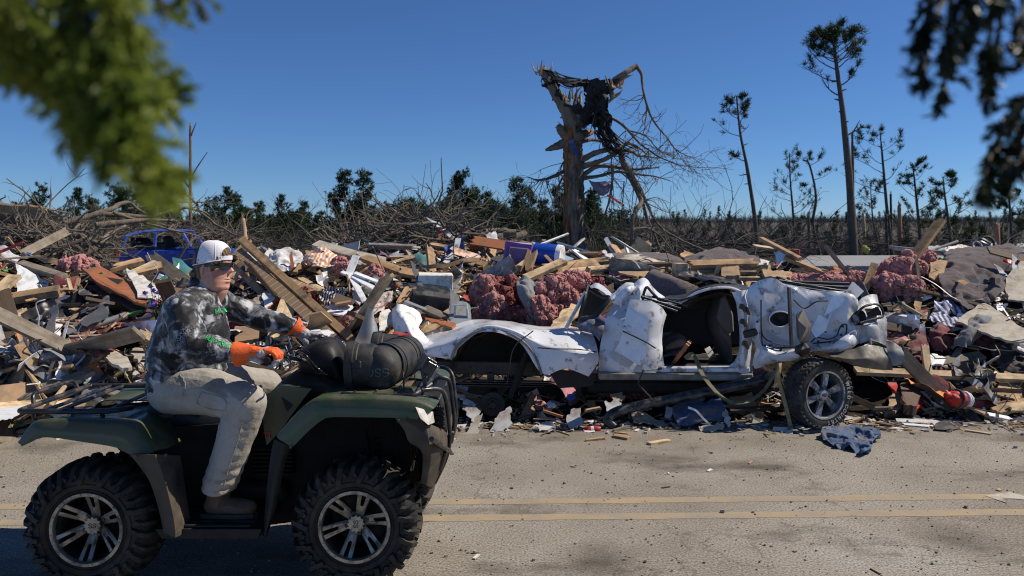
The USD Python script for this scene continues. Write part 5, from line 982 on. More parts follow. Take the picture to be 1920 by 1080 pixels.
for i in range(40):
    for j,(yy,wd,ln) in enumerate(((-.38,.06,.036),(-.2,.05,.03),(0,.055,.03),(.2,.05,.03),(.38,.06,.036))):
        q = (i + (.5 if j % 2 else 0)) / 40 * 2 * math.pi; b = moved(cbox(.024,wd,ln,.004),rot(.25 * (-1) ** j),(0,0,0)); b = moved(b,None,(.318 + (-.006 if abs(yy) > .3 else 0),yy * w_,0)); tm.append(moved(b,rot(0,q,0)))
    q = i / 40 * 2 * math.pi; tm.append(moved(moved(cbox(.028,.012,.022,.003),rot(0,0,-.5),(.305,-.475 * w_,0)),rot(0,q,0)))
tyre_t = W('tyre',[wloc(m) for m in tm],at_rubber)
toff = at(1250,715,8.2)
def tsub(n,ms,mt,sm=35):
    m = cat_(ms); put(n,trimesh.Trimesh(np.asarray(m.vertices) - toff,m.faces,process=False),mt,tyre_t,smooth=sm,world=False)
o = -.44 * w_
tsub('rim',[wloc(lathe([(.232,o),(.228,o - .012),(.214,o - .010),(.205,o + .02),(.198,o + .06),(.19,.4 * w_),(0,.4 * w_)],60))],silver)
spk_ = []
for k in range(6):
    q = k * math.pi / 3 + .28; sh2 = Polygon([(.045,-.030),(.09,-.026),(.19,-.036),(.206,-.040),(.206,.040),(.19,.036),(.09,.026),(.045,.030)]); m = prism(sh2.segmentize(.03),.03); v = np.asarray(m.vertices); yy = np.interp(v[:,0],[.04,.09,.2],[o + .03,o + .018,o + .02]) + .03 - v[:,2] + .012 * (np.abs(v[:,1]) / .03) ** 2
    spk_.append(wloc(trimesh.Trimesh(np.stack([v[:,0] * math.cos(q) - v[:,1] * math.sin(q),yy,v[:,0] * math.sin(q) + v[:,1] * math.cos(q)],1),m.faces,process=False)))
for m in spk_: tsub('spoke',[m],silver)
tsub('wheel_back',[wloc(lathe([(.19,.02),(.1,.0),(0,0)],40)),wloc(moved(lathe([(0,-.02),(.13,-.02),(.135,.02)],30),None,(0,.0,0)))],dark_under)
tsub('hub',[wloc(lathe([(0,o + .005),(.04,o + .006),(.052,o + .014),(.075,o + .028),(.08,o + .06)],36))],silver)
for k in range(6): q = k * math.pi / 3 + .8; tsub('lug_nut',[wloc(moved(trimesh.creation.cylinder(.011,.03,sections=8),rot(math.pi / 2),(.062 * math.cos(q),o + .016,.062 * math.sin(q))))],grimy)
ov = prism(Point(0,0).buffer(1,24),.004); v = np.asarray(ov.vertices) * [.030,.017,1]; tsub('badge',[wloc(trimesh.Trimesh(np.stack([v[:,0],o + .004 - v[:,2],v[:,1]],1),ov.faces,process=False))],mat('badge_blue',(.012,.022,.06),.3,.1))
t = meshkit.text_mesh('Ford',.013,.001); v = np.asarray(t.vertices); v = v - (v.max(0) + v.min(0)) / 2; tsub('badge_lettering',[wloc(trimesh.Trimesh(np.stack([v[:,0],o - .0008 - v[:,2],v[:,1]],1),t.faces,process=False))],silver)
def arc_text(text,h,r,a0,step,yoff):
    for k,ch in enumerate(text):
        if ch == ' ': continue
        t = meshkit.text_mesh(ch,h,.003,True); v = np.asarray(t.vertices); v = v - [(v[:,0].max() + v[:,0].min()) / 2,h / 2,0]; q = a0 - k * step
        X = (r + v[:,1]) * math.cos(q) + v[:,0] * math.sin(q); Z = (r + v[:,1]) * math.sin(q) - v[:,0] * math.cos(q); rr_ = np.hypot(X,Z); yb = np.interp(rr_,[.222,.255,.285,.305],[-.47 * w_,-.5 * w_,-.495 * w_,-.46 * w_])
        tsub('lettering',[wloc(trimesh.Trimesh(np.stack([X,yb - v[:,2] - .001,Z],1),t.faces,process=False))],letter_white,False)
arc_text('WILD COUNTRY',.036,.268,.36,.165,0)
tsub('suspension_knuckle',[tube([wc + [-.02,.1,0],wc + [-.05,.5,.03]],.05,10),tube([at(1455,690,7.95),at(1475,735,7.85)],.03,8)],dark_under)
strap_mat = mat('tow_strap',(.17,.15,.075),.9,.3,20,world=True)
def ribbon(pts,w,n=60,up=(0,-1,.3),twist=0,t=.003):
    C = spline(pts,n); T = np.gradient(C,axis=0); T /= np.linalg.norm(T,axis=1,keepdims=True); S = np.cross(T,np.asarray(up,float)); S /= np.linalg.norm(S,axis=1,keepdims=True); U2 = np.cross(S,T)
    a = twist * np.linspace(0,1,n)[:,None]; S = np.cos(a) * S + np.sin(a) * U2; return thick(np.stack([C - S * w / 2,C + S * w / 2],1),t)
put('tow_strap',ribbon([at(*p) for p in [(1285,672,7.72),(1296,664,7.66),(1304,672,7.6),(1316,700,7.5),(1334,725,7.46),(1358,748,7.44),(1385,756,7.44),(1412,748,7.48),(1434,730,7.52),(1450,705,7.56),(1458,690,7.58)]],.042,80,twist=1.2),strap_mat,label='long olive webbing strap slung under the crushed truck beside its front wheel',cat='strap',smooth=40)
put('tow_strap',ribbon([at(*p) for p in [(1462,684,7.40),(1458,705,7.36),(1466,735,7.32),(1474,765,7.30),(1481,796,7.34),(1479,806,7.3)]],.036,40),strap_mat,label='short frayed olive strap hanging straight down in front of the truck tyre',cat='strap',smooth=40)
put('splintered_stake',[hull([at(1459,676,7.42),at(1467,678,7.42),at(1464,700,7.4),at(1451,730,7.38),at(1453,705,7.36),at(1462,690,7.36)]),hull([at(1458,700,7.40),at(1463,702,7.38),at(1473,730,7.36),at(1470,722,7.38)])],raw_wood,label='split pale wooden stake knotted in the strap by the truck wheel',cat='stake')
# debris: makers
HERO = []
DS = np.arange(4.2,14,.03)
def surf_d(px,py):
    x = (px - 960) / FOC * DS; z = EYE - (py - HOR) / FOC * DS; t = np.where(DS < road_y(x,7.6),.0,np.maximum(mound_z(x,DS),ground_z(x,DS))); k = np.nonzero(z <= t)[0]
    return DS[k[0]] if len(k) else 99.
def clampd(p,gap=.05):
    return (p[0],p[1],min(p[2],surf_d(p[0],p[1]) - gap)) if 6.5 < p[2] < 13.2 else p
def hero(pts): a = np.asarray([p[:2] for p in pts],float); HERO.append((*a.min(0),*a.max(0)))
def gmat(name,col,var=.25,rnd=.25,grain=(1.2,26,26),rough=.85,dirt=.18,dirtcol=(.10,.075,.05)):
    return mat(name,col,rough,var,1.0,grain,bump=.35,bscale=1.6,bdist=.01,rnd=rnd,dirt=dirt,dirtcol=dirtcol,dscale=5,detail=4)
wood_new = gmat('wood_new',(.40,.245,.12)); wood_pale = gmat('wood_pale',(.50,.36,.21)); wood_grey = gmat('wood_grey',(.20,.165,.125),.35); wood_dark = gmat('wood_dark',(.085,.052,.03),.35); wood_red = gmat('wood_veneer',(.33,.115,.042),.12,.05,rough=.5,dirt=.08)
osb = mat('chipboard',(.38,.25,.13),.9,.3,30,bump=.3,bscale=60,rnd=.15,dirt=.15); cardboard = mat('cardboard',(.36,.23,.125),.9,.12,8,rnd=.2,dirt=.15)
plaster = mat('plasterboard',(.66,.63,.58),.9,.1,6,rnd=.15,dirt=.2,dirtcol=(.3,.25,.19),dscale=7); plaster_tan = mat('plaster_tan',(.42,.385,.32),.95,.15,6,bump=.3,bscale=50,rnd=.15,dirt=.25,dirtcol=(.2,.16,.11)); plaster_grey = mat('plaster_grey',(.36,.36,.36),.95,.15,6,rnd=.2,dirt=.25)
white_board = mat('white_board',(.74,.75,.76),.55,.05,5,rnd=.08,dirt=.08,dirtcol=(.3,.25,.2),dscale=7); siding = mat('pale_siding',(.50,.52,.54),.5,.1,5,rnd=.3,dirt=.2); siding_blue = mat('blue_grey_siding',(.16,.19,.225),.5,.15,5,rnd=.2,dirt=.2)
metal_grey = mat('grey_sheet_metal',(.33,.345,.36),.4,.15,6,metal=.5,rnd=.25,dirt=.2); pipe_grey = mat('pipe_grey',(.22,.225,.23),.5,.1,8,dirt=.25)
black_sheet = mat('black_plastic_sheet',(.012,.012,.013),.35,.3,10,dirt=.12,dirtcol=(.07,.06,.05)); shingle = mat('shingle',(.06,.058,.058),.95,.3,40,bump=.4,bscale=200,rnd=.3)
red_sheet = mat('red_roof_metal',(.21,.036,.024),.55,.2,5,dirt=.25,dirtcol=(.2,.13,.1),dscale=6); red_plastic = mat('red_plastic',(.45,.018,.012),.4,.1,8,dirt=.1)
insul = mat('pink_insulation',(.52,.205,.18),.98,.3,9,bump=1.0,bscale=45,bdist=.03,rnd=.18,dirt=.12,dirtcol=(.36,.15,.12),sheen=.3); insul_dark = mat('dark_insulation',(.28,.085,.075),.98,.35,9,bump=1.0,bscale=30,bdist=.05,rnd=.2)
carpet = mat('mauve_carpet',(.115,.08,.078),1.0,.3,26,bump=.9,bscale=110,bdist=.02,rnd=.05,dirt=.1,dirtcol=(.06,.045,.042),sheen=.25)
cl = {k: mat('cloth_' + k,c,.95,.12,10,bump=.3,bscale=90,rnd=.1,dirt=.1,sheen=.1) for k,c in dict(white=(.66,.65,.66),maroon=(.12,.012,.022),denim=(.045,.085,.17),navy=(.02,.028,.06),black=(.013,.013,.015),grey=(.17,.18,.19),cream=(.50,.44,.35),beige=(.36,.30,.22),teal=(.02,.15,.16),purple=(.09,.04,.13),orange=(.55,.20,.05),green=(.03,.10,.05),pink=(.50,.20,.25),blue=(.03,.08,.30)).items()}
def striped(name,c1,c2,scale,dist=1.5,axis='x'):
    return usdkit.material(stage,'/World/Looks/' + name,{'tc': ('texture_coordinate',{}),'w': ('wave_texture',{'wave_type': 'bands','bands_direction': axis,'scale': scale,'distortion': dist,'detail': 2.0,'detail_scale': 1.5}),'r': ('rgb_ramp',{'ramp': [(.4,c1),(.55,c2)]}),'p': ('principled_bsdf',{'roughness': .95})},
        [('tc.object','w.vector'),('w.color','r.fac'),('r.color','p.base_color')],surface='p.BSDF')
stripe_blue = striped('cloth_stripe_blue',(.60,.58,.62),(.10,.12,.24),5.5,1.0); stripe_bw = striped('cloth_stripe_dark',(.55,.50,.46),(.04,.04,.05),9,3.0); stripe_or = striped('cloth_stripe_orange',(.66,.62,.6),(.60,.26,.10),6,5.0)
floral = usdkit.material(stage,'/World/Looks/cloth_floral',{'tc': ('texture_coordinate',{}),'v': ('noise_texture',{'scale': 13.0,'detail': 3.0}),'r': ('rgb_ramp',{'ramp': [(.34,(.10,.14,.08)),(.42,(.50,.46,.38)),(.55,(.54,.50,.43)),(.62,(.40,.10,.12)),(.70,(.22,.10,.16))]}),'p': ('principled_bsdf',{'roughness': .95})},[('tc.object','v.vector'),('v.fac','r.fac'),('r.color','p.base_color')],surface='p.BSDF')
ladder_mat = usdkit.material(stage,'/World/Looks/laminated_beam',{'tc': ('texture_coordinate',{}),'w': ('wave_texture',{'wave_type': 'bands','bands_direction': 'x','scale': 3.2,'distortion': .6}),'r': ('rgb_ramp',{'ramp': [(.0,(.55,.47,.38)),(.09,(.33,.21,.11)),(1,(.36,.225,.12))]}),'n': ('noise_texture',{'scale': 20.0,'detail': 4.0}),'m': ('mix_color',{'blend_type': 'multiply','fac': .4}),'p': ('principled_bsdf',{'roughness': .85})},
    [('tc.object','w.vector'),('w.color','r.fac'),('tc.object','n.vector'),('r.color','m.a'),('n.color','m.b'),('m.result','p.base_color')],surface='p.BSDF')
def plank_mesh(L,Wd,T,rng,jag=True,bend=0.0):
    n = 5; e = lambda: (rng.random(n) * rng.uniform(.2,1.0) * min(Wd * 1.4,.18)) if jag and rng.random() < .75 else np.zeros(n) + rng.random(n) * .004
    a,b = e(),e(); ysl = np.linspace(-Wd / 2,Wd / 2,n); up = np.stack([L / 2 - a,ysl],1); dn = np.stack([-L / 2 + b,ysl],1)[::-1]
    m = prism(np.vstack([up,dn]),T); v = np.asarray(m.vertices).copy(); v[:,2] -= T / 2
    if bend:
        m = trimesh.Trimesh(v,m.faces,process=False).subdivide(); v = np.asarray(m.vertices).copy(); v[:,2] += bend * (1 - (2 * v[:,0] / L) ** 2)
    return trimesh.Trimesh(v,m.faces,process=False)
def jag_poly(pts,amp,rng,step=None):
    g = LineString(list(pts) + [pts[0]]); L = g.length; step = step or L / 26; n = max(8,int(L / step)); q = np.array([g.interpolate(i * L / n).coords[0] for i in range(n)]); return Polygon(q + rng.normal(size=q.shape) * amp).buffer(0)
def sheet_px(pts,d,sy=-.012,sx=0.0,t=.012,jag=2.0,seed=0,warp=0.0,sub=0):
    hero(pts)
    if 6.5 < d < 13: q = np.array(pts,float); c_ = q.mean(0); d += max(-1.6,min(0,min(surf_d(x,y) - .05 - (d + sx * (x - c_[0]) + sy * (y - c_[1])) for x,y in q)))
    rng = np.random.default_rng(seed); g = jag_poly(pts,jag,rng) if jag else Polygon(pts).buffer(0); g = max(getattr(g,'geoms',[g]),key=lambda x: x.area); cx,cy = g.centroid.x,g.centroid.y
    m = trimesh.creation.extrude_polygon(g,1.0,engine='earcut')
    for _ in range(sub): m = m.subdivide()
    v = np.asarray(m.vertices); dd = d + sx * (v[:,0] - cx) + sy * (v[:,1] - cy); P = np.stack([(v[:,0] - 960) / FOC * dd,dd,EYE - (v[:,1] - HOR) / FOC * dd],1)
    p0,p1,p2 = (np.array([(x - 960) / FOC * q,q,EYE - (y - HOR) / FOC * q]) for x,y,q in ((cx,cy,d),(cx + 10,cy,d + 10 * sx),(cx,cy + 10,d + 10 * sy)))
    nrm = np.cross(p1 - p0,p2 - p0); nrm /= np.linalg.norm(nrm)
    if nrm[1] < 0: nrm = -nrm
    P = P + nrm * ((1 - v[:,2]) * t)[:,None]
    if warp: P = P + nrm * (warp * 2 * (meshkit.fbm(P * 2.2 + seed,3,seed) - .5))[:,None]
    c = P.mean(0); Bm = basis(p1 - p0,nrm); return trimesh.Trimesh((P - c) @ Bm,m.faces[:,::-1],process=False),M4(Bm,c)
def cloth_px(rows,amp=.05,freq=6,seed=0,nu=26,nv=34,t=.004):
    hero([p for r in rows for p in r]); rows = [[clampd(p,.03 + amp * .5) for p in r] for r in rows]
    A = [spline([at(*p) for p in r],nv) for r in rows]; P = np.stack([spline(np.array(A)[:,j],nu) for j in range(nv)],1)
    du,dv_ = np.gradient(P,axis=0),np.gradient(P,axis=1); N = np.cross(du,dv_); N /= np.maximum(np.linalg.norm(N,axis=2,keepdims=True),1e-9)
    n = meshkit.fbm(P * freq + seed * 2.7,3,seed) - .5; n = .4 * n + .9 * (.16 - np.abs(n)); P = P + N * (amp * 2 * n)[...,None]
    ed = meshkit.noise(P * 14 + seed,seed + 3) - .5; P[0] += (ed[0] * .06)[:,None] * V(0,0,1); P[-1] += (ed[-1] * .06)[:,None] * V(0,0,1)
    c = P.reshape(-1,3).mean(0); return thick(P - c,t),M4(None,c)
def cen(m): c = np.asarray(m.vertices).mean(0); return trimesh.Trimesh(m.vertices - c,m.faces,process=False),M4(None,c)
def item(name,mm,mt,label,cat,group=None,smooth=False):
    m,M = mm; return put(name,m,mt,M=M,label=label,cat=cat,group=group,smooth=smooth)
def board(p,q,w,t,mt,label,seed=0,roll=0.0,cat='board',name='broken_board',jag=True,up=(0,-.5,1),bend=0.0,group=None):
    p,q = clampd(p),clampd(q); hero([p,q]); a,b = at(*p),at(*q); rng = np.random.default_rng(seed + 500); return item(name,(plank_mesh(np.linalg.norm(b - a),w,t,rng,jag,bend),M4(basis(b - a,up,roll),(a + b) / 2)),mt,label,cat,group)
def shreds(m,r,seed,n=1100):
    g = np.random.default_rng(seed + 60); v = np.asarray(m.vertices); N = m.vertex_normals; i = g.integers(0,len(v),n); N = N[i]; T = np.cross(N,g.normal(size=(n,3))); T /= np.maximum(np.linalg.norm(T,axis=1,keepdims=True),1e-9); T = T * .8 + V(0,0,-.35); S = np.cross(N,T); L = r * g.uniform(.10,.34,(n,1)); Wd = r * g.uniform(.02,.085,(n,1)); c = v[i]
    rows = [c - S * Wd,c + S * Wd,c + T * L * .5 + N * L * .35 - S * Wd * 1.1,c + T * L * .5 + N * L * .35 + S * Wd * 1.1,c + T * L + N * L * g.uniform(-.1,.5,(n,1)) - S * Wd * .4,c + T * L + N * L * g.uniform(-.1,.5,(n,1)) + S * Wd * .4]
    P = np.stack(rows,1).reshape(-1,3); k = np.arange(n)[:,None] * 6; return cat_([m,(P,np.vstack([k + q for q in ([0,1,3],[0,3,2],[2,3,5],[2,5,4])]))])
def fluff(p,r,seed,mt,label,squash=(1,1,1),name='insulation_batt',group=None):
    p = clampd(p,-r * .2); hero([(p[0] - 200 * r,p[1] - 150 * r),(p[0] + 200 * r,p[1] + 150 * r)]); m = lump(r * .88,seed,.75,5,1.5,squash); N_ = m.vertex_normals; v = np.asarray(m.vertices); n1 = meshkit.fbm(v * V(2.2,2.2,.9) / r + seed,3,seed) - .5; n2 = meshkit.fbm(v * V(8,8,2.6) / r + seed,3,seed + 5) - .5; m = trimesh.Trimesh(v + N_ * (r * (1.1 * (.22 - np.abs(n1)) + .5 * (.2 - np.abs(n2))))[:,None],m.faces,process=False); m = shreds(noisy(m,r * .07,14 / r,seed + 9,2),r,seed); return item(name,(m,M4(None,at(*p))),mt,label,'insulation',group,True)
# left of the rider
item('veneer_board',sheet_px([(158,506),(188,498),(282,552),(272,574),(180,528)],9.9,-.02,.001,.03,.8,1),wood_red,'large reddish-brown wood veneer panel leaning on the heap left of the rider','panel')
item('veneer_backing',sheet_px([(140,502),(160,506),(184,534),(274,574),(268,588),(200,556),(165,536)],9.95,-.02,.001,.02,2,2),wood_dark,'torn backing layer hanging below the reddish-brown veneer panel','panel')
item('ceiling_board',sheet_px([(234,506),(258,508),(300,545),(296,560),(262,556),(248,528)],9.75,-.018,0,.014,1.5,3),plaster,'cream plasterboard piece lying on top of the veneer panel','board')
item('white_board',sheet_px([(30,494),(48,502),(92,528),(90,548),(66,552),(32,548)],9.9,-.006,.002,.02,1.2,4),white_board,'bright white board with two shadow bars at the left edge of the heap','board')
board((-15,566,9.3),(112,545,9.5),.14,.09,wood_new,'thick orange stud with a notch, lowest of the boards at the left edge',5,jag=False)
board((40,560,9.55),(118,540,9.7),.10,.05,wood_new,'splintered stud just above the notched orange stud',6)
board((-14,556,9.2),(28,518,9.6),.16,.05,wood_pale,'pale new board sloping up beside the white panel',7,jag=False)
board((38,494,10.2),(122,520,9.9),.09,.06,wood_grey,'weathered stud crossing above the bright white board',8)
board((126,520,9.7),(133,546,9.6),.05,.04,wood_pale,'short upright batten under the veneer panel',9,roll=1.2)
board((148,522,9.8),(137,568,9.5),.04,.03,wood_new,'thin leaning batten in the dark gap under the veneer panel',10)
board((203,505,10.6),(268,489,10.9),.13,.06,wood_new,'upper of the two rough boards in front of the blue car',11); board((236,520,10.3),(300,492,10.7),.15,.06,wood_pale,'lower of the two rough boards in front of the blue car',12); board((252,515,10.2),(306,502,10.4),.06,.05,wood_new,'split batten below the rough boards in front of the blue car',13)
item('plaster_slab',sheet_px([(96,528),(146,518),(148,526),(118,536),(100,534)],9.9,-.02,0,.02,1.5,14),plaster_tan,'grey plaster slab left of the veneer panel','board')
item('siding_sheet',sheet_px([(120,622),(158,594),(200,570),(206,588),(150,616),(128,630)],9.1,-.012,0,.006,1,15,.04,1),siding_blue,'blue-grey vinyl siding sheet bent over under the veneer panel','siding',smooth=30)
item('siding_sheet',sheet_px([(150,604),(194,570),(204,588),(196,598),(156,612)],8.95,-.012,0,.006,1,16,.03,1),mat('siding_dark',(.075,.075,.08),.5,.2,5),'dark grey siding piece next to the grey pipe','siding',smooth=30)
item('denim_heap',cloth_px([[(150,578,9.5),(170,565,9.5),(205,556,9.6)],[(152,592,9.2),(180,578,9.2),(206,570,9.3)]],.06,7,4),cl['navy'],'dark blue cloth bunched under the veneer panel','cloth',smooth=True)
pp_ = thing('drain_pipe','grey plastic drain pipe with a collar lying above the red roofing sheet','pipe',at(180,612,8.9))
put('pipe',tube([at(128,628,8.72),at(232,592,9.05)],.036,18),pipe_grey,pp_,smooth=40); put('collar',tube([at(226,595,9.02),at(237,591,9.06)],.042,18),pipe_grey,pp_,smooth=40)
put('green_hose',wire([at(236,591,9.04),at(250,587,9.1),at(268,584,9.1)],.018),mat('hose_green',(.01,.10,.03),.4,.2),label='short green hose end poking from the grey drain pipe',cat='hose',smooth=True)
def corrug(pts,d,sy,seed,amp=.02,per=9):
    m,M = sheet_px(pts,d,sy,0,.004,2.0,seed,.05,3); v = np.asarray(m.vertices).copy(); v[:,2] += amp * np.sign(np.sin(v[:,1] * 2 * math.pi * per)) * .5 * np.abs(np.sin(v[:,1] * 2 * math.pi * per)) ** .5; return trimesh.Trimesh(v,m.faces,process=False),M
item('roofing_sheet',corrug([(128,640),(160,618),(200,606),(236,632),(216,656),(186,668),(150,660)],8.75,-.022,21),red_sheet,'crumpled dark red metal roofing sheet, the larger piece below the pipe','roofing',smooth=25)
item('roofing_sheet',corrug([(196,606),(232,598),(270,600),(276,626),(250,640),(216,622)],8.95,-.022,22),red_sheet,'crumpled dark red metal roofing sheet, the smaller piece near the rider','roofing',smooth=25)
for k,(pts,d) in enumerate([([(188,660),(206,652),(236,668),(250,690),(226,690),(205,678)],8.55),([(240,655),(262,648),(276,664),(256,676)],8.6),([(190,704),(214,698),(220,706),(192,714)],8.35),([(252,676),(280,668),(284,682),(262,690)],8.5),([(224,690),(254,688),(262,700),(240,706)],8.4)]):
    item('plaster_chunk',sheet_px(pts,d,-.025,0,.03,1.5,30 + k),plaster_tan,['large cracked plaster slab in front of the red roofing','tilted plaster slab close behind the rider','flat round-edged plaster scrap on the earth','small plaster slab under the elbow of the rider','broken plaster edge below the large cracked slab'][k],'plaster')
put('edging_strip',ribbon([at(110,645,8.5),at(125,660,8.4),at(160,674,8.3),at(200,685,8.3),at(215,690,8.3)],.03,30),white_board,label='white curved edging strip below the red roofing',cat='strip',smooth=30)
bn = thing('plastic_bin','broken black plastic bin lying open at the left edge of the heap','bin',at(80,700,8.3))
put('shell',cat_([noisy(surf([[(78,618,8.6),(95,612,8.6),(110,640,8.4)],[(84,660,8.3),(100,655,8.3),(116,676,8.2)],[(90,690,8.2),(108,688,8.2),(116,684,8.2)]],10,14),.02,5),surf([[(-10,668,8.5),(40,650,8.5),(78,620,8.55)],[(-10,695,8.2),(40,690,8.2),(88,690,8.2)],[(-10,712,8.0),(40,710,8.05),(86,712,8.1)]],14,20,.05,5,3)]),black_sheet,bn,smooth=30)
put('rim',tube([at(79,616,8.58),at(97,640,8.4),at(117,686,8.15),at(98,690,8.15)],.014,6),black_sheet,bn,smooth=30)
put('rib',tube([at(0,686,8.15),at(50,674,8.2),at(74,664,8.25)],.012,6),black_sheet,bn); put('rib',tube([at(88,628,8.48),at(97,690,8.2)],.012,6),black_sheet,bn)
put('bin_bag',noisy(moved(lump(.2,9,.4,4,2,(1.5,.8,.7)),None,at(30,690,8.25)),.03,9,2),black_sheet,label='shiny black bag stuffed in the broken black bin',cat='bag',smooth=True)
for k,(p,q) in enumerate([((10,650,8.7),(78,606,8.9)),((4,660,8.65),(70,616,8.85)),((0,672,8.6),(62,622,8.8))]): put('siding_strip',ribbon([at(*p),lerp(at(*p),at(*q),.5) + [0,0,.03],at(*q)],.035,12),white_board,label=['white plastic strip fanned above the black bin, the top one','white plastic strip fanned above the black bin, the middle one','white plastic strip fanned above the black bin, the lowest one'][k],cat='strip',smooth=30)
item('grey_board',sheet_px([(14,612),(42,608),(36,655),(10,652)],9.0,-.012,0,.015,1.5,41),plaster_grey,'grey board standing above the fanned white strips','board')
item('red_board',sheet_px([(-8,584),(22,582),(14,592),(-8,606)],9.1,-.012,0,.015,.8,42),red_sheet,'dark red board corner at the left edge of the heap','board')
item('plastic_tray',sheet_px([(92,652),(104,595),(120,596),(110,640)],9.0,-.01,0,.01,1,43),white_board,'small white tray edge right of the grey board','tray')
put('yellow_packet',moved(cbox(.13,.05,.05,.006),rot(0,-.12,.2),at(10,727,7.95)),mat('yellow_packet',(.62,.42,.02),.4,.15),label='small yellow packet at the left edge near the road',cat='packet')
item('patterned_bag',cloth_px([[(28,716,8.1),(42,712,8.1),(56,722,8.1)],[(32,730,7.9),(44,732,7.9),(58,730,7.9)]],.03,14,7,12,16),usdkit.material(stage,'/World/Looks/bag_print',{'tc': ('texture_coordinate',{}),'n': ('noise_texture',{'scale': 18.0,'detail': 2.0}),'r': ('rgb_ramp',{'ramp': [(.38,(.05,.12,.5)),(.46,(.6,.6,.62)),(.56,(.62,.62,.6)),(.62,(.15,.45,.10))]}),'p': ('principled_bsdf',{'roughness': .3})},[('tc.object','n.vector'),('n.fac','r.fac'),('r.color','p.base_color')],surface='p.BSDF'),'crumpled white bag with blue and green print near the yellow packet','bag',smooth=True)
item('paper_sheet',sheet_px([(-4,756),(50,752),(58,764),(30,782),(-4,788)],7.72,-.06,0,.004,1,44,.02,1),mat('tracked_paper',(.55,.56,.57),.8,.35,7,(1,3,1),rnd=.05),'large pale sheet with dashed marks lying flat beside the road','sheet',smooth=30)
put('orange_tray',moved(cbox(.30,.10,.03,.008),rot(0,-.08,.15),at(158,743,7.95)),mat('orange_plastic',(.62,.11,.02),.45,.1),label='flat orange plastic tray seen through the rear rack',cat='tray')
item('green_cloth',cloth_px([[(246,696,8.4),(268,686,8.5),(286,690,8.5)],[(244,706,8.2),(268,706,8.2),(286,704,8.2)]],.03,9,11,12,16),cl['green'],'dark green cloth behind the back of the rider','cloth',smooth=True)
put('white_lath',beam(at(216,708,8.15),at(252,690,8.3),.03,.012,.002),white_board,label='thin white lath in front of the dark green cloth',cat='lath')
for k,(p,q,w,mt,lab) in enumerate([((248,606,9.0),(296,594,9.2),.05,wood_new,'orange batten crossing above the red roofing by the rider'),((262,632,8.7),(292,610,8.9),.05,wood_pale,'pale batten just behind the back of the rider'),((126,586,9.4),(158,576,9.5),.09,wood_pale,'short pale block beside the blue cloth'),((96,612,9.2),(156,586,9.4),.03,wood_grey,'thin grey lath pointing at the blue cloth'),((52,606,9.2),(76,590,9.3),.04,wood_new,'short lath above the white tray')]): board(p,q,w,.035,mt,lab,50 + k)
fl = thing('violet_flowers','bunch of purple artificial flowers with green leaves behind the shoulder of the rider','flowers',at(296,575,9.3))
rngf = np.random.default_rng(8)
pet,lea,ste = [],[],[]
for k in range(34):
    c = at(290 + rngf.normal() * 11,572 + rngf.normal() * 17,9.3 + rngf.normal() * .06)
    d = rngf.normal(size=3); d[1] = -abs(d[1]); d /= np.linalg.norm(d); Bf = basis(d)
    if k % 3 < 2:
        for q in range(5): a = q * 1.257; pet.append(moved(trimesh.creation.icosphere(1,1.0),Bf @ np.diag([.004,.016,.011]) if False else np.eye(3),(0,0,0)) if False else moved(trimesh.Trimesh(trimesh.creation.icosphere(1,1.0).vertices * [.004,.015,.011],trimesh.creation.icosphere(1,1.0).faces),Bf @ rot(a),c + Bf @ V(0,.016 * math.cos(a),.016 * math.sin(a))))
    else: lea.append(moved(trimesh.Trimesh(trimesh.creation.icosphere(1,1.0).vertices * [.045,.018,.004],trimesh.creation.icosphere(1,1.0).faces),Bf,c))
    ste.append(tube([c,at(296,600,9.35)],.003,4))
put('petals',pet,mat('violet',(.16,.07,.42),.7,.4,40,world=True),fl,kind='stuff'); put('leaf',lea,mat('flower_leaf',(.05,.15,.03),.5,.4,20,world=True),fl,kind='stuff'); put('stem',ste,mat('flower_stem',(.02,.06,.015),.6),fl,kind='stuff')
# behind the rider and centre
lb1 = thing('laminated_beam','long ribbed tan beam leaning down the heap in front of the hands of the rider','beam',at(560,548,9.2))
def beam_part(nm,p,q,w,t,mt,parent,roll=0.0,off=(0,0,0)):
    a,b = at(*p) + off,at(*q) + off; M = M4(basis(b - a,(0,-.8,.6),roll),(a + b) / 2 - x_loc[str(parent.GetPath())]); put(nm,plank_mesh(np.linalg.norm(b - a),w,t,np.random.default_rng(4),False),mt,parent,M=M)
beam_part('flange',(455,452,10.2),(660,640,8.6),.085,.12,wood_new,lb1); beam_part('web',(452,462,10.12),(652,644,8.5),.12,.012,ladder_mat,lb1,0,(-.02,-.07,-.05)); beam_part('flange',(446,474,10.1),(648,652,8.5),.06,.05,wood_pale,lb1,0,(-.04,-.06,-.16)); beam_part('metal_lip',(470,505,9.9),(620,640,8.7),.05,.02,metal_grey,lb1,0,(-.05,-.10,-.10))
board((436,488,10.2),(470,448,10.4),.10,.05,wood_new,'broken stud end crossing the top of the ribbed beam',61); board((446,500,10.3),(500,500,10.3),.2,.06,wood_dark,'dark rough plank block behind the face of the rider',62); board((500,512,10.0),(600,552,9.6),.12,.05,ladder_mat,'ribbed tan board lying behind the long beam',63)
board((466,505,10.0),(505,525,9.8),.05,.04,wood_new,'broken branch-like batten beside the sunglasses of the rider',64); board((545,514,10.2),(585,488,10.6),.12,.05,wood_new,'dark-edged plank under the orange patterned cloth',65); board((560,520,10.0),(612,548,9.8),.07,.02,wood_pale,'splintered flat lath below the orange patterned cloth',66)
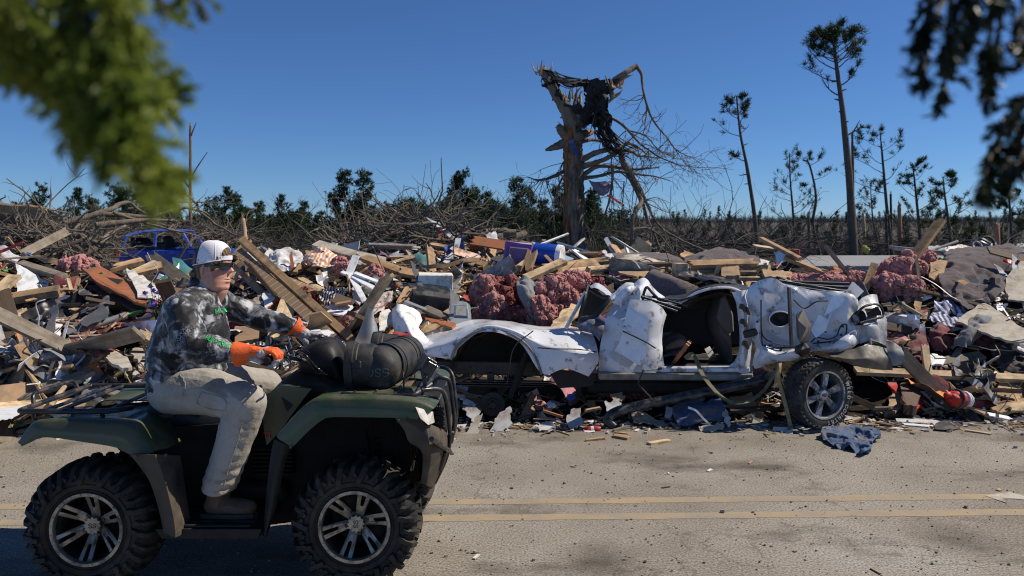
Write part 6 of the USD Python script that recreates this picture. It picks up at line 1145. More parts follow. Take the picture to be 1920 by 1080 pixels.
item('white_cloth',cloth_px([[(500,490,10.6),(520,472,10.7),(540,466,10.8),(566,480,10.7)],[(505,505,10.3),(525,490,10.35),(545,492,10.4),(568,490,10.4)],[(512,505,10.2),(530,512,10.15),(548,505,10.2),(564,498,10.2)]],.11,7,21),cl['white'],'white cloth bundle hanging on the crest right of the rider','cloth',smooth=True)
item('purple_cloth',cloth_px([[(505,480,10.8),(518,476,10.8),(530,482,10.8)],[(505,496,10.5),(515,494,10.5),(528,496,10.5)]],.05,9,22,14,16),cl['purple'],'small purple patterned cloth left of the white cloth bundle','cloth',smooth=True)
board((544,474,10.3),(550,504,10.2),.04,.03,wood_red,'short reddish stick through the white cloth bundle',67)
item('patterned_cloth',cloth_px([[(566,490,10.6),(585,470,10.7),(605,466,10.7),(632,482,10.6)],[(570,498,10.3),(590,490,10.3),(612,490,10.3),(636,492,10.3)],[(580,492,10.2),(596,502,10.15),(612,504,10.15),(626,500,10.2)]],.10,7,23),stripe_or,'white cloth with orange stripes draped on the crest','cloth',smooth=True)
board((592,458,10.9),(668,480,10.6),.16,.06,plaster_tan,'pale stone-coloured slab beam on the crest above the striped cloth',68); board((660,476,10.5),(720,490,10.4),.14,.05,plaster_tan,'second pale slab beam carrying on from the first along the crest',69); board((680,482,10.4),(760,512,10.1),.13,.05,wood_new,'brown plank sloping down beside the white window trim',70); board((748,508,10.1),(830,524,10.0),.16,.05,wood_new,'broad brown plank end in the middle of the heap',71)
for k,(p,q,w) in enumerate([((654,514,9.7),(668,480,9.9),.09),((655,512,9.65),(684,566,9.3),.07),((662,518,9.6),(716,550,9.4),.07),((665,512,9.62),(718,533,9.5),.05),((641,510,9.7),(662,520,9.6),.05)]): board(p,q,w,.025,white_board,['broad white trim board standing up in the middle of the heap','white trim strip pointing down from the standing trim board','wide white trim strip running down right from the standing trim board','thin white trim strip running right from the standing trim board','short white trim end left of the standing trim board'][k],72 + k,jag=False,name='window_trim',cat='trim')
item('plaster_board',sheet_px([(660,540),(676,536),(680,565),(672,572),(662,562)],9.5,-.008,0,.015,1.5,78),plaster,'small torn plaster panel behind the white trim strips','board')
item('striped_cloth',cloth_px([[(604,548,9.7),(620,538,9.7),(645,540,9.7)],[(600,560,9.5),(620,556,9.5),(648,556,9.5)],[(612,575,9.4),(628,572,9.4),(645,566,9.4)]],.08,8,24),stripe_bw,'dark and cream striped cloth bunched left of the white trim','cloth',smooth=True)
item('floral_cloth',cloth_px([[(736,544,9.5),(720,548,9.5),(690,566,9.4),(660,585,9.3)],[(734,560,9.3),(715,572,9.2),(690,585,9.1),(662,592,9.1)],[(722,578,9.2),(700,590,9.0),(680,596,9.0),(656,596,9.0)]],.06,6,25),floral,'cream floral fabric pulled across the middle of the heap','cloth',smooth=True)
item('white_board',sheet_px([(618,572),(634,562),(662,574),(650,592),(612,584)],9.1,-.012,0,.02,1,79),white_board,'white board lying under the floral fabric','board'); item('brown_board',sheet_px([(620,566),(632,550),(666,562),(660,568)],9.15,-.012,0,.03,.8,80),wood_dark,'dark brown triangular board on the white board under the floral fabric','board'); board((625,572,9.0),(660,566,9.05),.04,.03,wood_new,'short batten lying on the white board by the floral fabric',81)
item('white_board',sheet_px([(490,550),(520,548),(512,568),(498,578)],9.3,-.008,0,.02,.8,82),white_board,'white cabinet board above the forearm of the rider','board'); board((500,580,9.2),(524,560,9.3),.05,.04,mat('orange_red_board',(.42,.075,.02),.6,.2),'orange-red strip edge beside the white cabinet board',83,jag=False); item('plaster_board',sheet_px([(476,560),(490,552),(490,576),(480,576)],9.3,-.008,0,.015,1.2,84),plaster_tan,'torn tan plaster piece left of the white cabinet board','board')
item('cardboard_box',sheet_px([(440,612),(486,610),(488,634),(440,642)],8.9,-.01,0,.12,.6,85),cardboard,'tan chipboard box side between the arms of the rider','box'); item('cardboard_box',sheet_px([(440,644),(484,636),(476,655),(442,656)],8.8,-.01,0,.10,.6,86),cardboard,'second tan chipboard piece below the first between the arms','box')
item('blue_cloth',cloth_px([[(510,626,8.8),(535,628,8.8),(560,622,8.8)],[(508,640,8.6),(535,648,8.6),(566,640,8.6)]],.04,9,27,14,20),cl['navy'],'navy and blue cloth scraps below the far arm','cloth',smooth=True); item('rope_coil',cloth_px([[(474,644,8.6),(486,640,8.6),(498,646,8.6)],[(474,652,8.5),(488,654,8.5),(498,652,8.5)]],.05,18,28,14,18),stripe_bw,'small bundle of black and white rope above the near glove','rope',smooth=True)
item('plaster_board',sheet_px([(556,590),(590,588),(600,600),(570,606)],9.0,-.02,0,.015,1.5,87),plaster,'flat cream plaster piece above the far glove','board'); item('white_board',sheet_px([(582,618),(606,612),(628,626),(600,628)],8.6,-.03,0,.015,1,88),white_board,'white board scrap right of the far glove','board')
item('black_box',(noisy(moved(cbox(.55,.5,.4,.05),rot(.2,.1,.3),(0,0,0)).subdivide().subdivide(),.03,4),M4(None,at(802,570,9.5))),black_sheet,'shiny black tub half buried right of the upright post','tub',smooth=40)
board((752,574,9.1),(772,538,9.4),.13,.06,wood_new,'upright brown post with black spray marks in the middle of the heap',90); put('spray_mark',wire([at(762,552,9.17),at(768,546,9.2),at(770,552,9.18),at(760,560,9.13),at(764,564,9.11)],.008),cl['black'],label='black looped spray mark on the upright brown post',cat='mark')
item('grey_appliance',sheet_px([(846,570),(852,564),(876,566),(882,572),(884,606),(850,610),(838,606)],8.75,-.006,0,.06,.4,91),mat('grey_appliance',(.30,.33,.35),.45,.08,6,dirt=.2),'rounded grey plastic appliance lid above the torn truck wing','lid'); put('bent_grey_tube',tube(np.array([at(*p) for p in [(852,600,8.72),(853,572,8.74),(875,572,8.74),(878,602,8.7)]]),.014,6),mat('grey_rim',(.36,.39,.41),.45),label='raised rim of the rounded grey lid',cat='rim'); item('grey_board',sheet_px([(844,540),(862,556),(852,596),(842,600)],8.85,-.006,0,.03,.5,92),metal_grey,'dark grey panel standing left of the rounded grey lid','panel')
item('torn_gutter',sheet_px([(770,490),(778,494),(790,530),(804,548),(794,550),(780,530)],9.6,-.006,0,.012,1.2,93),metal_grey,'curled rusty grey metal strip standing in the middle of the heap','strip'); item('white_block',(cbox(.42,.2,.22,.01),M4(rot(.1,.02,.15),at(816,530,9.7))),plaster,'white foam block lying right of the curled metal strip','block')
board((760,566,9.0),(800,582,8.9),.04,.03,metal_grey,'thin metal rail sloping past the black tub',94,jag=False); board((796,578,8.95),(850,602,8.7),.10,.04,wood_grey,'weathered rail continuing from the thin metal rail',95); item('brown_board',sheet_px([(790,590),(800,582),(856,606),(846,614),(800,600)],8.75,-.02,0,.02,1,96),wood_red,'reddish-brown board above the torn truck wing','board')
item('white_sheet_metal',cen(surf([[(735,590,8.9),(752,574,8.8),(775,578,8.8),(792,600,8.8)],[(735,612,8.6),(752,596,8.45),(770,604,8.45),(786,622,8.5)],[(760,640,8.4),(770,632,8.3),(780,632,8.3),(800,640,8.3)],[(780,655,8.25),(790,650,8.2),(806,650,8.2),(822,655,8.2)]],26,30,.10,6,41,.9)),white_board,'crumpled white torn sheet above the speaker tube','sheet',smooth=30)
item('white_board',sheet_px([(712,586),(728,580),(740,590),(728,612),(712,622)],8.7,-.01,0,.02,1,97),plaster,'pale rounded board standing behind the speaker tube','board'); item('dark_sheet',cen(surf([[(690,574,8.5),(700,584,8.45),(708,620,8.4)],[(668,632,8.3),(690,626,8.3),(706,636,8.3)],[(650,655,8.2),(680,655,8.2),(706,655,8.2)]],14,16,.06,5,44,.8)),siding_blue,'dark blue-grey bent metal sheet behind the handlebar pod','sheet',smooth=30)
item('red_scrap',sheet_px([(728,620),(770,624),(764,634),(740,630)],8.3,-.01,0,.02,1.5,98),red_plastic,'bright red plastic scrap just above the speaker tube','scrap')
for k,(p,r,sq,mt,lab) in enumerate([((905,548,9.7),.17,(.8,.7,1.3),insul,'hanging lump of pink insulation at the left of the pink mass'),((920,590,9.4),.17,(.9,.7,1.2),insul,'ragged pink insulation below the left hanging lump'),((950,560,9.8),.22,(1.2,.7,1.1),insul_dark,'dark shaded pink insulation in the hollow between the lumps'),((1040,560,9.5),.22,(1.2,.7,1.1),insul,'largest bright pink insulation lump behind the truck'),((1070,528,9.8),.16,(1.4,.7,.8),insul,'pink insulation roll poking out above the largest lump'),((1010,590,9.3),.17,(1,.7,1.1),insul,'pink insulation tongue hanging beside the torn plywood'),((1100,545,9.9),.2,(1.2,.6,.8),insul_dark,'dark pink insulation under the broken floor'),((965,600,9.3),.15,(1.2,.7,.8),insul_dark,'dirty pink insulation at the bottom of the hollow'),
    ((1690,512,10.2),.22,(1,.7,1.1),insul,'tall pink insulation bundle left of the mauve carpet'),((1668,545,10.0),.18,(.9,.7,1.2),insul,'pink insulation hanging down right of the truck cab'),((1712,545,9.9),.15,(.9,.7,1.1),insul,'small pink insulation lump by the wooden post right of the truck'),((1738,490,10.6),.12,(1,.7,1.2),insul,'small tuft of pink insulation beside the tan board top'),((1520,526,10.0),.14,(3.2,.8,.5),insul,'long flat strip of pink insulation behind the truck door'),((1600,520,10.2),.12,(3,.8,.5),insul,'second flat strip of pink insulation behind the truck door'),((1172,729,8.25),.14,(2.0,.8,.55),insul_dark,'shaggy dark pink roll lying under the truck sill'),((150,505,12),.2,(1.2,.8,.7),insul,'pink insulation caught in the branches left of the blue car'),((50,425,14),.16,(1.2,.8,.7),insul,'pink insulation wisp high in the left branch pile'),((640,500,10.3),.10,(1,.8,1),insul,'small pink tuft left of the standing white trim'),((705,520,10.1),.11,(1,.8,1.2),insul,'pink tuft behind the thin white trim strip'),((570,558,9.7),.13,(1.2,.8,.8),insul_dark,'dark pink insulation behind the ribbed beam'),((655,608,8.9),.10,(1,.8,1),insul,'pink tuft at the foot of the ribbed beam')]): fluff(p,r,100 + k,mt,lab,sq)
item('plywood_sheet',sheet_px([(1010,640),(1030,610),(1060,580),(1092,566),(1098,578),(1062,612),(1048,640)],9.0,-.01,0,.014,3,110),wood_pale,'torn pale plywood sheet left of the truck window post','plywood'); item('torn_cloth',cloth_px([[(968,526,9.5),(985,522,9.5),(1004,530,9.5)],[(972,550,9.3),(988,548,9.25),(1002,556,9.3)],[(990,590,9.2),(998,600,9.2),(1006,592,9.2)]],.08,9,31),cl['grey'],'torn grey cloth strip hanging between the pink insulation lumps','cloth',smooth=True)
tubp = thing('storage_tub','purple plastic storage tub lying on its side on the crest','tub',at(972,480,10.8))
put('shell',moved(cbox(.34,.3,.36,.06),rot(.1,.1,.25),at(972,482,10.8)),mat('purple_plastic',(.10,.035,.17),.35,.2,8,dirt=.12),tubp,smooth=40); put('rim',[moved(cbox(.38,.04,.40,.03),rot(.1,.1,.25),at(970,482,10.62))],mat('purple_rim',(.13,.05,.22),.35),tubp,smooth=40); put('lid_inset',moved(cbox(.27,.02,.28,.02),rot(.1,.1,.25),at(971,484,10.59)),mat('purple_inset',(.16,.10,.20),.3,.3,8),tubp)
cool = thing('blue_cooler','blue and white drum-shaped cooler lying next to the purple tub','cooler',at(1030,478,10.8))
a_,b_ = at(1003,476,10.8),at(1045,480,10.7); put('drum',tube(np.linspace(a_,b_,9),[.15,.155,.15,.158,.152,.158,.15,.155,.15],20),mat('cooler_blue',(.012,.06,.36),.35,.15,8),cool,smooth=40); put('lid',tube([b_,b_ + (b_ - a_) * .22],[.155,.15],20),white_board,cool,smooth=40)
item('blue_sheet',sheet_px([(998,452),(1036,468),(1078,486),(1060,490),(1010,470)],11.2,-.02,0,.01,.6,112),mat('pale_blue_sheet',(.34,.42,.50),.35,.1),'pale blue metal sheet leaning behind the blue cooler','sheet'); board((1014,458,11.2),(1066,438,11.5),.03,.02,white_board,'thin white pole sticking up beside the broken tree',113,jag=False)
board((984,516,10.2),(1000,468,10.4),.12,.09,wood_new,'thick broken post standing between the tubs',114); board((986,522,10.0),(1058,490,10.4),.13,.05,wood_pale,'clean pale plank pointing up to the broken tree',115,jag=False); board((926,520,10.2),(944,504,10.4),.13,.05,wood_pale,'short pale board end left of the purple tub',116); board((960,512,10.3),(990,490,10.5),.10,.04,wood_pale,'pale plank end below the purple tub',117); board((898,506,10.6),(912,494,10.7),.12,.10,wood_new,'stub of a brown post left of the purple tub',118)
for k,(p,q,w,mt,lab) in enumerate([((1010,505,10.4),(1120,494,10.7),.18,wood_new,'long floor plank running right from the clean pale plank'),((1040,512,10.3),(1150,502,10.4),.10,wood_pale,'torn floor edge board above the pink insulation'),((1030,500,10.6),(1140,488,10.8),.12,wood_new,'upper floor plank behind the torn edge board'),((1098,520,10.2),(1105,500,10.2),.06,wood_new,'short joist end over the pink insulation'),((1155,498,10.3),(1290,494,10.3),.05,wood_dark,'dark splintered edge of the broken floor'),((1290,496,10.2),(1422,492,10.3),.14,wood_new,'long orange floor edge over the crushed cab'),((1300,506,10.2),(1420,512,10.2),.05,wood_grey,'grey joist below the long orange floor edge'),((1372,522,10.0),(1560,524,10.1),.035,wood_pale,'long thin batten lying behind the truck door'),((1340,520,10.1),(1352,498,10.1),.07,wood_pale,'pale block under the long orange floor edge'),((1424,446,11.2),(1500,486,10.4),.06,wood_new,'thin board sticking up right of the leaning pine'),((1470,482,10.6),(1545,512,10.3),.06,wood_new,'batten sloping down in front of the slab'),((1620,548,10.0),(1640,495,10.2),.09,wood_new,'upright splintered board left of the pink bundle'),((1726,548,9.9),(1716,480,10.1),.04,wood_grey,'thin upright stake beside the pink bundle')]): board(p,q,w,.05,mt,lab,120 + k)
item('chipboard_sheet',sheet_px([(1158,508),(1248,500),(1240,512),(1216,518),(1180,516)],10.1,-.03,0,.02,1.2,135),osb,'tan chipboard flap hanging from the broken floor','board'); item('joist_end',(cbox(.15,.2,.17,.006),M4(rot(0,0,.1),at(1275,506,10.1))),wood_pale,'square pale joist end in the middle of the broken floor','joist'); item('cardboard_box',sheet_px([(1352,500),(1386,498),(1388,516),(1352,518)],10.0,-.01,0,.2,.6,136),cardboard,'cardboard box end above the truck door pillar','box'); item('cardboard_box',sheet_px([(1430,505),(1490,510),(1482,520),(1432,518)],10.0,-.02,0,.1,.8,137),cardboard,'flattened cardboard box behind the truck door','box')
item('mauve_carpet',cloth_px([[(1150,476,11.6),(1190,474,11.6),(1240,476,11.6),(1275,486,11.5)],[(1150,480,11.0),(1190,477,11.0),(1240,478,11.0),(1280,490,10.9)],[(1165,492,10.6),(1200,486,10.6),(1245,488,10.6),(1285,497,10.6)]],.06,4,51),carpet,'mauve carpet lying along the crest right of the broken tree','carpet',smooth=True); item('grey_carpet_underside',cloth_px([[(1165,484,10.9),(1195,478,10.9),(1240,484,10.9)],[(1160,494,10.4),(1200,488,10.4),(1250,496,10.4)]],.07,6,52),cl['cream'],'rumpled cream cloth in front of the carpet on the crest','cloth',smooth=True)
item('mauve_carpet',cloth_px([[(1285,486,11.4),(1320,474,11.4),(1350,468,11.3),(1390,474,11.2),(1422,484,11.1)],[(1285,492,10.9),(1320,482,10.8),(1352,474,10.7),(1392,480,10.7),(1424,490,10.6)],[(1288,496,10.5),(1322,494,10.4),(1354,492,10.35),(1392,492,10.35),(1426,495,10.4)]],.12,4,53),carpet,'mauve carpet humped over the broken floor below the leaning pine','carpet',smooth=True)
rc_ = thing('carpet_roll','rolled brown carpet wedged behind the crushed cab','carpet',at(1260,540,9.5)); put('roll',noisy(tube(spline([at(1222,524,9.6),at(1262,540,9.3),at(1296,556,9.1)],20),.13,20),.015,9),carpet,rc_,smooth=True); put('spiral_end',tube(np.array([at(1222,524,9.58) + V(-.01,-.0,0) + (.02 + .0085 * q) * V(.2 * math.cos(q * 1.6),-.5 * math.cos(q * 1.6),math.sin(q * 1.6)) for q in np.linspace(0,12,90)]),.008,5),cl['beige'],rc_)
item('tarpaper',cloth_px([[(1280,508,9.9),(1330,518,9.8),(1380,530,9.7),(1400,540,9.7)],[(1270,520,9.5),(1330,528,9.3),(1380,540,9.2),(1400,548,9.2)]],.10,7,54),black_sheet,'black tarred sheet hanging over the roof of the crushed cab','sheet',smooth=30)
item('mauve_carpet',cloth_px([[(1772,478,11.6),(1800,470,11.8),(1850,468,12.0),(1890,464,12.2),(1935,470,12.2)],[(1766,500,10.9),(1800,486,10.9),(1850,482,10.9),(1895,486,10.9),(1935,490,11.0)],[(1760,525,10.4),(1800,520,10.3),(1845,516,10.3),(1888,520,10.4),(1910,520,10.5)],[(1768,550,10.1),(1800,556,9.9),(1838,566,9.9),(1866,548,10.1),(1880,536,10.3)],[(1784,566,10.0),(1806,584,9.8),(1826,578,9.8),(1846,566,10.0),(1856,552,10.2)]],.22,3.4,55,70,70,.012),carpet,'huge mauve carpet draped over the right end of the heap','carpet',smooth=True)
item('tan_board',sheet_px([(1745,490),(1776,488),(1766,530),(1742,520)],10.6,-.01,0,.02,.8,140),osb,'tan board standing left of the huge mauve carpet','board'); item('tan_board',sheet_px([(1794,600),(1842,566),(1930,620),(1930,640),(1898,640),(1850,626)],9.4,-.015,0,.025,1.2,141),plaster_tan,'broad tan board lying below the huge mauve carpet','board'); item('tan_board',sheet_px([(1886,520),(1912,490),(1930,488),(1930,566),(1890,560)],10.0,-.01,0,.025,1.2,142),plaster_tan,'tan board leaning at the right edge of the view','board')
item('white_shard',sheet_px([(1898,476),(1910,486),(1902,492),(1908,502),(1898,504)],9.9,-.004,0,.01,.4,143),white_board,'pointed white shard sticking up on the mauve carpet','shard'); item('dark_shard',sheet_px([(1864,494),(1878,502),(1890,520),(1876,516)],9.95,-.01,0,.01,.6,144),siding_blue,'dark blue-grey shard stuck in the mauve carpet','shard'); item('dark_box',sheet_px([(1858,520),(1876,522),(1876,548),(1860,550)],9.9,-.006,0,.05,.6,145),cl['black'],'dark grey flat case against the mauve carpet','case'); item('paper_sheet',sheet_px([(1858,546),(1880,548),(1876,564),(1858,562)],9.85,-.01,0,.004,.5,146),white_board,'small white paper with lines below the dark case','paper'); item('white_board',sheet_px([(1866,570),(1880,568),(1884,580),(1872,586)],9.7,-.01,0,.01,.6,147),white_board,'white carton scrap at the lower edge of the mauve carpet','scrap'); item('white_board',sheet_px([(1900,592),(1925,588),(1928,612),(1906,606)],9.4,-.01,0,.01,.8,148),white_board,'white board scrap at the right edge on the tan board','scrap')
item('striped_cloth',cloth_px([[(1752,560,9.9),(1775,562,9.9),(1812,582,9.8)],[(1750,580,9.6),(1772,586,9.5),(1804,594,9.6)],[(1740,602,9.4),(1764,608,9.3),(1786,616,9.4)]],.10,6,57),stripe_blue,'white and blue striped towel hanging below the mauve carpet','cloth',smooth=True)
for k,(rows,lab) in enumerate([([[(1700,636,9.2),(1714,620,9.2),(1734,622,9.2)],[(1698,660,8.9),(1716,650,8.8),(1740,655,8.9)],[(1700,684,8.8),(1716,680,8.7),(1732,680,8.8)]],'maroon towel hanging right of the truck front'),([[(1746,622,9.3),(1762,606,9.3),(1784,628,9.3)],[(1742,636,9.0),(1764,632,8.9),(1790,640,9.0)],[(1752,660,8.9),(1766,656,8.85),(1782,668,8.9)]],'maroon cushion-like towel in the middle of the right end'),([[(1758,686,8.7),(1776,678,8.7),(1790,684,8.7)],[(1760,700,8.5),(1790,702,8.5),(1812,712,8.5)]],'maroon towel roll below the crossing plank'),([[(1818,630,9.1),(1835,612,9.2),(1862,626,9.2)],[(1818,650,8.9),(1840,652,8.8),(1868,660,8.9)]],'maroon towel under the black jacket')]): item('maroon_towel',cloth_px(rows,.10,6,60 + k),cl['maroon'],lab,'towel',smooth=True)
item('black_jacket',cloth_px([[(1822,596,9.1),(1842,592,9.1),(1860,594,9.1)],[(1800,625,8.9),(1822,618,8.8),(1844,622,8.9)],[(1782,650,8.8),(1804,652,8.7),(1824,640,8.8)]],.09,8,66),cl['grey'],'dark grey denim jacket sprawled right of the maroon towels','jacket',smooth=True); item('black_bag',cloth_px([[(1850,640,8.9),(1880,645,8.9),(1920,655,8.9)],[(1862,672,8.6),(1890,680,8.5),(1930,690,8.6)],[(1880,706,8.4),(1905,712,8.4),(1935,715,8.4)]],.09,8,67),cl['black'],'black cloth heap at the right edge of the view','cloth',smooth=True); item('white_cloth',cloth_px([[(1896,650,8.9),(1912,642,8.9),(1930,648,8.9)],[(1900,672,8.7),(1914,676,8.7),(1930,680,8.7)]],.08,9,68),cl['white'],'crumpled white cloth at the right edge above the black heap','cloth',smooth=True)
board((1694,692,8.8),(1842,668,8.7),.12,.06,wood_grey,'long grey plank crossing the right end of the heap',150,jag=False); board((1733,646,8.6),(1746,736,8.1),.07,.05,wood_pale,'pale wooden stake leaning against the crossing plank',151); board((1694,692,8.85),(1740,700,8.6),.08,.04,wood_dark,'short dark board under the left end of the crossing plank',152); board((1750,716,8.4),(1766,696,8.6),.04,.03,wood_new,'small batten under the crossing plank',153); put('wire_ring',tube(np.array([at(1708 + 14 * math.cos(q),686 + 9 * math.sin(q),8.5 + .05 * math.sin(q)) for q in np.linspace(0,5.2,40)]),.008,6),white_board,label='pale wire ring lying by the left end of the crossing plank',cat='wire')
item('white_board',sheet_px([(1740,666),(1752,662),(1776,672),(1768,682),(1742,684)],8.8,-.012,0,.02,.8,154),white_board,'white board behind the pale stake','board'); item('dark_board',sheet_px([(1700,600),(1716,596),(1722,626),(1704,634)],9.3,-.008,0,.01,.8,155),siding_blue,'blue-grey flat panel left of the maroon cushion towel','panel'); item('dark_board',sheet_px([(1662,568),(1690,548),(1704,560),(1694,598),(1668,600)],9.7,-.008,0,.02,1,156),shingle,'dark shingle sheet under the pink bundle','shingle'); board((1716,590,9.6),(1724,556,9.8),.08,.04,wood_new,'short tan board standing below the pink bundle',157)
bg = thing('red_bag','red and brown paper carrier bag on the ground right of the truck wheel','bag',at(1705,745,8.0)); m_,M_ = sheet_px([(1686,720),(1716,712),(1726,742),(1718,762),(1696,758)],8.0,-.012,0,.10,.6,158); put('side',m_,mat('bag_brown',(.10,.05,.03),.6,.2,6),bg,M=M4(None,-x_loc[str(bg.GetPath())]) @ M_); m_,M_ = sheet_px([(1664,716),(1676,712),(1684,722),(1680,734),(1666,722)],8.0,-.012,0,.02,.4,159); put('flap',m_,red_plastic,bg,M=M4(None,-x_loc[str(bg.GetPath())]) @ M_); m_,M_ = sheet_px([(1714,758),(1728,738),(1732,752),(1716,770),(1698,770)],7.9,-.012,0,.02,.4,160); put('flap',m_,red_plastic,bg,M=M4(None,-x_loc[str(bg.GetPath())]) @ M_); item('brown_paper',sheet_px([(1668,742),(1684,734),(1694,756),(1680,772),(1666,764)],7.95,-.012,0,.02,1,161),cardboard,'crumpled brown paper left of the red carrier bag','paper')
st_ = thing('red_toy','stuffed red toy suit with a black belt and white trim lying by the road','toy',at(1798,760,7.75)); cB = at(1796,748,7.8); Rb = rot(.1,.15,.2)
bd = lump(.10,4,.15,3,2,(1.25,.9,.8)); put('body',moved(noisy(bd,.01,14),Rb,cB),red_plastic,st_,smooth=True); put('belt',moved(tube(np.array([V(-.01 + .0 * q,.092 * math.cos(q),.084 * math.sin(q)) for q in np.linspace(0,6.283,30)]),.016,6),Rb,cB),cl['black'],st_,smooth=True)
for xq in (.075,.11): put('trim',moved(tube(np.array([V(xq,(.10 - xq * .35) * math.cos(q),(.092 - xq * .3) * math.sin(q)) for q in np.linspace(0,6.283,30)]),.017,7),Rb,cB),cl['white'],st_,smooth=True)
put('sleeve',moved(tube(spline([V(-.10,0,.02),V(-.14,-.02,.03),V(-.17,-.03,.01)],8),[.03,.032,.034,.034,.033,.03,.028,.02],10),Rb,cB),red_plastic,st_,smooth=True)
board((1810,752,8.1),(1925,756,8.1),.16,.05,mat('red_stained_wood',(.12,.035,.018),.7,.3,1,(1.2,26,26),dirt=.2),'dark red stained plank lying at the right edge near the road',162,jag=False); board((1890,768,7.8),(1935,760,7.8),.12,.03,wood_pale,'pale board end at the right edge near the road',163)
for k,(p,q,w,mt,lab) in enumerate([((1680,788,7.65),(1760,792,7.6),.05,plaster,'long torn white strip lying on the road edge right of the wheel'),((1712,786,7.7),(1790,796,7.6),.04,siding,'grey-white strip beside the torn white strip'),((1690,795,7.55),(1750,800,7.5),.03,white_board,'clean white strip nearest the road'),((1810,806,7.5),(1862,814,7.45),.02,wood_pale,'thin lath on the road below the red toy'),((1850,776,7.7),(1900,786,7.65),.05,white_board,'white strip on the earth below the red plank')]): board(p,q,w,.012,mt,lab,164 + k)
item('black_scrap',cloth_px([[(1755,794,7.6),(1775,790,7.6),(1802,796,7.6)],[(1752,806,7.5),(1778,808,7.5),(1800,804,7.5)]],.03,14,71,12,18),cl['black'],'black ribbed scrap beside the white strips on the road edge','scrap',smooth=30)
put('black_cable',wire([at(1804,792,7.62),at(1812,808,7.45),at(1850,812,7.4),at(1900,816,7.35),at(1925,832,7.2)],.006,6,40),black_steel,label='long thin black cable trailing on the road, the outer loop',cat='cable',smooth=True); put('black_cable',wire([at(1780,814,7.4),at(1782,828,7.25),at(1830,836,7.1),at(1880,842,7.05),at(1915,838,7.1)],.006,6,40),black_steel,label='long thin black cable trailing on the road, the inner loop',cat='cable',smooth=True)
item('blue_jeans',cloth_px([[(1540,812,7.52),(1570,804,7.55),(1610,804,7.55),(1650,812,7.5)],[(1540,820,7.38),(1575,815,7.36),(1612,816,7.36),(1652,822,7.36)],[(1562,834,7.2),(1590,832,7.16),(1615,838,7.14),(1640,830,7.2)],[(1570,838,7.1),(1595,840,7.05),(1618,852,6.95),(1632,848,7.0)]],.15,8,72,60,70),cl['denim'],'blue denim jeans lying on the road in front of the truck wheel','jeans',smooth=True)
item('blue_jacket',cloth_px([[(1262,765,7.7),(1285,756,7.7),(1315,752,7.7),(1350,748,7.7)],[(1262,778,7.55),(1290,775,7.5),(1325,768,7.5),(1358,770,7.6)],[(1272,800,7.45),(1292,798,7.42),(1330,790,7.45),(1362,792,7.55)]],.09,8,73,34,40),cl['denim'],'crumpled blue work jacket under the black step bar','jacket',smooth=True); put('white_coat_hanger',ribbon([at(1290,764,7.36),at(1305,770,7.34),at(1318,784,7.34),at(1332,797,7.36)],.02,16),white_board,label='white plastic hanger on the blue work jacket',cat='hanger',smooth=30)
item('beige_cloth',cloth_px([[(1182,775,7.65),(1200,772,7.65),(1225,786,7.6),(1258,792,7.6)],[(1190,795,7.5),(1212,792,7.45),(1232,800,7.45),(1256,800,7.5)]],.05,9,74),cl['beige'],'beige cloth on the ground left of the blue work jacket','cloth',smooth=True)
for k,(pts,d,mt,lab) in enumerate([([(918,806),(930,782),(948,766),(958,762),(960,795),(940,808)],7.55,plaster_grey,'large grey plasterboard shard standing in front of the brake hub'),([(866,764),(884,758),(900,772),(892,800)],7.65,plaster_grey,'grey torn board left of the brake hub'),([(872,812),(884,790),(906,772),(900,788),(896,812)],7.5,plaster_tan,'folded tan plasterboard beside the quad bike bumper'),([(1060,784),(1076,762),(1088,768),(1092,792),(1070,806)],7.55,plaster_grey,'pale grey shard standing left of the red can'),([(852,736),(864,736),(894,758),(888,766)],7.9,plaster,'cream board strip under the truck rail'),([(1025,754),(1040,752),(1044,762),(1030,764)],7.7,white_board,'small white box under the bracket plate'),([(1062,740),(1078,736),(1080,744),(1066,748)],7.75,cl['blue'],'small blue carton under the truck sill'),([(1142,742),(1162,734),(1174,742),(1166,750),(1148,750)],7.7,cardboard,'rusty brown carton under the truck sill'),([(1310,800),(1356,792),(1360,800),(1316,808)],7.45,plaster_tan,'flat tan slab piece below the blue work jacket'),([(1352,770),(1360,762),(1372,790),(1366,798)],7.5,plaster,'cream torn scrap right of the blue work jacket'),([(1000,800),(1024,792),(1040,800),(1016,810)],7.5,plaster,'small tan curled scrap before the wheel well'),([(1134,756),(1160,748),(1168,766),(1140,776)],7.55,siding,'striped torn carton behind the end of the step bar')]): item('torn_scrap',sheet_px(pts,d,-.006,0,.012,1.6,170 + k,.03,1),mt,lab,'scrap',smooth=25)
can = thing('red_can','crushed red drink can lying on the road edge before the truck','can',at(1112,812,7.35)); c0,c1 = at(1094,807,7.36),at(1126,805,7.36); put('can',noisy(tube(np.linspace(c0,c1,9),[.02,.033,.034,.034,.033,.034,.034,.033,.026],16),.006,40),red_plastic,can,smooth=40); put('label_band',noisy(tube(np.linspace(lerp(c0,c1,.42),lerp(c0,c1,.6),3),.0352,16,False),.006,40),cl['white'],can,smooth=40)
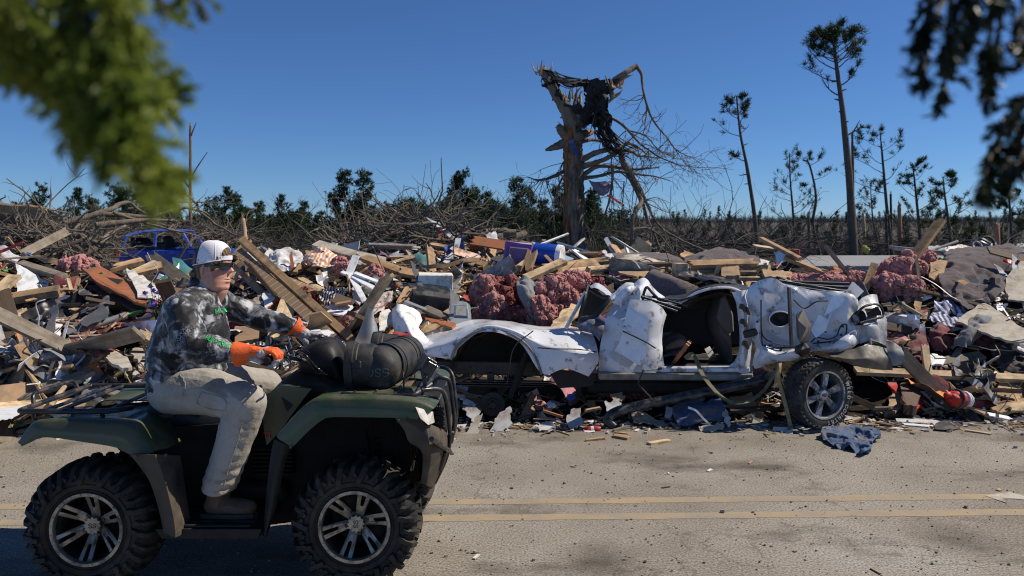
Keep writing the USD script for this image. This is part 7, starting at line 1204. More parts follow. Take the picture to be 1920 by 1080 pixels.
for k,(p,q,w,lab) in enumerate([((1142,815,7.25),(1180,822,7.15),.07,'short tan wood block on the road right of the red can'),((1216,832,7.05),(1256,826,7.1),.06,'pale splinter of wood on the road below the beige cloth'),((1098,826,7.1),(1134,822,7.15),.03,'thin wood splinter on the road below the red can'),((1148,808,7.35),(1182,798,7.45),.03,'grey lath leaning at the end of the step bar'),((1018,770,7.6),(1056,782,7.55),.03,'reddish batten under the bracket plate'),((1088,772,7.6),(1130,764,7.6),.06,'brown batten behind the red can'),((1640,792,7.6),(1672,798,7.55),.06,'brown board end right of the truck wheel'),((1870,928,5.55),(1925,946,5.35),.24,'flat square of tan board lying on the yellow line')]): board(p,q,w,.02,[wood_new,wood_pale,wood_new,wood_grey,wood_red,wood_new,wood_dark,plaster_tan][k],lab,190 + k,up=(0,0,1))
# the many loose pieces of the heap
rf_ = np.random.default_rng(2024)
DD = np.concatenate([np.arange(7.5,13.5,.04)])
def on_mound(px,py):
    x = (px - 960) / FOC * DD; z = EYE - (py - HOR) / FOC * DD; t = np.maximum(mound_z(x,DD),ground_z(x,DD)); k = np.nonzero(z <= t)[0]
    return None if not len(k) else V(x[k[0]],DD[k[0]],t[k[0]])
def in_truck(px,py): return (845 < px < 1660 and py > 600) or (1130 < px < 1660 and py > 548) or (760 < px < 860 and py > 640)
LAND = [(60,520,'the bright white board'),(215,535,'the veneer board'),(290,572,'the violet flowers'),(60,655,'the black bin'),(195,635,'the red roofing'),(215,672,'the cracked plaster slab'),(180,612,'the grey drain pipe'),(140,735,'the orange tray'),(20,770,'the dashed white sheet'),(330,480,'the blue car'),(40,440,'the split log'),(555,545,'the long ribbed beam'),(535,485,'the white cloth bundle'),(600,482,'the orange striped cloth'),(665,520,'the white window trim'),(700,570,'the floral fabric'),(625,555,'the dark striped cloth'),(460,625,'the chipboard box'),(505,562,'the white cabinet board'),(540,635,'the blue cloth scraps'),(762,555,'the sprayed brown post'),(800,565,'the shiny black tub'),(862,588,'the grey appliance lid'),(786,520,'the curled metal strip'),(770,610,'the crumpled white sheet'),(915,565,'the left pink insulation'),(1045,560,'the largest pink lump'),(972,480,'the purple tub'),(1025,478,'the blue cooler'),(1078,480,'the foot of the broken tree'),(1060,605,'the torn plywood'),(1210,480,'the crest carpet'),(1355,480,'the humped carpet'),(1260,540,'the carpet roll'),(1360,508,'the cardboard box end'),(1540,525,'the flat insulation strips'),(1690,520,'the tall pink bundle'),(1830,515,'the huge mauve carpet'),(1775,585,'the striped towel'),(1716,655,'the hanging maroon towel'),(1766,635,'the maroon cushion'),(1822,620,'the denim jacket'),(1890,680,'the black cloth heap'),(1770,682,'the crossing grey plank'),(1740,700,'the pale stake'),(1705,745,'the red carrier bag'),(1796,748,'the red toy suit'),(1870,755,'the red stained plank'),(1890,600,'the broad tan board'),(1536,740,'the truck tyre'),(1300,775,'the blue work jacket'),(1112,806,'the red can'),(930,785,'the grey plasterboard shard'),(924,757,'the brake hub'),(1200,760,'the step bar'),(1000,735,'the bracket plate'),(850,470,'the bent white sheet'),(700,640,'the speaker tube'),(1300,945,'the middle of the yellow lines'),(1000,900,'the far yellow line'),(1600,1000,'the near yellow line'),(1595,828,'the blue jeans')]
LA = np.array([l[:2] for l in LAND],float); used = {}
def name_it(what,px,py,B=None):
    for i in np.argsort(np.hypot(LA[:,0] - px,(LA[:,1] - py) * 1.3))[:4]:
        dx,dy = px - LA[i,0],py - LA[i,1]; r = math.hypot(dx,dy); near = 'close ' if r < 35 else 'well ' if r > 80 else ''
        w = ('above left of' if dx < 0 else 'above right of') if dy < 0 and abs(dx) > .4 * abs(dy) and abs(dy) > .4 * abs(dx) else ('below left of' if dx < 0 else 'below right of') if dy > 0 and abs(dx) > .4 * abs(dy) and abs(dy) > .4 * abs(dx) else ('left of' if dx < 0 else 'right of') if abs(dx) > abs(dy) else ('above' if dy < 0 else 'below')
        lab = f'{what} {near}{w} {LAND[i][2]}'
        if lab not in used: used[lab] = 1; return lab
    if B is not None:
        a = 'leaning ' if abs(B[2,0]) > .45 else 'flat-lying ' if B[2,2] > .8 else 'tilted '
        if a + lab not in used: used[a + lab] = 1; return a + lab
    return lab
HB = np.array(HERO)
def covered(px,py): return bool(((HB[:,0] - 6 < px) & (px < HB[:,2] + 6) & (HB[:,1] - 4 < py) & (py < HB[:,3] + 14)).any())
def spot():
    while True:
        px,py = rf_.uniform(-40,1960),rf_.uniform(474,800)
        if in_truck(px,py) and not (py > 712 and rf_.random() < .3 and px < 1460): continue
        if 280 < px < 500 and py > 560 and rf_.random() < .8: continue
        if covered(px,py) and rf_.random() < .9: continue
        if px > 1690 and py > 540 and rf_.random() < .4: continue
        if py > 800 - 26 * rf_.random() ** 2: continue
        p = on_mound(px,py)
        if p is None: continue
        return px,py,p
def pose(p,lift=(-.02,.12),tilt=.5):
    yaw = rf_.uniform(0,2 * math.pi); d = V(math.cos(yaw),math.sin(yaw) * .8,rf_.normal() * .38 + .25 * math.sin(yaw)); n = V(rf_.normal() * tilt,-.45 + rf_.normal() * tilt,1.0)
    B = basis(d,n,rf_.normal() * .35); q = p + [0,-.02,rf_.uniform(*lift)]; return B,q
bm = [(wood_new,'orange-tan',.30),(wood_pale,'pale new',.22),(wood_grey,'weathered grey',.22),(wood_dark,'dark brown',.18),(wood_red,'reddish',.08)]
pr = np.array([b[2] for b in bm]); pr /= pr.sum()
NB = 298
for k in range(NB):
    px,py,p = spot(); m_,w_d,_ = bm[rf_.choice(len(bm),p=pr)]
    L = min(.24 + rf_.exponential(.50),2.1); Wd = rf_.choice([.025,.04,.04,.06,.09,.09,.13]); T = rf_.choice([.015,.02,.038,.038]); L = max(L,Wd * 1.5)
    B,q = pose(p); big = 'long' if L > .9 else 'short' if L < .4 else 'broken'
    lab = name_it(f'{big} {w_d} board',px,py,B); grp = f'loose {w_d} boards of the heap'
    put('broken_board',plank_mesh(L,Wd,T,rf_,True,rf_.normal() * .02 if L > .8 else 0),m_,M=M4(B,q),label=lab,cat='board',group=grp)
sm_ = [(plaster,'cream plasterboard',.11),(plaster_tan,'tan plaster',.15),(plaster_grey,'grey plaster',.11),(white_board,'white board',.11),(cardboard,'brown cardboard',.20),(osb,'chipboard',.12),(shingle,'dark shingle',.10),(siding_blue,'blue-grey siding',.04),(wood_dark,'dark plywood',.06),(red_sheet,'dark red sheet',.02)]
pr2 = np.array([b[2] for b in sm_]); pr2 /= pr2.sum()
for k in range(298):
    px,py,p = spot(); i = rf_.choice(len(sm_),p=pr2); i = 6 if px > 1680 and i in (0,3) and rf_.random() < .6 else i; m_,w_d,_ = sm_[i]; r = min(.05 + rf_.exponential(.07),.28); n = rf_.integers(4,7); a = np.sort(rf_.uniform(0,2 * math.pi,n));
    g = jag_poly([(r * rf_.uniform(.7,1.6) * math.cos(q),r * rf_.uniform(.6,1.1) * math.sin(q)) for q in a],r * .05,rf_,r * .3)
    if g.is_empty: continue
    g = max(getattr(g,'geoms',[g]),key=lambda x: x.area)
    if g.area < r * r * .25: continue
    B,q = pose(p,(-.01,.08),.7); me = trimesh.creation.extrude_polygon(g,rf_.choice([.006,.012,.02]),engine='earcut')
    put('board_fragment',me,m_,M=M4(B,q),label=name_it(f'{"large" if r > .2 else "small"} {w_d} fragment',px,py,B),cat='fragment',group=f'{w_d} fragments of the heap')
st_m = [(white_board,'white',.28),(siding,'pale grey',.25),(wood_new,'tan',.22),(metal_grey,'metal',.2),(siding_blue,'blue-grey',.1),(red_plastic,'red',.05)]; pr3 = np.array([b[2] for b in st_m]); pr3 /= pr3.sum()
for k in range(210):
    px,py,p = spot(); m_,w_d,_ = st_m[rf_.choice(len(st_m),p=pr3)]; L = min(.2 + rf_.exponential(.3),1.2); B,q = pose(p,(.02,.22)); bend = rf_.normal() * .10; c = [q + B @ V(L * (t - .5),bend * math.sin(t * 3) + rf_.normal() * .01,rf_.normal() * .02 + bend * (t * (1 - t)) * 2) for t in np.linspace(0,1,5)]
    lab = name_it(f'bent {w_d} strip',px,py,B); me = ribbon(c,rf_.choice([.02,.035,.06,.09]),12,up=B @ V(0,0,1),twist=rf_.normal() * .5); put('bent_strip',me,m_,label=lab,cat='strip',group=f'bent {w_d} strips of the heap')
for k in range(64):
    px,py,p = spot(); i = k % 6; m_,w_d = [(wood_new,'orange-tan'),(wood_pale,'pale'),(wood_grey,'weathered'),(wood_dark,'dark'),(osb,'chipboard'),(cardboard,'brown')][i]; B,q = pose(p,(.02,.16),.5)
    put('broken_sheet' if i > 3 else 'long_board',plank_mesh(rf_.uniform(.5,.9) if i > 3 else rf_.uniform(1.0,2.4),rf_.uniform(.25,.5) if i > 3 else rf_.uniform(.09,.2),.02 if i > 3 else .04,rf_,True),m_,M=M4(B,q),label=name_it(f'{"wide broken" if i > 3 else "very long"} {w_d} {"sheet" if i > 3 else "board"}',px,py,B),cat='sheet' if i > 3 else 'board',group=f'{"wide broken" if i > 3 else "very long"} {w_d} pieces of the heap')
ck = ['white','white','maroon','denim','navy','black','black','grey','cream','beige','teal','purple','orange','green','pink','blue']
for k in range(110):
    px,py,p = spot(); c_ = 'maroon' if px > 1680 and rf_.random() < .25 else ck[rf_.integers(len(ck))]; w2,h2 = rf_.uniform(.1,.32),rf_.uniform(.08,.24); B,q = pose(p,(.0,.12),.8)
    a,b = np.meshgrid(np.linspace(-1,1,13),np.linspace(-1,1,11),indexing='ij'); P_ = np.stack([a * w2,b * h2 * (1 + .2 * np.sin(a * 3 + k)),0 * a],-1); n = meshkit.fbm(P_ * 9 + k * 3.3,3,k) - .5; P_[...,2] = .16 * n + .10 * (.2 - np.abs(n)) - .15 * (a * a + b * b) * h2
    lab = name_it(f'crumpled {c_} cloth',px,py,B); put('crumpled_cloth',thick(P_,.004),cl[c_],M=M4(B,q),label=lab,cat='cloth',group=f'crumpled {c_} cloths of the heap',smooth=True)
cm_ = [(black_sheet,'black plastic',.4),(metal_grey,'grey metal',.25),(white_board,'white metal',.15),(siding_blue,'blue-grey',.1),(clear_plastic,'clear plastic',.1)]; pr4 = np.array([b[2] for b in cm_]); pr4 /= pr4.sum()
for k in range(95):
    px,py,p = spot(); m_,w_d,_ = cm_[rf_.choice(len(cm_),p=pr4)]; w2,h2 = rf_.uniform(.1,.36),rf_.uniform(.06,.2); B,q = pose(p,(.0,.14),.8)
    a,b = np.meshgrid(np.linspace(-1,1,12),np.linspace(-1,1,9),indexing='ij'); P_ = np.stack([a * w2,b * h2,0 * a],-1); n = meshkit.fbm(P_ * 7 + k * 5.1,2,k + 3) - .5; P_[...,2] = .30 * (.2 - np.abs(n))
    lab = name_it(f'crumpled {w_d} sheet',px,py,B); put('crumpled_sheet',thick(P_,.004),m_,M=M4(B,q),label=lab,cat='sheet',group=f'crumpled {w_d} sheets of the heap',smooth=25)
for k in range(26):
    px,py,p = spot(); r = rf_.uniform(.05,.12); lab = name_it('torn tuft of pink insulation',px,py); me = noisy(lump(r,300 + k,.6,3,1.9,(1.4,1,.7)),r * .25,12 / r * .4,k,3); put('insulation_tuft',me,insul,M=M4(rot(0,0,rf_.uniform(0,6)),p + [0,0,.04]),label=lab,cat='insulation',group='torn pink insulation tufts',smooth=True)
wc_ = [(black_steel,'black'),(white_board,'white'),(metal_grey,'grey'),(mat('cable_yellow',(.35,.27,.06),.5),'yellow')]
for k in range(55):
    px,py,p = spot(); m_,w_d = wc_[rf_.integers(4)]; n = 6; c = [p + [0,0,.08]]; d = V(rf_.normal(),rf_.normal() * .5,.3)
    for _ in range(n): d = d + rf_.normal(size=3) * .6; d /= np.linalg.norm(d); c.append(c[-1] + d * rf_.uniform(.06,.2)); c[-1][2] = max(c[-1][2],top_z(c[-1][0],c[-1][1]) + .02)
    lab = name_it(f'loose {w_d} cable',px,py); put('loose_cable',tube(spline(c,26),rf_.uniform(.003,.007),5),m_,label=lab,cat='cable',group=f'loose {w_d} cables',smooth=True)
pc = [(red_plastic,'red'),(mat('toy_yellow',(.6,.38,.02),.5,.1),'yellow'),(mat('toy_blue',(.03,.14,.5),.45,.1),'blue'),(mat('toy_teal',(.02,.35,.38),.45,.1),'turquoise'),(mat('toy_green',(.03,.22,.05),.5,.1),'green'),(mat('toy_pink',(.6,.08,.25),.5,.1),'pink'),(white_board,'white'),(mat('toy_orange',(.6,.15,.02),.5,.1),'orange')]
for k in range(70):
    px,py,p = spot(); m_,w_d = pc[rf_.integers(len(pc))]; s = rf_.uniform(.02,.06); B,q = pose(p,(.02,.1)); me = [lambda: cbox(s * 2,s * 1.3,s * .7,s * .15),lambda: tube([V(-s,0,0),V(-s * .8,0,0),V(s * .8,0,0),V(s,0,0)],[s * .4,s * .5,s * .5,s * .3],12),lambda: lathe([(0,0),(s * .6,.003),(s,s * .6),(s * 1.05,s * .6),(s * .65,-.003),(0,-.004)],16,'z')][k % 3]()
    nm = ['carton','bottle','bowl'][k % 3]; lab = name_it(f'small {w_d} {nm}',px,py,B); put('small_' + nm,me,m_,M=M4(B,q),label=lab,cat=nm,group=f'small {w_d} {nm}s in the heap',smooth=35)
for k in range(150):
    px = rf_.uniform(430,1120) if k < 110 else rf_.uniform(1120,1500); d = rf_.uniform(12,18); x = (px - 960) / FOC * d; p = V(x,d,top_z(x,d)); m_,w_d,_ = (bm + sm_[:5] + st_m[:3])[rf_.integers(13)]
    B,q = pose(p,(.02,.3)); L = min(.3 + rf_.exponential(.4),1.6); lab = name_it(f'{w_d} wreckage piece far',px,440 + (EYE - q[2]) / q[1] * FOC,B)
    put('wreckage_piece',plank_mesh(L,rf_.choice([.08,.14,.25]),.03,rf_,True),m_,M=M4(B,q),label=lab,cat='board',group=f'{w_d} wreckage behind the crest')
def scatter(n,maker,edge=False):
    vs,fs,o = [],[],0
    for _ in range(n):
        if edge:
            x = rf_.uniform(-6.5,6.5); y = road_y(x,7.62) + rf_.normal() * .16 - abs(rf_.normal()) * .12; p = V(x,y,max(.002,top_z(x,y))); B,q = rot(rf_.normal() * .15,rf_.normal() * .15,rf_.uniform(0,6.3)),p + [0,0,.004]
        else: px,py,p = spot(); B,q = pose(p,(.005,.06),.6)
        v,f = maker(); vs.append(v @ B.T + q); fs.append(f + o); o += len(v)
    return trimesh.Trimesh(np.vstack(vs),np.vstack(fs),process=False)
BX = trimesh.creation.box([1,1,1]); bv,bf = np.asarray(BX.vertices),np.asarray(BX.faces)
def mk_splinter(): return bv * [rf_.uniform(.05,.4),rf_.uniform(.006,.026),rf_.uniform(.004,.014)] * (1 + .5 * (bv[:,:1] > 0) * -rf_.random()),bf
def mk_crumb(): return (bv + rf_.normal(size=bv.shape) * .14) * rf_.uniform(.008,.045) * [1,rf_.uniform(.5,1),rf_.uniform(.3,.7)],bf
def mk_scrap():
    s = rf_.uniform(.02,.09); q = np.array([[-1,-.7,0],[1,-.6,0],[.8,.8,0],[-.9,.6,0],[0,0,0]]) + rf_.normal(size=(5,3)) * .18; q[:,2] = rf_.normal(size=5) * .25; return q * s,np.array([[0,1,4],[1,2,4],[2,3,4],[3,0,4]])
for nm,mk,mt,n,lab in (('wood_splinters',mk_splinter,wood_new,2600,'tan wood splinters littering the whole heap'),('pale_splinters',mk_splinter,wood_pale,1300,'pale wood splinters littering the whole heap'),('dark_splinters',mk_splinter,wood_dark,1500,'dark splinters and bark shreds littering the whole heap'),('plaster_crumbs',mk_crumb,plaster,1100,'cream plaster crumbs littering the whole heap'),('grey_crumbs',mk_crumb,plaster_grey,900,'grey rubble crumbs littering the whole heap'),
    ('paper_scraps',mk_scrap,white_board,420,'white paper scraps littering the whole heap'),('brown_scraps',mk_scrap,cardboard,600,'brown cardboard scraps littering the whole heap'),('black_scraps',mk_scrap,black_sheet,500,'black plastic scraps littering the whole heap'),('blue_scraps',mk_scrap,cl['blue'],90,'blue scraps littering the whole heap'),('red_scraps',mk_scrap,red_plastic,80,'red scraps littering the whole heap')):
    put(nm,scatter(n,mk),mt,label=lab,cat='litter',kind='stuff')
for nm,mk,mt,n,lab in (('edge_splinters',mk_splinter,wood_new,260,'wood splinters along the littered edge of the road'),('edge_crumbs',mk_crumb,plaster_tan,800,'tan grit and crumbs along the littered edge of the road'),('edge_scraps',mk_scrap,plaster,160,'pale scraps along the littered edge of the road'),('edge_dark',mk_splinter,wood_dark,320,'dark splinters along the littered edge of the road')): put(nm,scatter(n,mk,True),mt,label=lab,cat='litter',kind='stuff')
pv,pf,o = [],[],0
for k in range(3600):
    y = rf_.uniform(3.6,7.5); x = rf_.uniform(-.7,.7) * y; s = .0012 + rf_.exponential(.0013) + (.008 * rf_.random() if rf_.random() < .006 else 0); v = (bv + rf_.normal(size=bv.shape) * .15) * s * 2 @ rot(0,0,rf_.uniform(0,6)).T + [x,y,s * .6]; pv.append(v); pf.append(bf + o); o += 8
put('road_pebbles',trimesh.Trimesh(np.vstack(pv),np.vstack(pf),process=False),mat('pebble',(.20,.175,.15),.9,.6,7,world=True),label='small pebbles scattered over the road',cat='pebbles',kind='stuff')
for k in range(12):
    y = rf_.uniform(4.2,7.3); x = rf_.uniform(-.1,.66) * y; mt,w_d = [(wood_new,'tan'),(wood_dark,'dark'),(plaster,'pale')][k % 3]; L = rf_.uniform(.02,.09); lab = name_it(f'{w_d} wood chip on the road',960 + x / y * FOC,HOR + EYE / y * FOC); put('road_chip',plank_mesh(L,rf_.uniform(.008,.03),.006,rf_),mt,M=M4(rot(0,0,rf_.uniform(0,3)),(x,y,.006)),label=lab,cat='chip',group='wood chips on the open road')
# the broken tree
rt = np.random.default_rng(90); TD = 17.0
bt = thing('broken_tree','tall snapped tree trunk with black netting caught in its jagged fork, rising from the heap','tree',at(1078,492,TD))
def pp(pts,jit=0.0,d=TD): return [at(a,b,d + (0 if not jit else jit * math.sin(k * 1.3 + a * .05))) for k,(a,b) in enumerate(pts)]
def barky(pts,rads,n=14,m=40,seed=0,rough=.10):
    C = spline(pts,m); r = np.interp(np.linspace(0,1,m),np.linspace(0,1,len(rads)),rads); t = tube(C,r,n,rough=rough,seed=seed); return noisy(t,.02,5,seed)
px_m = TD / FOC
trunk_split = usdkit.material(stage,'/World/Looks/half_stripped_bark',{'g': ('geometry',{}),'mp': ('mapping',{'scale': (1.,1.,.18)}),'n': ('noise_texture',{'scale': 14.0,'detail': 7.0,'roughness': .65}),'ra': ('rgb_ramp',{'ramp': [(.35,(.05,.038,.03)),(.5,(.13,.105,.082)),(.65,(.21,.18,.145))]}),'rb': ('rgb_ramp',{'ramp': [(.38,(.05,.028,.018)),(.5,(.19,.085,.035)),(.62,(.30,.165,.08))]}),
    's': ('separate_xyz',{}),'n2': ('noise_texture',{'scale': 1.4,'detail': 5.0}),'ad': ('math',{'math_type': 'multiply_add','value2': .9}),'mr': ('map_range',{'from_min': 1.66,'from_max': 1.82,'to_min': 1.0,'to_max': 0.0,'clamp': True}),'m': ('mix_color',{}),'b': ('bump',{'strength': 1.0,'distance': .04}),'p': ('principled_bsdf',{'roughness': .92,'specular_ior_level': .2})},
    [('g.position','mp.vector'),('mp.vector','n.vector'),('n.fac','ra.fac'),('n.fac','rb.fac'),('g.position','s.vector'),('g.position','n2.vector'),('n2.fac','ad.value1'),('s.x','ad.value3'),('ad.value','mr.value'),('mr.result','m.fac'),('ra.color','m.a'),('rb.color','m.b'),('m.result','p.base_color'),('n.fac','b.height'),('b.normal','p.normal')],surface='p.BSDF')
put('trunk',[barky(pp([(1079,520),(1078,470),(1076,400),(1075,330),(1074,280),(1074,240),(1078,205)]),[.26,.235,.225,.215,.205,.205,.21],20,60,1)],trunk_split,bt,smooth=50)
for q in (barky(pp([(1076,235),(1062,205),(1045,178),(1028,150),(1016,130)],.2),[.17,.15,.12,.10,.075],14,30,2),barky(pp([(1084,235),(1100,210),(1118,188),(1142,165),(1165,142),(1194,124)],-.2),[.16,.13,.10,.085,.07,.055],14,30,3)): put('fork',q,bark_grey,bt,smooth=50)
sp = []
def spike(p,q,w,d=TD): a,b = at(*p,d),at(*q,d + rt.normal() * .05); sp.append(tube(spline([a,lerp(a,b,.5) + rt.normal(size=3) * .02,b],6),np.linspace(w,.004,6),5,rough=.3,seed=int(p[0])))
for p,q,w in [((1020,140),(1013,124),.05),((1022,138),(1022,122),.04),((1014,140),(1004,136),.04),((1030,150),(1018,128),.05),((1065,205),(1070,162),.09),((1076,205),(1082,160),.08),((1060,205),(1058,180),.07),((1084,205),(1088,170),.06),((1148,180),(1134,141),.06),((1150,184),(1140,155),.07),((1128,195),(1168,168),.07),((1150,180),(1165,170),.06),((1160,150),(1188,139),.06),((1150,158),(1176,132),.04),((1058,220),(1050,222),.04),((1040,180),(1024,165),.05),((1070,250),(1046,228),.05),((1066,250),(1040,238),.05),((1062,258),(1046,246),.06)]: spike(p,q,w)
for k in range(26): x = rt.choice([1018 + rt.normal() * 6,1072 + rt.normal() * 12,1150 + rt.normal() * 14]); y = 140 if x < 1040 else 185 if x < 1100 else 165; spike((x,y),(x + rt.normal() * 8,y - rt.uniform(12,30)),rt.uniform(.015,.04),TD + rt.normal() * .15)
for q in sp[:19]: put('splinter',q,raw_wood if rt.random() < .6 else bark_grey,bt,smooth=True)
put('small_splinters',sp[19:],raw_wood,bt,kind='stuff')
for pts,r in (([(1068,262),(1045,274),(1024,281)],[.10,.085,.03]),([(1066,266),(1090,254),(1108,247)],[.11,.10,.07]),([(1066,258),(1052,246),(1048,236)],[.12,.09,.06]),([(1086,268),(1108,262),(1130,266)],[.05,.04,.02])): put('stub',barky(pp(pts,.25),r,10,14,int(pts[0][1])),bark_grey,bt,smooth=True)
twigs_,tw_end = [],[]
def limb(pts,r,dz=.5,tw=10,twl=.9,down=0.0):
    ph = rt.uniform(0,6); P = [at(a,b,TD + dz * (k / max(len(pts) - 1,1)) * math.sin(ph + k * .6)) for k,(a,b) in enumerate(pts)]; C = spline(P,30); C = C + (meshkit.fbm(C * 3 + ph,2,3)[:,None] - .5) * .10 * np.linspace(0,1,30)[:,None]
    R_ = np.interp(np.linspace(0,1,30),np.linspace(0,1,len(r)),r); put('limb',tube(C,R_,7,rough=.12,seed=len(twigs_)),bark_grey if r[0] > .03 else twig_mat,bt,smooth=True)
    def sub(C,R_,n,l,lev):
        for _ in range(n):
            i = rt.integers(max(3,len(C) // 5),len(C) - 1); d = C[min(i + 1,len(C) - 1)] - C[i - 1]; d = d / np.linalg.norm(d) + rt.normal(size=3) * .7 + V(0,0,-down); Q = limb_path(C[i],d,l * rt.uniform(.4,1.3),-.3 * down,rt,6,.22); rr = min(R_[min(i,len(R_) - 1)] * .5,.012); twigs_.append(tube(Q,np.linspace(rr,.0035,7),4,False))
            if lev: sub(Q,np.linspace(rr,.004,7),3,l * .5,lev - 1)
    sub(C,R_,tw,twl,1)
limb([(1194,124),(1203,140),(1205,165),(1213,195),(1225,225),(1245,250),(1262,275),(1285,290),(1318,308)],[.045,.03,.028,.026,.022,.018,.014,.009,.005],.6,16,.8,.2)
limb([(1213,195),(1211,225),(1207,250)],[.02,.013,.006],.4,4,.5,.6); limb([(1258,268),(1280,300),(1300,325)],[.012,.008,.005],.5,8,.5); limb([(1140,218),(1165,232),(1190,258),(1212,280),(1250,300),(1292,312),(1375,318)],[.035,.03,.025,.02,.014,.01,.004],.8,18,.9); limb([(1180,245),(1210,255),(1240,285),(1270,300)],[.02,.015,.01,.006],.6,10,.7)
limb([(1090,300),(1118,286),(1150,280),(1180,284),(1200,292),(1244,295)],[.075,.06,.05,.035,.025,.012],.6,12,.9); limb([(1092,312),(1130,300),(1160,284),(1176,268),(1195,275),(1218,290)],[.07,.05,.04,.035,.025,.012],-.5,8,.8); limb([(1092,330),(1120,312),(1160,314),(1200,316),(1236,314)],[.06,.045,.035,.03,.012],.5,10,.8); limb([(1092,334),(1125,330),(1160,322),(1200,326),(1258,339)],[.05,.035,.03,.022,.008],-.5,8,.7)
limb([(1150,262),(1162,280),(1168,305),(1182,335),(1196,362),(1203,378),(1192,395),(1184,420),(1184,452)],[.065,.07,.065,.055,.055,.05,.05,.045,.04],.5,8,.9,.5); limb([(1168,300),(1184,325),(1200,360),(1210,395),(1222,430),(1240,470)],[.05,.045,.04,.035,.03,.02],-.6,10,1.0,.6); limb([(1178,320),(1200,350),(1214,385),(1236,425),(1275,448),(1330,476)],[.035,.032,.03,.026,.022,.012],.7,14,1.0,.4); limb([(1186,430),(1215,428),(1240,445),(1262,470)],[.03,.025,.02,.012],.5,8,.8,.3)
limb([(1060,320),(1030,334),(1010,338),(990,332)],[.045,.032,.024,.008],.5,12,.9,.7); limb([(1056,330),(1046,352),(1040,380),(1030,405)],[.025,.02,.013,.006],.6,12,.8,.8); limb([(1150,312),(1147,345),(1140,385),(1120,430),(1092,462)],[.03,.025,.022,.016,.01],.5,8,.8,.5); limb([(1148,285),(1146,320),(1150,360),(1146,400),(1148,440)],[.015,.012,.01,.008,.005],.5,8,.6,.6); limb([(1170,340),(1168,380),(1172,410),(1168,440)],[.014,.011,.008,.005],.5,6,.6,.6); limb([(1100,360),(1085,372),(1062,382)],[.02,.015,.007],.4,4,.5)
limb([(1120,250),(1135,275),(1150,290)],[.03,.03,.03],.4,3,.5); limb([(1060,300),(1052,312),(1048,340)],[.02,.015,.008],.5,8,.7,.7)
put('twigs',twigs_,twig_mat,bt,kind='stuff')
net = thing('black_netting','shredded black netting draped through the fork of the broken tree and trailing to the right','netting',at(1115,200,TD - .3)); netm = mat('netting_black',(.006,.006,.007),.8,.3,20,world=True)
def tatter(pts_top,pts_bot,seed,d=TD - .3,n=26,m=20):
    A,B = spline([at(a,b,d) for a,b in pts_top],n),spline([at(a,b,d + .12) for a,b in pts_bot],n); P = A[:,None] * (1 - np.linspace(0,1,m))[None,:,None] + B[:,None] * np.linspace(0,1,m)[None,:,None]; nn = meshkit.fbm(P * 5 + seed,3,seed); P = P + np.stack([(nn - .5) * .25,(meshkit.fbm(P * 4 + 9,2,seed) - .5) * .5,(nn - .5) * .2],-1); g = grid(P); fc = np.asarray(g.vertices)[g.faces].mean(1); hole = meshkit.fbm(fc * [5.5,5.5,3.2] + seed * 2,3,seed + 5) < .40; edge_ = np.tile(np.repeat(np.arange(m - 1)[None] / m,n - 1,0).ravel(),2); hole |= meshkit.fbm(fc * [9,9,2],2,seed + 9) < (edge_ - .55) * 1.3
    return trimesh.Trimesh(g.vertices,g.faces[~hole],process=False)
nt = [tatter([(1090,152),(1112,148),(1142,152)],[(1092,226),(1112,240),(1146,262)],1),tatter([(1098,150),(1118,150),(1136,156)],[(1096,212),(1116,230),(1136,240)],2,TD - .42),tatter([(1110,180),(1130,180),(1140,200)],[(1112,250),(1128,262),(1150,275)],3,TD - .2),tatter([(1012,130),(1024,132),(1042,140)],[(1020,165),(1034,178),(1060,190)],4,TD - .25),tatter([(1020,150),(1034,160),(1050,176)],[(1040,190),(1056,200),(1070,222)],5,TD - .3),tatter([(1060,190),(1075,196),(1090,190)],[(1060,222),(1076,228),(1090,222)],6,TD - .34),tatter([(1136,150),(1150,150),(1160,148)],[(1140,175),(1150,170),(1158,162)],7,TD - .2)]
for q in nt: put('tattered_sheet',q,netm,net)
st2 = []
for k in range(26): a = (rt.uniform(1016,1040),rt.uniform(130,150)); b = (rt.uniform(1085,1105),rt.uniform(148,160)); mid = ((a[0] + b[0]) / 2,(a[1] + b[1]) / 2 + rt.uniform(-4,18)); st2.append(tube(spline([at(*a,TD - .2),at(*mid,TD - .3 + rt.normal() * .1),at(*b,TD - .3)],12),rt.uniform(.004,.016),4,False))
for k in range(34):
    a = (rt.uniform(1125,1146),rt.uniform(235,262)); L = rt.uniform(.3,1); b = (a[0] + L * rt.uniform(30,75),a[1] + L * rt.uniform(35,62)); mid = ((a[0] + b[0]) / 2 - 4,(a[1] + b[1]) / 2 + rt.uniform(0,8)); st2.append(tube(spline([at(*a,TD - .25),at(*mid,TD - .3 + rt.normal() * .1),at(*b,TD - .3 + rt.normal() * .15)],10),np.linspace(rt.uniform(.014,.03),.003,10),4,False))
for k in range(30): a = (rt.uniform(1095,1146),rt.uniform(215,250)); st2.append(tube(spline([at(*a,TD - .3),at(a[0] + rt.normal() * 4,a[1] + rt.uniform(12,34),TD - .3)],5),np.linspace(.014,.003,5),4,False))
put('strands',st2,netm,net,kind='stuff')
item('purple_cloth',cloth_px([[(1104,338,TD - .2),(1122,342,TD - .3),(1144,340,TD - .2)],[(1112,350,TD - .25),(1126,356,TD - .35),(1144,350,TD - .25)],[(1122,366,TD - .25),(1130,368,TD - .3),(1138,362,TD - .25)]],.12,5,81,16,20),mat('faded_purple',(.15,.13,.19),.9,.2,8),'faded purple cloth snagged on a limb of the broken tree','cloth',smooth=True)
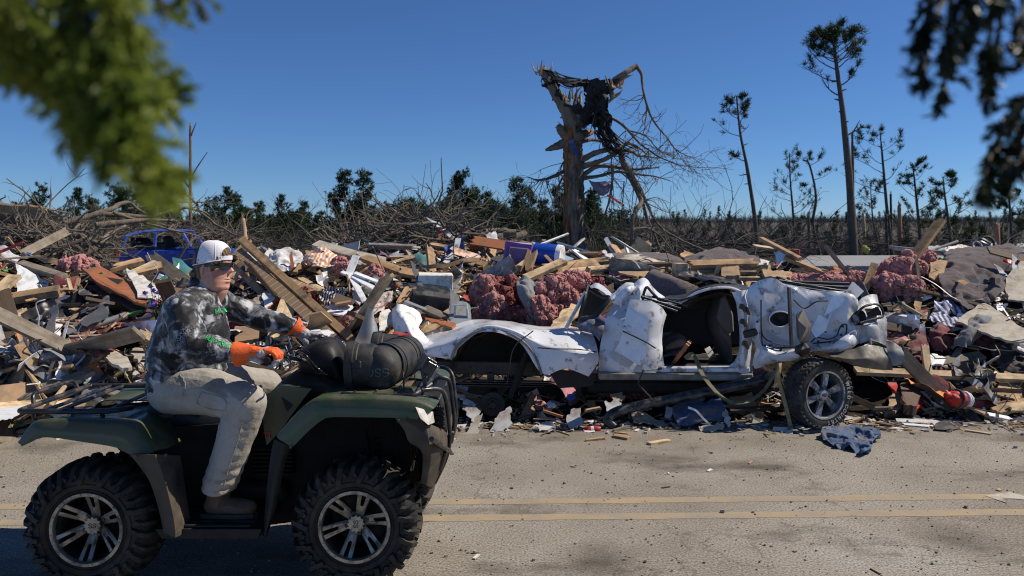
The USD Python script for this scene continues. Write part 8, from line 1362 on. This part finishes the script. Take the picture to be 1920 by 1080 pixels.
put('red_ribbon',ribbon([at(1138,366,TD - .3),at(1152,374,TD - .3),at(1166,383,TD - .2),at(1170,386,TD - .2)],.05,14),red_plastic,label='red ribbon trailing from the purple cloth in the broken tree',cat='ribbon'); put('pink_ribbon',ribbon([at(1050,326,TD - .3),at(1058,334,TD - .3),at(1064,335,TD - .2)],.04,10),cl['pink'],label='small pink ribbon left of the broken trunk',cat='ribbon'); put('blue_ribbon',ribbon([at(1070,262,TD - .35),at(1076,278,TD - .33),at(1084,290,TD - .3)],.10,12,twist=.6),cl['blue'],label='blue rag tied round the broken trunk',cat='rag'); put('white_rag',ribbon([at(1250,288,TD + .2),at(1260,290,TD + .1),at(1264,298,TD + .1)],.05,10),cl['white'],label='white rag caught in the far twigs of the broken tree',cat='rag'); put('pink_rag',ribbon([at(1228,334,TD - .2),at(1232,342,TD - .2),at(1228,348,TD - .2)],.06,10,twist=2),cl['pink'],label='pink rag caught on the lowest right limb of the broken tree',cat='rag')
# branch piles left and centre
def fallen(pts,r,label,mt=bark_grey,seed=0,twn=6,twl=.8,grp=None,jag=False):
    rng = np.random.default_rng(seed + 900); P = [at(*p) for p in pts]; C = spline(P,30); C = C + (meshkit.fbm(C * 2.5 + seed,2,seed)[:,None] - .5) * .12 * np.array([1,1,.6]); R_ = np.interp(np.linspace(0,1,30),np.linspace(0,1,len(r)),r)
    x = thing('fallen_branch',label,'branch',C[0],grp); put('limb',noisy(tube(C,R_,10,rough=.12,seed=seed),.012 if R_.max() > .05 else .004,6,seed),mt,x,smooth=45); tw = []
    for _ in range(twn):
        i = rng.integers(4,29); d = C[i] - C[i - 1]; d = d / np.linalg.norm(d) + rng.normal(size=3) * .7; Q = limb_path(C[i],d,twl * rng.uniform(.4,1.4),.2,rng,6,.2); tw.append(tube(Q,np.linspace(max(R_[i] * .4,.008),.004,7),5,False));
        for _ in range(2): j = rng.integers(2,6); Q2 = limb_path(Q[j],Q[j] - Q[j - 1] + rng.normal(size=3) * .12,twl * .5,.2,rng,5,.2); tw.append(tube(Q2,np.linspace(.007,.003,6),4,False))
    if tw: put('twigs',tw,twig_mat,x,kind='stuff')
    return x
lg_ = thing('split_log','thick splintered grey log with a torn orange end at the left edge','log',at(0,400,13.5)); put('log',noisy(tube(spline([at(-30,388,13.2),at(20,402,13.4),at(60,408,13.5),at(105,424,13.7)],24),np.interp(np.linspace(0,1,24),[0,.4,.8,1],[.16,.16,.12,.06]),14,rough=.08),.03,4),bark_grey,lg_,smooth=45)
for k in range(12): a = at(-30 + rt.uniform(0,20),388 + rt.uniform(-8,16),13.05); put('torn_fibre',tube([a,a + V(rt.uniform(.4,.9),-.02,rt.uniform(-.2,.02)),a + V(rt.uniform(.9,1.3),0,rt.uniform(-.35,-.1))],[.02,.03,.006],5),raw_wood,lg_)
FB = [([(60,440,13),(140,500,12.5),(205,545,11.8)],[.075,.07,.05],'thick branch slanting down behind the white board at the left'),([(-10,450,13),(60,482,12.6),(140,512,12.2)],[.07,.06,.03],'grey branch sloping down from the left edge'),([(120,420,15),(200,395,15.5),(235,381,16),(275,400,16.5)],[.07,.05,.035,.02],'long pale branch arching over the blue car'),([(190,400,15),(280,405,15.5),(350,388,16),(390,405,16.5)],[.05,.04,.03,.015],'branch reaching right over the roof of the blue car'),([(180,422,14.5),(260,415,15),(330,412,15.5)],[.06,.045,.02],'second branch over the roof of the blue car'),([(150,483,13),(190,460,13.2),(205,440,13.6),(230,425,14)],[.06,.055,.045,.02],'curved pale branch left of the blue car'),([(140,440,13.5),(170,452,13.2),(215,460,13.2)],[.055,.05,.02],'short thick branch beside the tail of the blue car'),([(88,450,13.5),(112,480,13),(128,520,12.4)],[.05,.045,.02],'branch standing down through the left pile'),([(130,432,13.8),(150,470,13.2),(165,500,12.6)],[.045,.04,.02],'dark branch crossing the middle of the left pile'),([(-20,430,13.6),(40,440,13.8),(100,452,14)],[.06,.05,.02],'dark level branch at the left edge below the log'),([(0,470,12.8),(40,466,12.9),(90,470,13)],[.05,.04,.015],'broken bough lying level at the left edge'),([(330,496,22),(350,460,22),(372,442,22.3),(392,436,22.6)],[.05,.035,.025,.015],'bent twig standing up in front of the blue car'),([(305,500,22),(340,490,21.6),(385,484,21.4)],[.045,.04,.02],'branch lying across the blue car'),([(210,398,15),(300,425,15.5),(380,445,16)],[.035,.025,.01],'thin branch running down behind the blue car roof'),([(345,355,17),(375,395,16.5),(420,430,16),(455,446,15.5)],[.02,.025,.022,.012],'thin branch hanging down right of the reddish pole'),([(240,392,17),(330,380,17.5),(440,382,18)],[.03,.02,.008],'long thin bough along the top of the left pile'),
    ([(720,378,17),(745,400,17),(790,425,16.8),(850,440,16.6)],[.03,.035,.03,.02],'bough rising from the brush heap towards the left'),([(693,352,17.2),(712,385,17),(750,412,16.8),(800,418,16.6)],[.012,.018,.022,.015],'tall thin bough on top of the brush heap'),([(680,384,17.4),(730,410,17),(800,450,16.5)],[.012,.025,.03],'slanting bough at the left of the brush heap'),([(700,430,16.6),(780,438,16.4),(870,432,16.4)],[.05,.045,.02],'level dark branch across the brush heap'),([(690,455,16),(760,450,16),(850,458,16)],[.06,.055,.03],'lowest thick branch of the brush heap'),([(740,412,17),(820,410,17),(880,425,17)],[.04,.03,.015],'upper level branch of the brush heap'),([(665,470,15.6),(720,445,16),(800,430,16.4)],[.04,.035,.02],'branch sloping up through the brush heap'),([(790,412,17),(830,432,16.6),(880,470,16)],[.05,.045,.03],'dark branch falling to the right of the brush heap')]
for k,(pts,r,lab) in enumerate(FB): fallen(pts,r,lab,bark_grey,k,(3 if k in (2,3,4,5,6,11,12,13,15) else 8),(.45 if k in (2,3,4,5,6,11,12,13,15) else .8 if k < 16 else 1.2))
br_ = []
rb_ = np.random.default_rng(33)
def brush_heap(n,px0,px1,py0,py1,d0,d1,L,r,zfun=None):
    for _ in range(n):
        px = rb_.uniform(px0,px1); d = rb_.uniform(d0,d1); py = rb_.uniform(py0(px),py1); p = at(px,py,d); p[2] = max(p[2],top_z(p[0],p[1])); a = rb_.uniform(0,6.28); dv2 = V(math.cos(a),math.sin(a) * .6,rb_.normal() * .35); Q = limb_path(p,dv2,L * rb_.uniform(.4,1.3),-.05,rb_,7,.2); w = r * rb_.uniform(.3,1.2); br_.append(tube(Q,np.linspace(w,w * .3,8),5,False))
        for _ in range(2): j = rb_.integers(2,7); Q2 = limb_path(Q[j],Q[j] - Q[j - 1] + rb_.normal(size=3) * .15,L * .4,.1,rb_,5,.25); br_.append(tube(Q2,np.linspace(w * .4,.003,6),3,False))
crest_l = lambda px: np.interp(px,[-20,60,150,240,330,420],[415,428,425,400,405,425])
brush_heap(430,-60,165,crest_l,505,12,17,1.0,.024); brush_heap(300,170,470,lambda px: crest_l(px) + 14,450,27.5,32,1.5,.03)
put('branch_tangle',br_,twig_mat,label='tangle of thin snapped branches filling the left pile around the blue car',cat='branches',kind='stuff'); br_ = []
brush_heap(420,640,910,lambda px: np.interp(px,[640,720,790,850,910],[455,425,408,415,440]),478,14.5,18,1.3,.03)
put('brush_tangle',br_,twig_mat,label='dense heap of dark thin branches on the crest in the middle',cat='branches',kind='stuff'); br_ = []
brush_heap(260,1180,1480,lambda px: np.interp(px,[1180,1300,1400,1480],[430,452,455,455]),480,18,26,1.8,.02); brush_heap(160,1500,1900,lambda px: 445,476,39,48,2.6,.035); brush_heap(130,470,660,lambda px: 448,485,20,30,1.0,.022)
put('twig_thicket',br_,twig_far,label='thin snapped twigs standing behind the crest around the broken tree',cat='branches',kind='stuff')
for k,(pts,lab) in enumerate([([(800,410),(818,416),(850,440),(886,468),(862,466),(836,440)],'bent white metal sheet standing on the brush heap'),([(912,440),(930,432),(934,452),(924,462),(914,456)],'white torn sheet stub left of the purple tub')]): item('white_sheet',sheet_px(pts,15 - 2 * k,-.01,0,.03,1.2,400 + k,.08,2),white_board,lab,'sheet',smooth=25)
board((824,428,14.8),(828,452,14.6),.10,.06,red_sheet,'short red post holding up the bent white sheet',401,jag=False); board((854,446,14.6),(864,468,14.4),.08,.05,red_sheet,'red post at the lower end of the bent white sheet',402,jag=False)
for k in range(9): a = (880 + k * 9 + rt.normal() * 3,440 + (k % 3) * 9 + rt.normal() * 2); p = at(a[0],a[1],15.5); put('cut_log',noisy(tube([p,p + V(rt.uniform(.3,.7),rt.uniform(-.2,.5),rt.normal() * .08)],rt.uniform(.07,.13),10),.02,6,k),bark_grey,label=['first','second','third','fourth','fifth','sixth','seventh','eighth','last'][k] + ' broken log from the left in the row behind the purple tub',cat='log',group='short logs right of the brush heap',smooth=45)
# blue car
CD = 25.0; cb_ = mat('car_blue',(.012,.05,.34),.22,.1,3,coat=.6,dirt=.12,dirtcol=(.10,.09,.08),world=True); glass = usdkit.material(stage,'/World/Looks/car_glass',{'t': ('transparent_bsdf',{'color': (.55,.62,.62)}),'g': ('glossy_bsdf',{'color': (.8,.85,.85),'roughness': .05}),'f': ('fresnel',{'IOR': 1.6}),'m': ('mix_closure',{})},[('f.fac','m.fac'),('t.BSDF','m.closure1'),('g.BSDF','m.closure2')],surface='m.closure')
car = thing('blue_car','crushed blue hatchback stranded on the heap behind the rider','car',at(300,520,CD))
Wc = lambda n,m,mt=cb_,sm=32: put(n,m,mt,car,smooth=sm)
def rounded_side(pts,d0,d1,bulge):
    g = Polygon([tuple(at(a,b,d0)[[0,2]]) for a,b in pts]).buffer(0); ps = []
    for q in np.linspace(-1,1,7): h = g.buffer(-bulge * (1 - math.sqrt(1 - (abs(q) * .98) ** 2))); h = max(getattr(h,'geoms',[h]),key=lambda x: x.area); ps.append((h,(d0 + d1) / 2 + q * (d1 - d0) / 2))
    n = 90; L = []
    for h,y in ps: e = h.exterior; c = [e.interpolate(i / n,normalized=True).coords[0] for i in range(n)]; a0 = np.argmin([abs(math.atan2(z - g.centroid.y,x - g.centroid.x)) for x,z in c]); c = c[a0:] + c[:a0]; L.append([V(x,y,z) for x,z in c + c[:1]])
    caps = [trimesh.Trimesh(*(lambda m: (np.stack([np.asarray(m.vertices)[:,0],np.full(len(m.vertices),y),np.asarray(m.vertices)[:,2 - 1]],1),m.faces[np.asarray(m.vertices)[m.faces][:,:,2].max(1) < .5]))(trimesh.creation.extrude_polygon(h,1.0,engine='earcut')),process=False) for h,y in (ps[0],ps[-1])]
    return cat_([grid(np.array(L))] + caps)
Wc('body',rounded_side([(214,500),(216,482),(224,470),(250,463),(350,463),(400,465),(440,467),(464,475),(470,492),(466,522),(218,522)],CD,CD + 1.7,.16))
Wc('roof',surf([[(238,444,CD + .25),(270,437,CD + .2),(320,434,CD + .2),(362,436,CD + .25)],[(236,441,CD + .85),(270,433.5,CD + .85),(320,431,CD + .85),(364,433,CD + .85)],[(238,444,CD + 1.5),(270,437,CD + 1.5),(320,434,CD + 1.5),(362,436,CD + 1.45)]],14,24,.04,3,3,.8,.03))
for p,q in (((238,444,CD + .22),(228,468,CD + .08)),((292,436,CD + .2),(290,464,CD + .06)),((342,436,CD + .22),(358,464,CD + .06)),((362,437,CD + .28),(386,465,CD + .1)),((362,437,CD + 1.4),(386,465,CD + 1.6)),((238,444,CD + 1.45),(228,468,CD + 1.6)),((292,436,CD + 1.5),(290,464,CD + 1.62))): Wc('pillar',beam(at(*p),at(*q),.09,.09,.02))
Wc('windscreen',surf([[(362,437,CD + .28),(363,436,CD + .85),(362,437,CD + 1.4)],[(386,465,CD + .1),(390,464,CD + .85),(386,465,CD + 1.6)]],8,10,.04,3,4,.5,.01),glass)
for pts,y in (([(296,440),(340,439),(354,462),(295,463)],CD + .1),): Wc('side_window',side_plate([(264,448),(286,444),(286,460),(262,462)],CD + 1.6,CD + 1.61),glass)
Wc('cabin_inside',[moved(cbox(1.0,1.3,.25,.05),None,at(300,462,CD + .85)),moved(cbox(.2,.5,.55,.08),rot(0,-.25,0),at(318,458,CD + .55)),moved(cbox(.2,.5,.55,.08),rot(0,-.25,0),at(318,458,CD + 1.2)),moved(cbox(.2,1.2,.5,.08),rot(0,-.25,0),at(266,460,CD + .85))],dark_under)
for px in (292,358): Wc('door_seam',beam(at(px,464,CD - .006),at(px - 3,515,CD - .006),.012,.012,.002),rubber_black)
Wc('door_handle',[moved(cbox(.16,.04,.035,.01),None,at(322,476,CD - .02))]); Wc('door_handle',[moved(cbox(.16,.04,.035,.01),None,at(256,475,CD - .02))]); Wc('tail_light',moved(cbox(.10,.12,.22,.02),rot(0,-.3,0),at(219,477,CD + .05)),mat('tail_red',(.30,.01,.008),.25),30); Wc('spoiler',beam(at(229,443,CD + .25),at(229,443,CD + 1.45),.22,.04,.01))
Wc('mirror_stump',noisy(moved(cbox(.12,.14,.16,.04),None,at(370,468,CD - .05)),.03,9),rubber_black); Wc('torn_handle',[wire([at(276,490,CD - .05),at(284,482,CD - .12),at(296,480,CD - .12),at(298,488,CD - .05)],.03)],grey_plastic); Wc('headlight',moved(cbox(.22,.12,.12,.03),rot(0,.25,0),at(462,478,CD + .06)),lens_mat)
Wc('door_sill',side_plate([(310,492),(360,500),(400,498),(430,505),(395,520),(330,508)],CD - .25,CD - .2),mat('car_inner_blue',(.006,.012,.05),.4,.2))
for px,lab in ((245,'rear'),(425,'front')): Wc('wheel',moved(lathe([(0,-.08),(.2,-.09),(.22,-.11),(.31,-.1),(.32,0),(.31,.1)],30),None,at(px,516,CD + .08)),rubber)
# things beyond the heap on the right
tw_ = thing('fallen_mast','fallen grey metal lattice mast lying across the slab','mast',at(1740,474,33));
for p,q,r in (((1668,463,33),(1780,474,32),.06),((1672,466,33.5),(1775,478,33),.05),((1740,472,33),(1796,452,33.5),.05),((1700,475,32),(1750,480,32),.05)): put('tube',tube([at(*p),at(*q)],r,8),metal_grey,tw_,smooth=40)
for k in range(6): put('brace',beam(at(1690 + 14 * k,465.5 + 1.3 * k,33),at(1696 + 14 * k,470 + 1.2 * k,33.4),.03,.03),metal_grey,tw_)
item('white_sheet',sheet_px([(1738,462),(1768,460),(1772,468),(1742,470)],34,-.2,0,.05,.6,410),siding,'white bent sheet beside the fallen mast','sheet'); item('white_sheet',sheet_px([(1770,466),(1830,458),(1850,460),(1830,476),(1800,480),(1775,476)],32,-.2,0,.06,.8,411,.3,2),plaster,'large cream torn sheet between the mast and the wrecked machine','sheet',smooth=25); item('white_sheet',sheet_px([(1846,458),(1868,455),(1868,462),(1850,464)],34,-.1,0,.05,.6,412),siding,'small white sheet right of the wrecked machine','sheet'); item('white_sheet',sheet_px([(1898,458),(1935,454),(1935,461),(1900,463)],60,-.1,0,.05,.3,413),siding,'distant white sheet at the right edge','sheet')
mc = thing('wrecked_machine','dark overturned motorcycle lying on its side beyond the mauve carpet','motorcycle',at(1840,470,28));
put('wheel',tube(np.array([at(1852,456,28) + V(.22 * math.cos(q),.08 * math.sin(q),.22 * math.sin(q)) for q in np.linspace(0,6.283,28)]),.05,8),rubber,mc,smooth=True); put('wheel',tube(np.array([at(1833,464,27.6) + V(.16 * math.cos(q),.1 * math.sin(q),.2 * math.sin(q)) for q in np.linspace(0,6.283,28)]),.03,8),metal_grey,mc,smooth=True); put('fairing',noisy(moved(lump(.28,5,.3,3,1.5,(1.3,.7,.6)),rot(0,.4,0),at(1842,460,28)),.03,5),mat('machine_navy',(.012,.02,.05),.3,.2,coat=.4),mc,smooth=True); put('frame',[tube(spline([at(1818,474,28),at(1832,466,28),at(1846,470,28),at(1860,474,28)],14),.04,8),tube([at(1836,452,28),at(1850,462,28),at(1862,470,28)],.03,8),noisy(moved(lump(.2,6,.4,3,2),None,at(1838,472,28)),.03,8)],dark_metal,mc,smooth=40); put('saddle',moved(cbox(.4,.25,.14,.05),rot(0,.5,0),at(1846,453,28)),rubber_black,mc,smooth=40)
far_w = [(1308,452,1366,460,110,'white torn roof lying in the far valley right of the broken tree'),(1200,455,1212,459,120,'small white scrap in the far valley below the hanging limbs'),(1236,459,1256,463,100,'white sheet in the far valley left of the torn roof')]
for k,(a,b,c_,e,d,lab) in enumerate(far_w): item('far_wreckage',sheet_px([(a,b),(a + (c_ - a) * .5,b - 2),(c_,e - 3),(c_,e),(a + (c_ - a) * .4,e),(a,b + 3)],d,-.3,0,.3,.4,420 + k,.4,2),siding,lab,'wreckage',smooth=25)
put('red_crate',moved(cbox(.7,.5,.35,.03),None,at(1475,476,26)),red_plastic,label='bright red crate lying near the slab behind the leaning pine',cat='crate')
for k,(px,py) in enumerate([(1620,466),(1626,470)]): put('yellow_rag',noisy(lump(.14,k,.4,2,2,(1,.6,1.2)),.05,6),mat(f'rag_yellow_{k}',(.42,.36,.08),.8),M=M4(None,at(px,py,40)),label=['yellow rag caught low beside the tall pine','second yellow rag under the first beside the tall pine'][k],cat='rag')
# boughs hanging close to the camera
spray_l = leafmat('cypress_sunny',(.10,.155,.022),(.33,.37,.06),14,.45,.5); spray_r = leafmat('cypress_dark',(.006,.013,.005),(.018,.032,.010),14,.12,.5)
def bough(name,label,stems,d,mt,seed,dens=1.0,leaf=.020,droop=1.0,sl=1.0):
    rng = np.random.default_rng(seed); x = thing(name,label,'bough',at(*stems[0][0],d)); w,C,D = [],[],[]
    for st in stems:
        ph = rng.uniform(0,6); P = spline([at(a,b,d + .06 * math.sin(ph + k)) for k,(a,b) in enumerate(st)],30); w.append(tube(P,np.linspace(.0032,.0008,30),5,False)); L = np.linalg.norm(np.diff(P,axis=0),axis=1).sum()
        for _ in range(int(L / .0042 * dens)):
            i = rng.integers(1,30); T = P[i] - P[i - 1]; T /= np.linalg.norm(T); dirv = T * .9 + rng.normal(size=3) * .65 + V(0,0,-.35 * droop); l = sl * rng.uniform(.02,.055) * (1.15 - .5 * i / 30); Q = limb_path(P[i],dirv,l,-.3 * droop,rng,5,.1); w.append(tube(Q,np.linspace(.0008,.0004,6),3,False))
            for q,r_ in zip(Q[1:],Q[:-1]):
                for _ in range(3): C.append(lerp(r_,q,rng.random())); D.append((q - r_) / np.linalg.norm(q - r_))
    put('stem',w,mat(f'bough_stem_{seed}',(.05,.035,.02),.9,world=True),x); put('leaves',tufts(C,D,2,leaf * .5,leaf * .085,rng,.55),mt,x)
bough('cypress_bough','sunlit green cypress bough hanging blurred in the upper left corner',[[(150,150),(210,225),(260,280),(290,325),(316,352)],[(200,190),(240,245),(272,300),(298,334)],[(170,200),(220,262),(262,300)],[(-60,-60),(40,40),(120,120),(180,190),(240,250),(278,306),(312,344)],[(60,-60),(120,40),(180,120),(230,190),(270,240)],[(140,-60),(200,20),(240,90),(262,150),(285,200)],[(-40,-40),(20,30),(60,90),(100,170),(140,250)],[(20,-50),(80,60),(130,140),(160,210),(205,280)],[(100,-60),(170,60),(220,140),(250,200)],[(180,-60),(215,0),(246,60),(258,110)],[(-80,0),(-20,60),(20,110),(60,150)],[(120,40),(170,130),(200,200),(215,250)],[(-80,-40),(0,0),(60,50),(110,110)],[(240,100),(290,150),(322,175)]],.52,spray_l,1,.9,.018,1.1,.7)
bough('cypress_bough','small green cypress spray touching the top edge right of the sunlit bough',[[(270,-50),(300,0),(315,35)],[(340,-60),(370,0),(392,40)],[(320,-50),(350,-5),(375,20)]],.55,spray_l,2,.16,.016,1,.6)
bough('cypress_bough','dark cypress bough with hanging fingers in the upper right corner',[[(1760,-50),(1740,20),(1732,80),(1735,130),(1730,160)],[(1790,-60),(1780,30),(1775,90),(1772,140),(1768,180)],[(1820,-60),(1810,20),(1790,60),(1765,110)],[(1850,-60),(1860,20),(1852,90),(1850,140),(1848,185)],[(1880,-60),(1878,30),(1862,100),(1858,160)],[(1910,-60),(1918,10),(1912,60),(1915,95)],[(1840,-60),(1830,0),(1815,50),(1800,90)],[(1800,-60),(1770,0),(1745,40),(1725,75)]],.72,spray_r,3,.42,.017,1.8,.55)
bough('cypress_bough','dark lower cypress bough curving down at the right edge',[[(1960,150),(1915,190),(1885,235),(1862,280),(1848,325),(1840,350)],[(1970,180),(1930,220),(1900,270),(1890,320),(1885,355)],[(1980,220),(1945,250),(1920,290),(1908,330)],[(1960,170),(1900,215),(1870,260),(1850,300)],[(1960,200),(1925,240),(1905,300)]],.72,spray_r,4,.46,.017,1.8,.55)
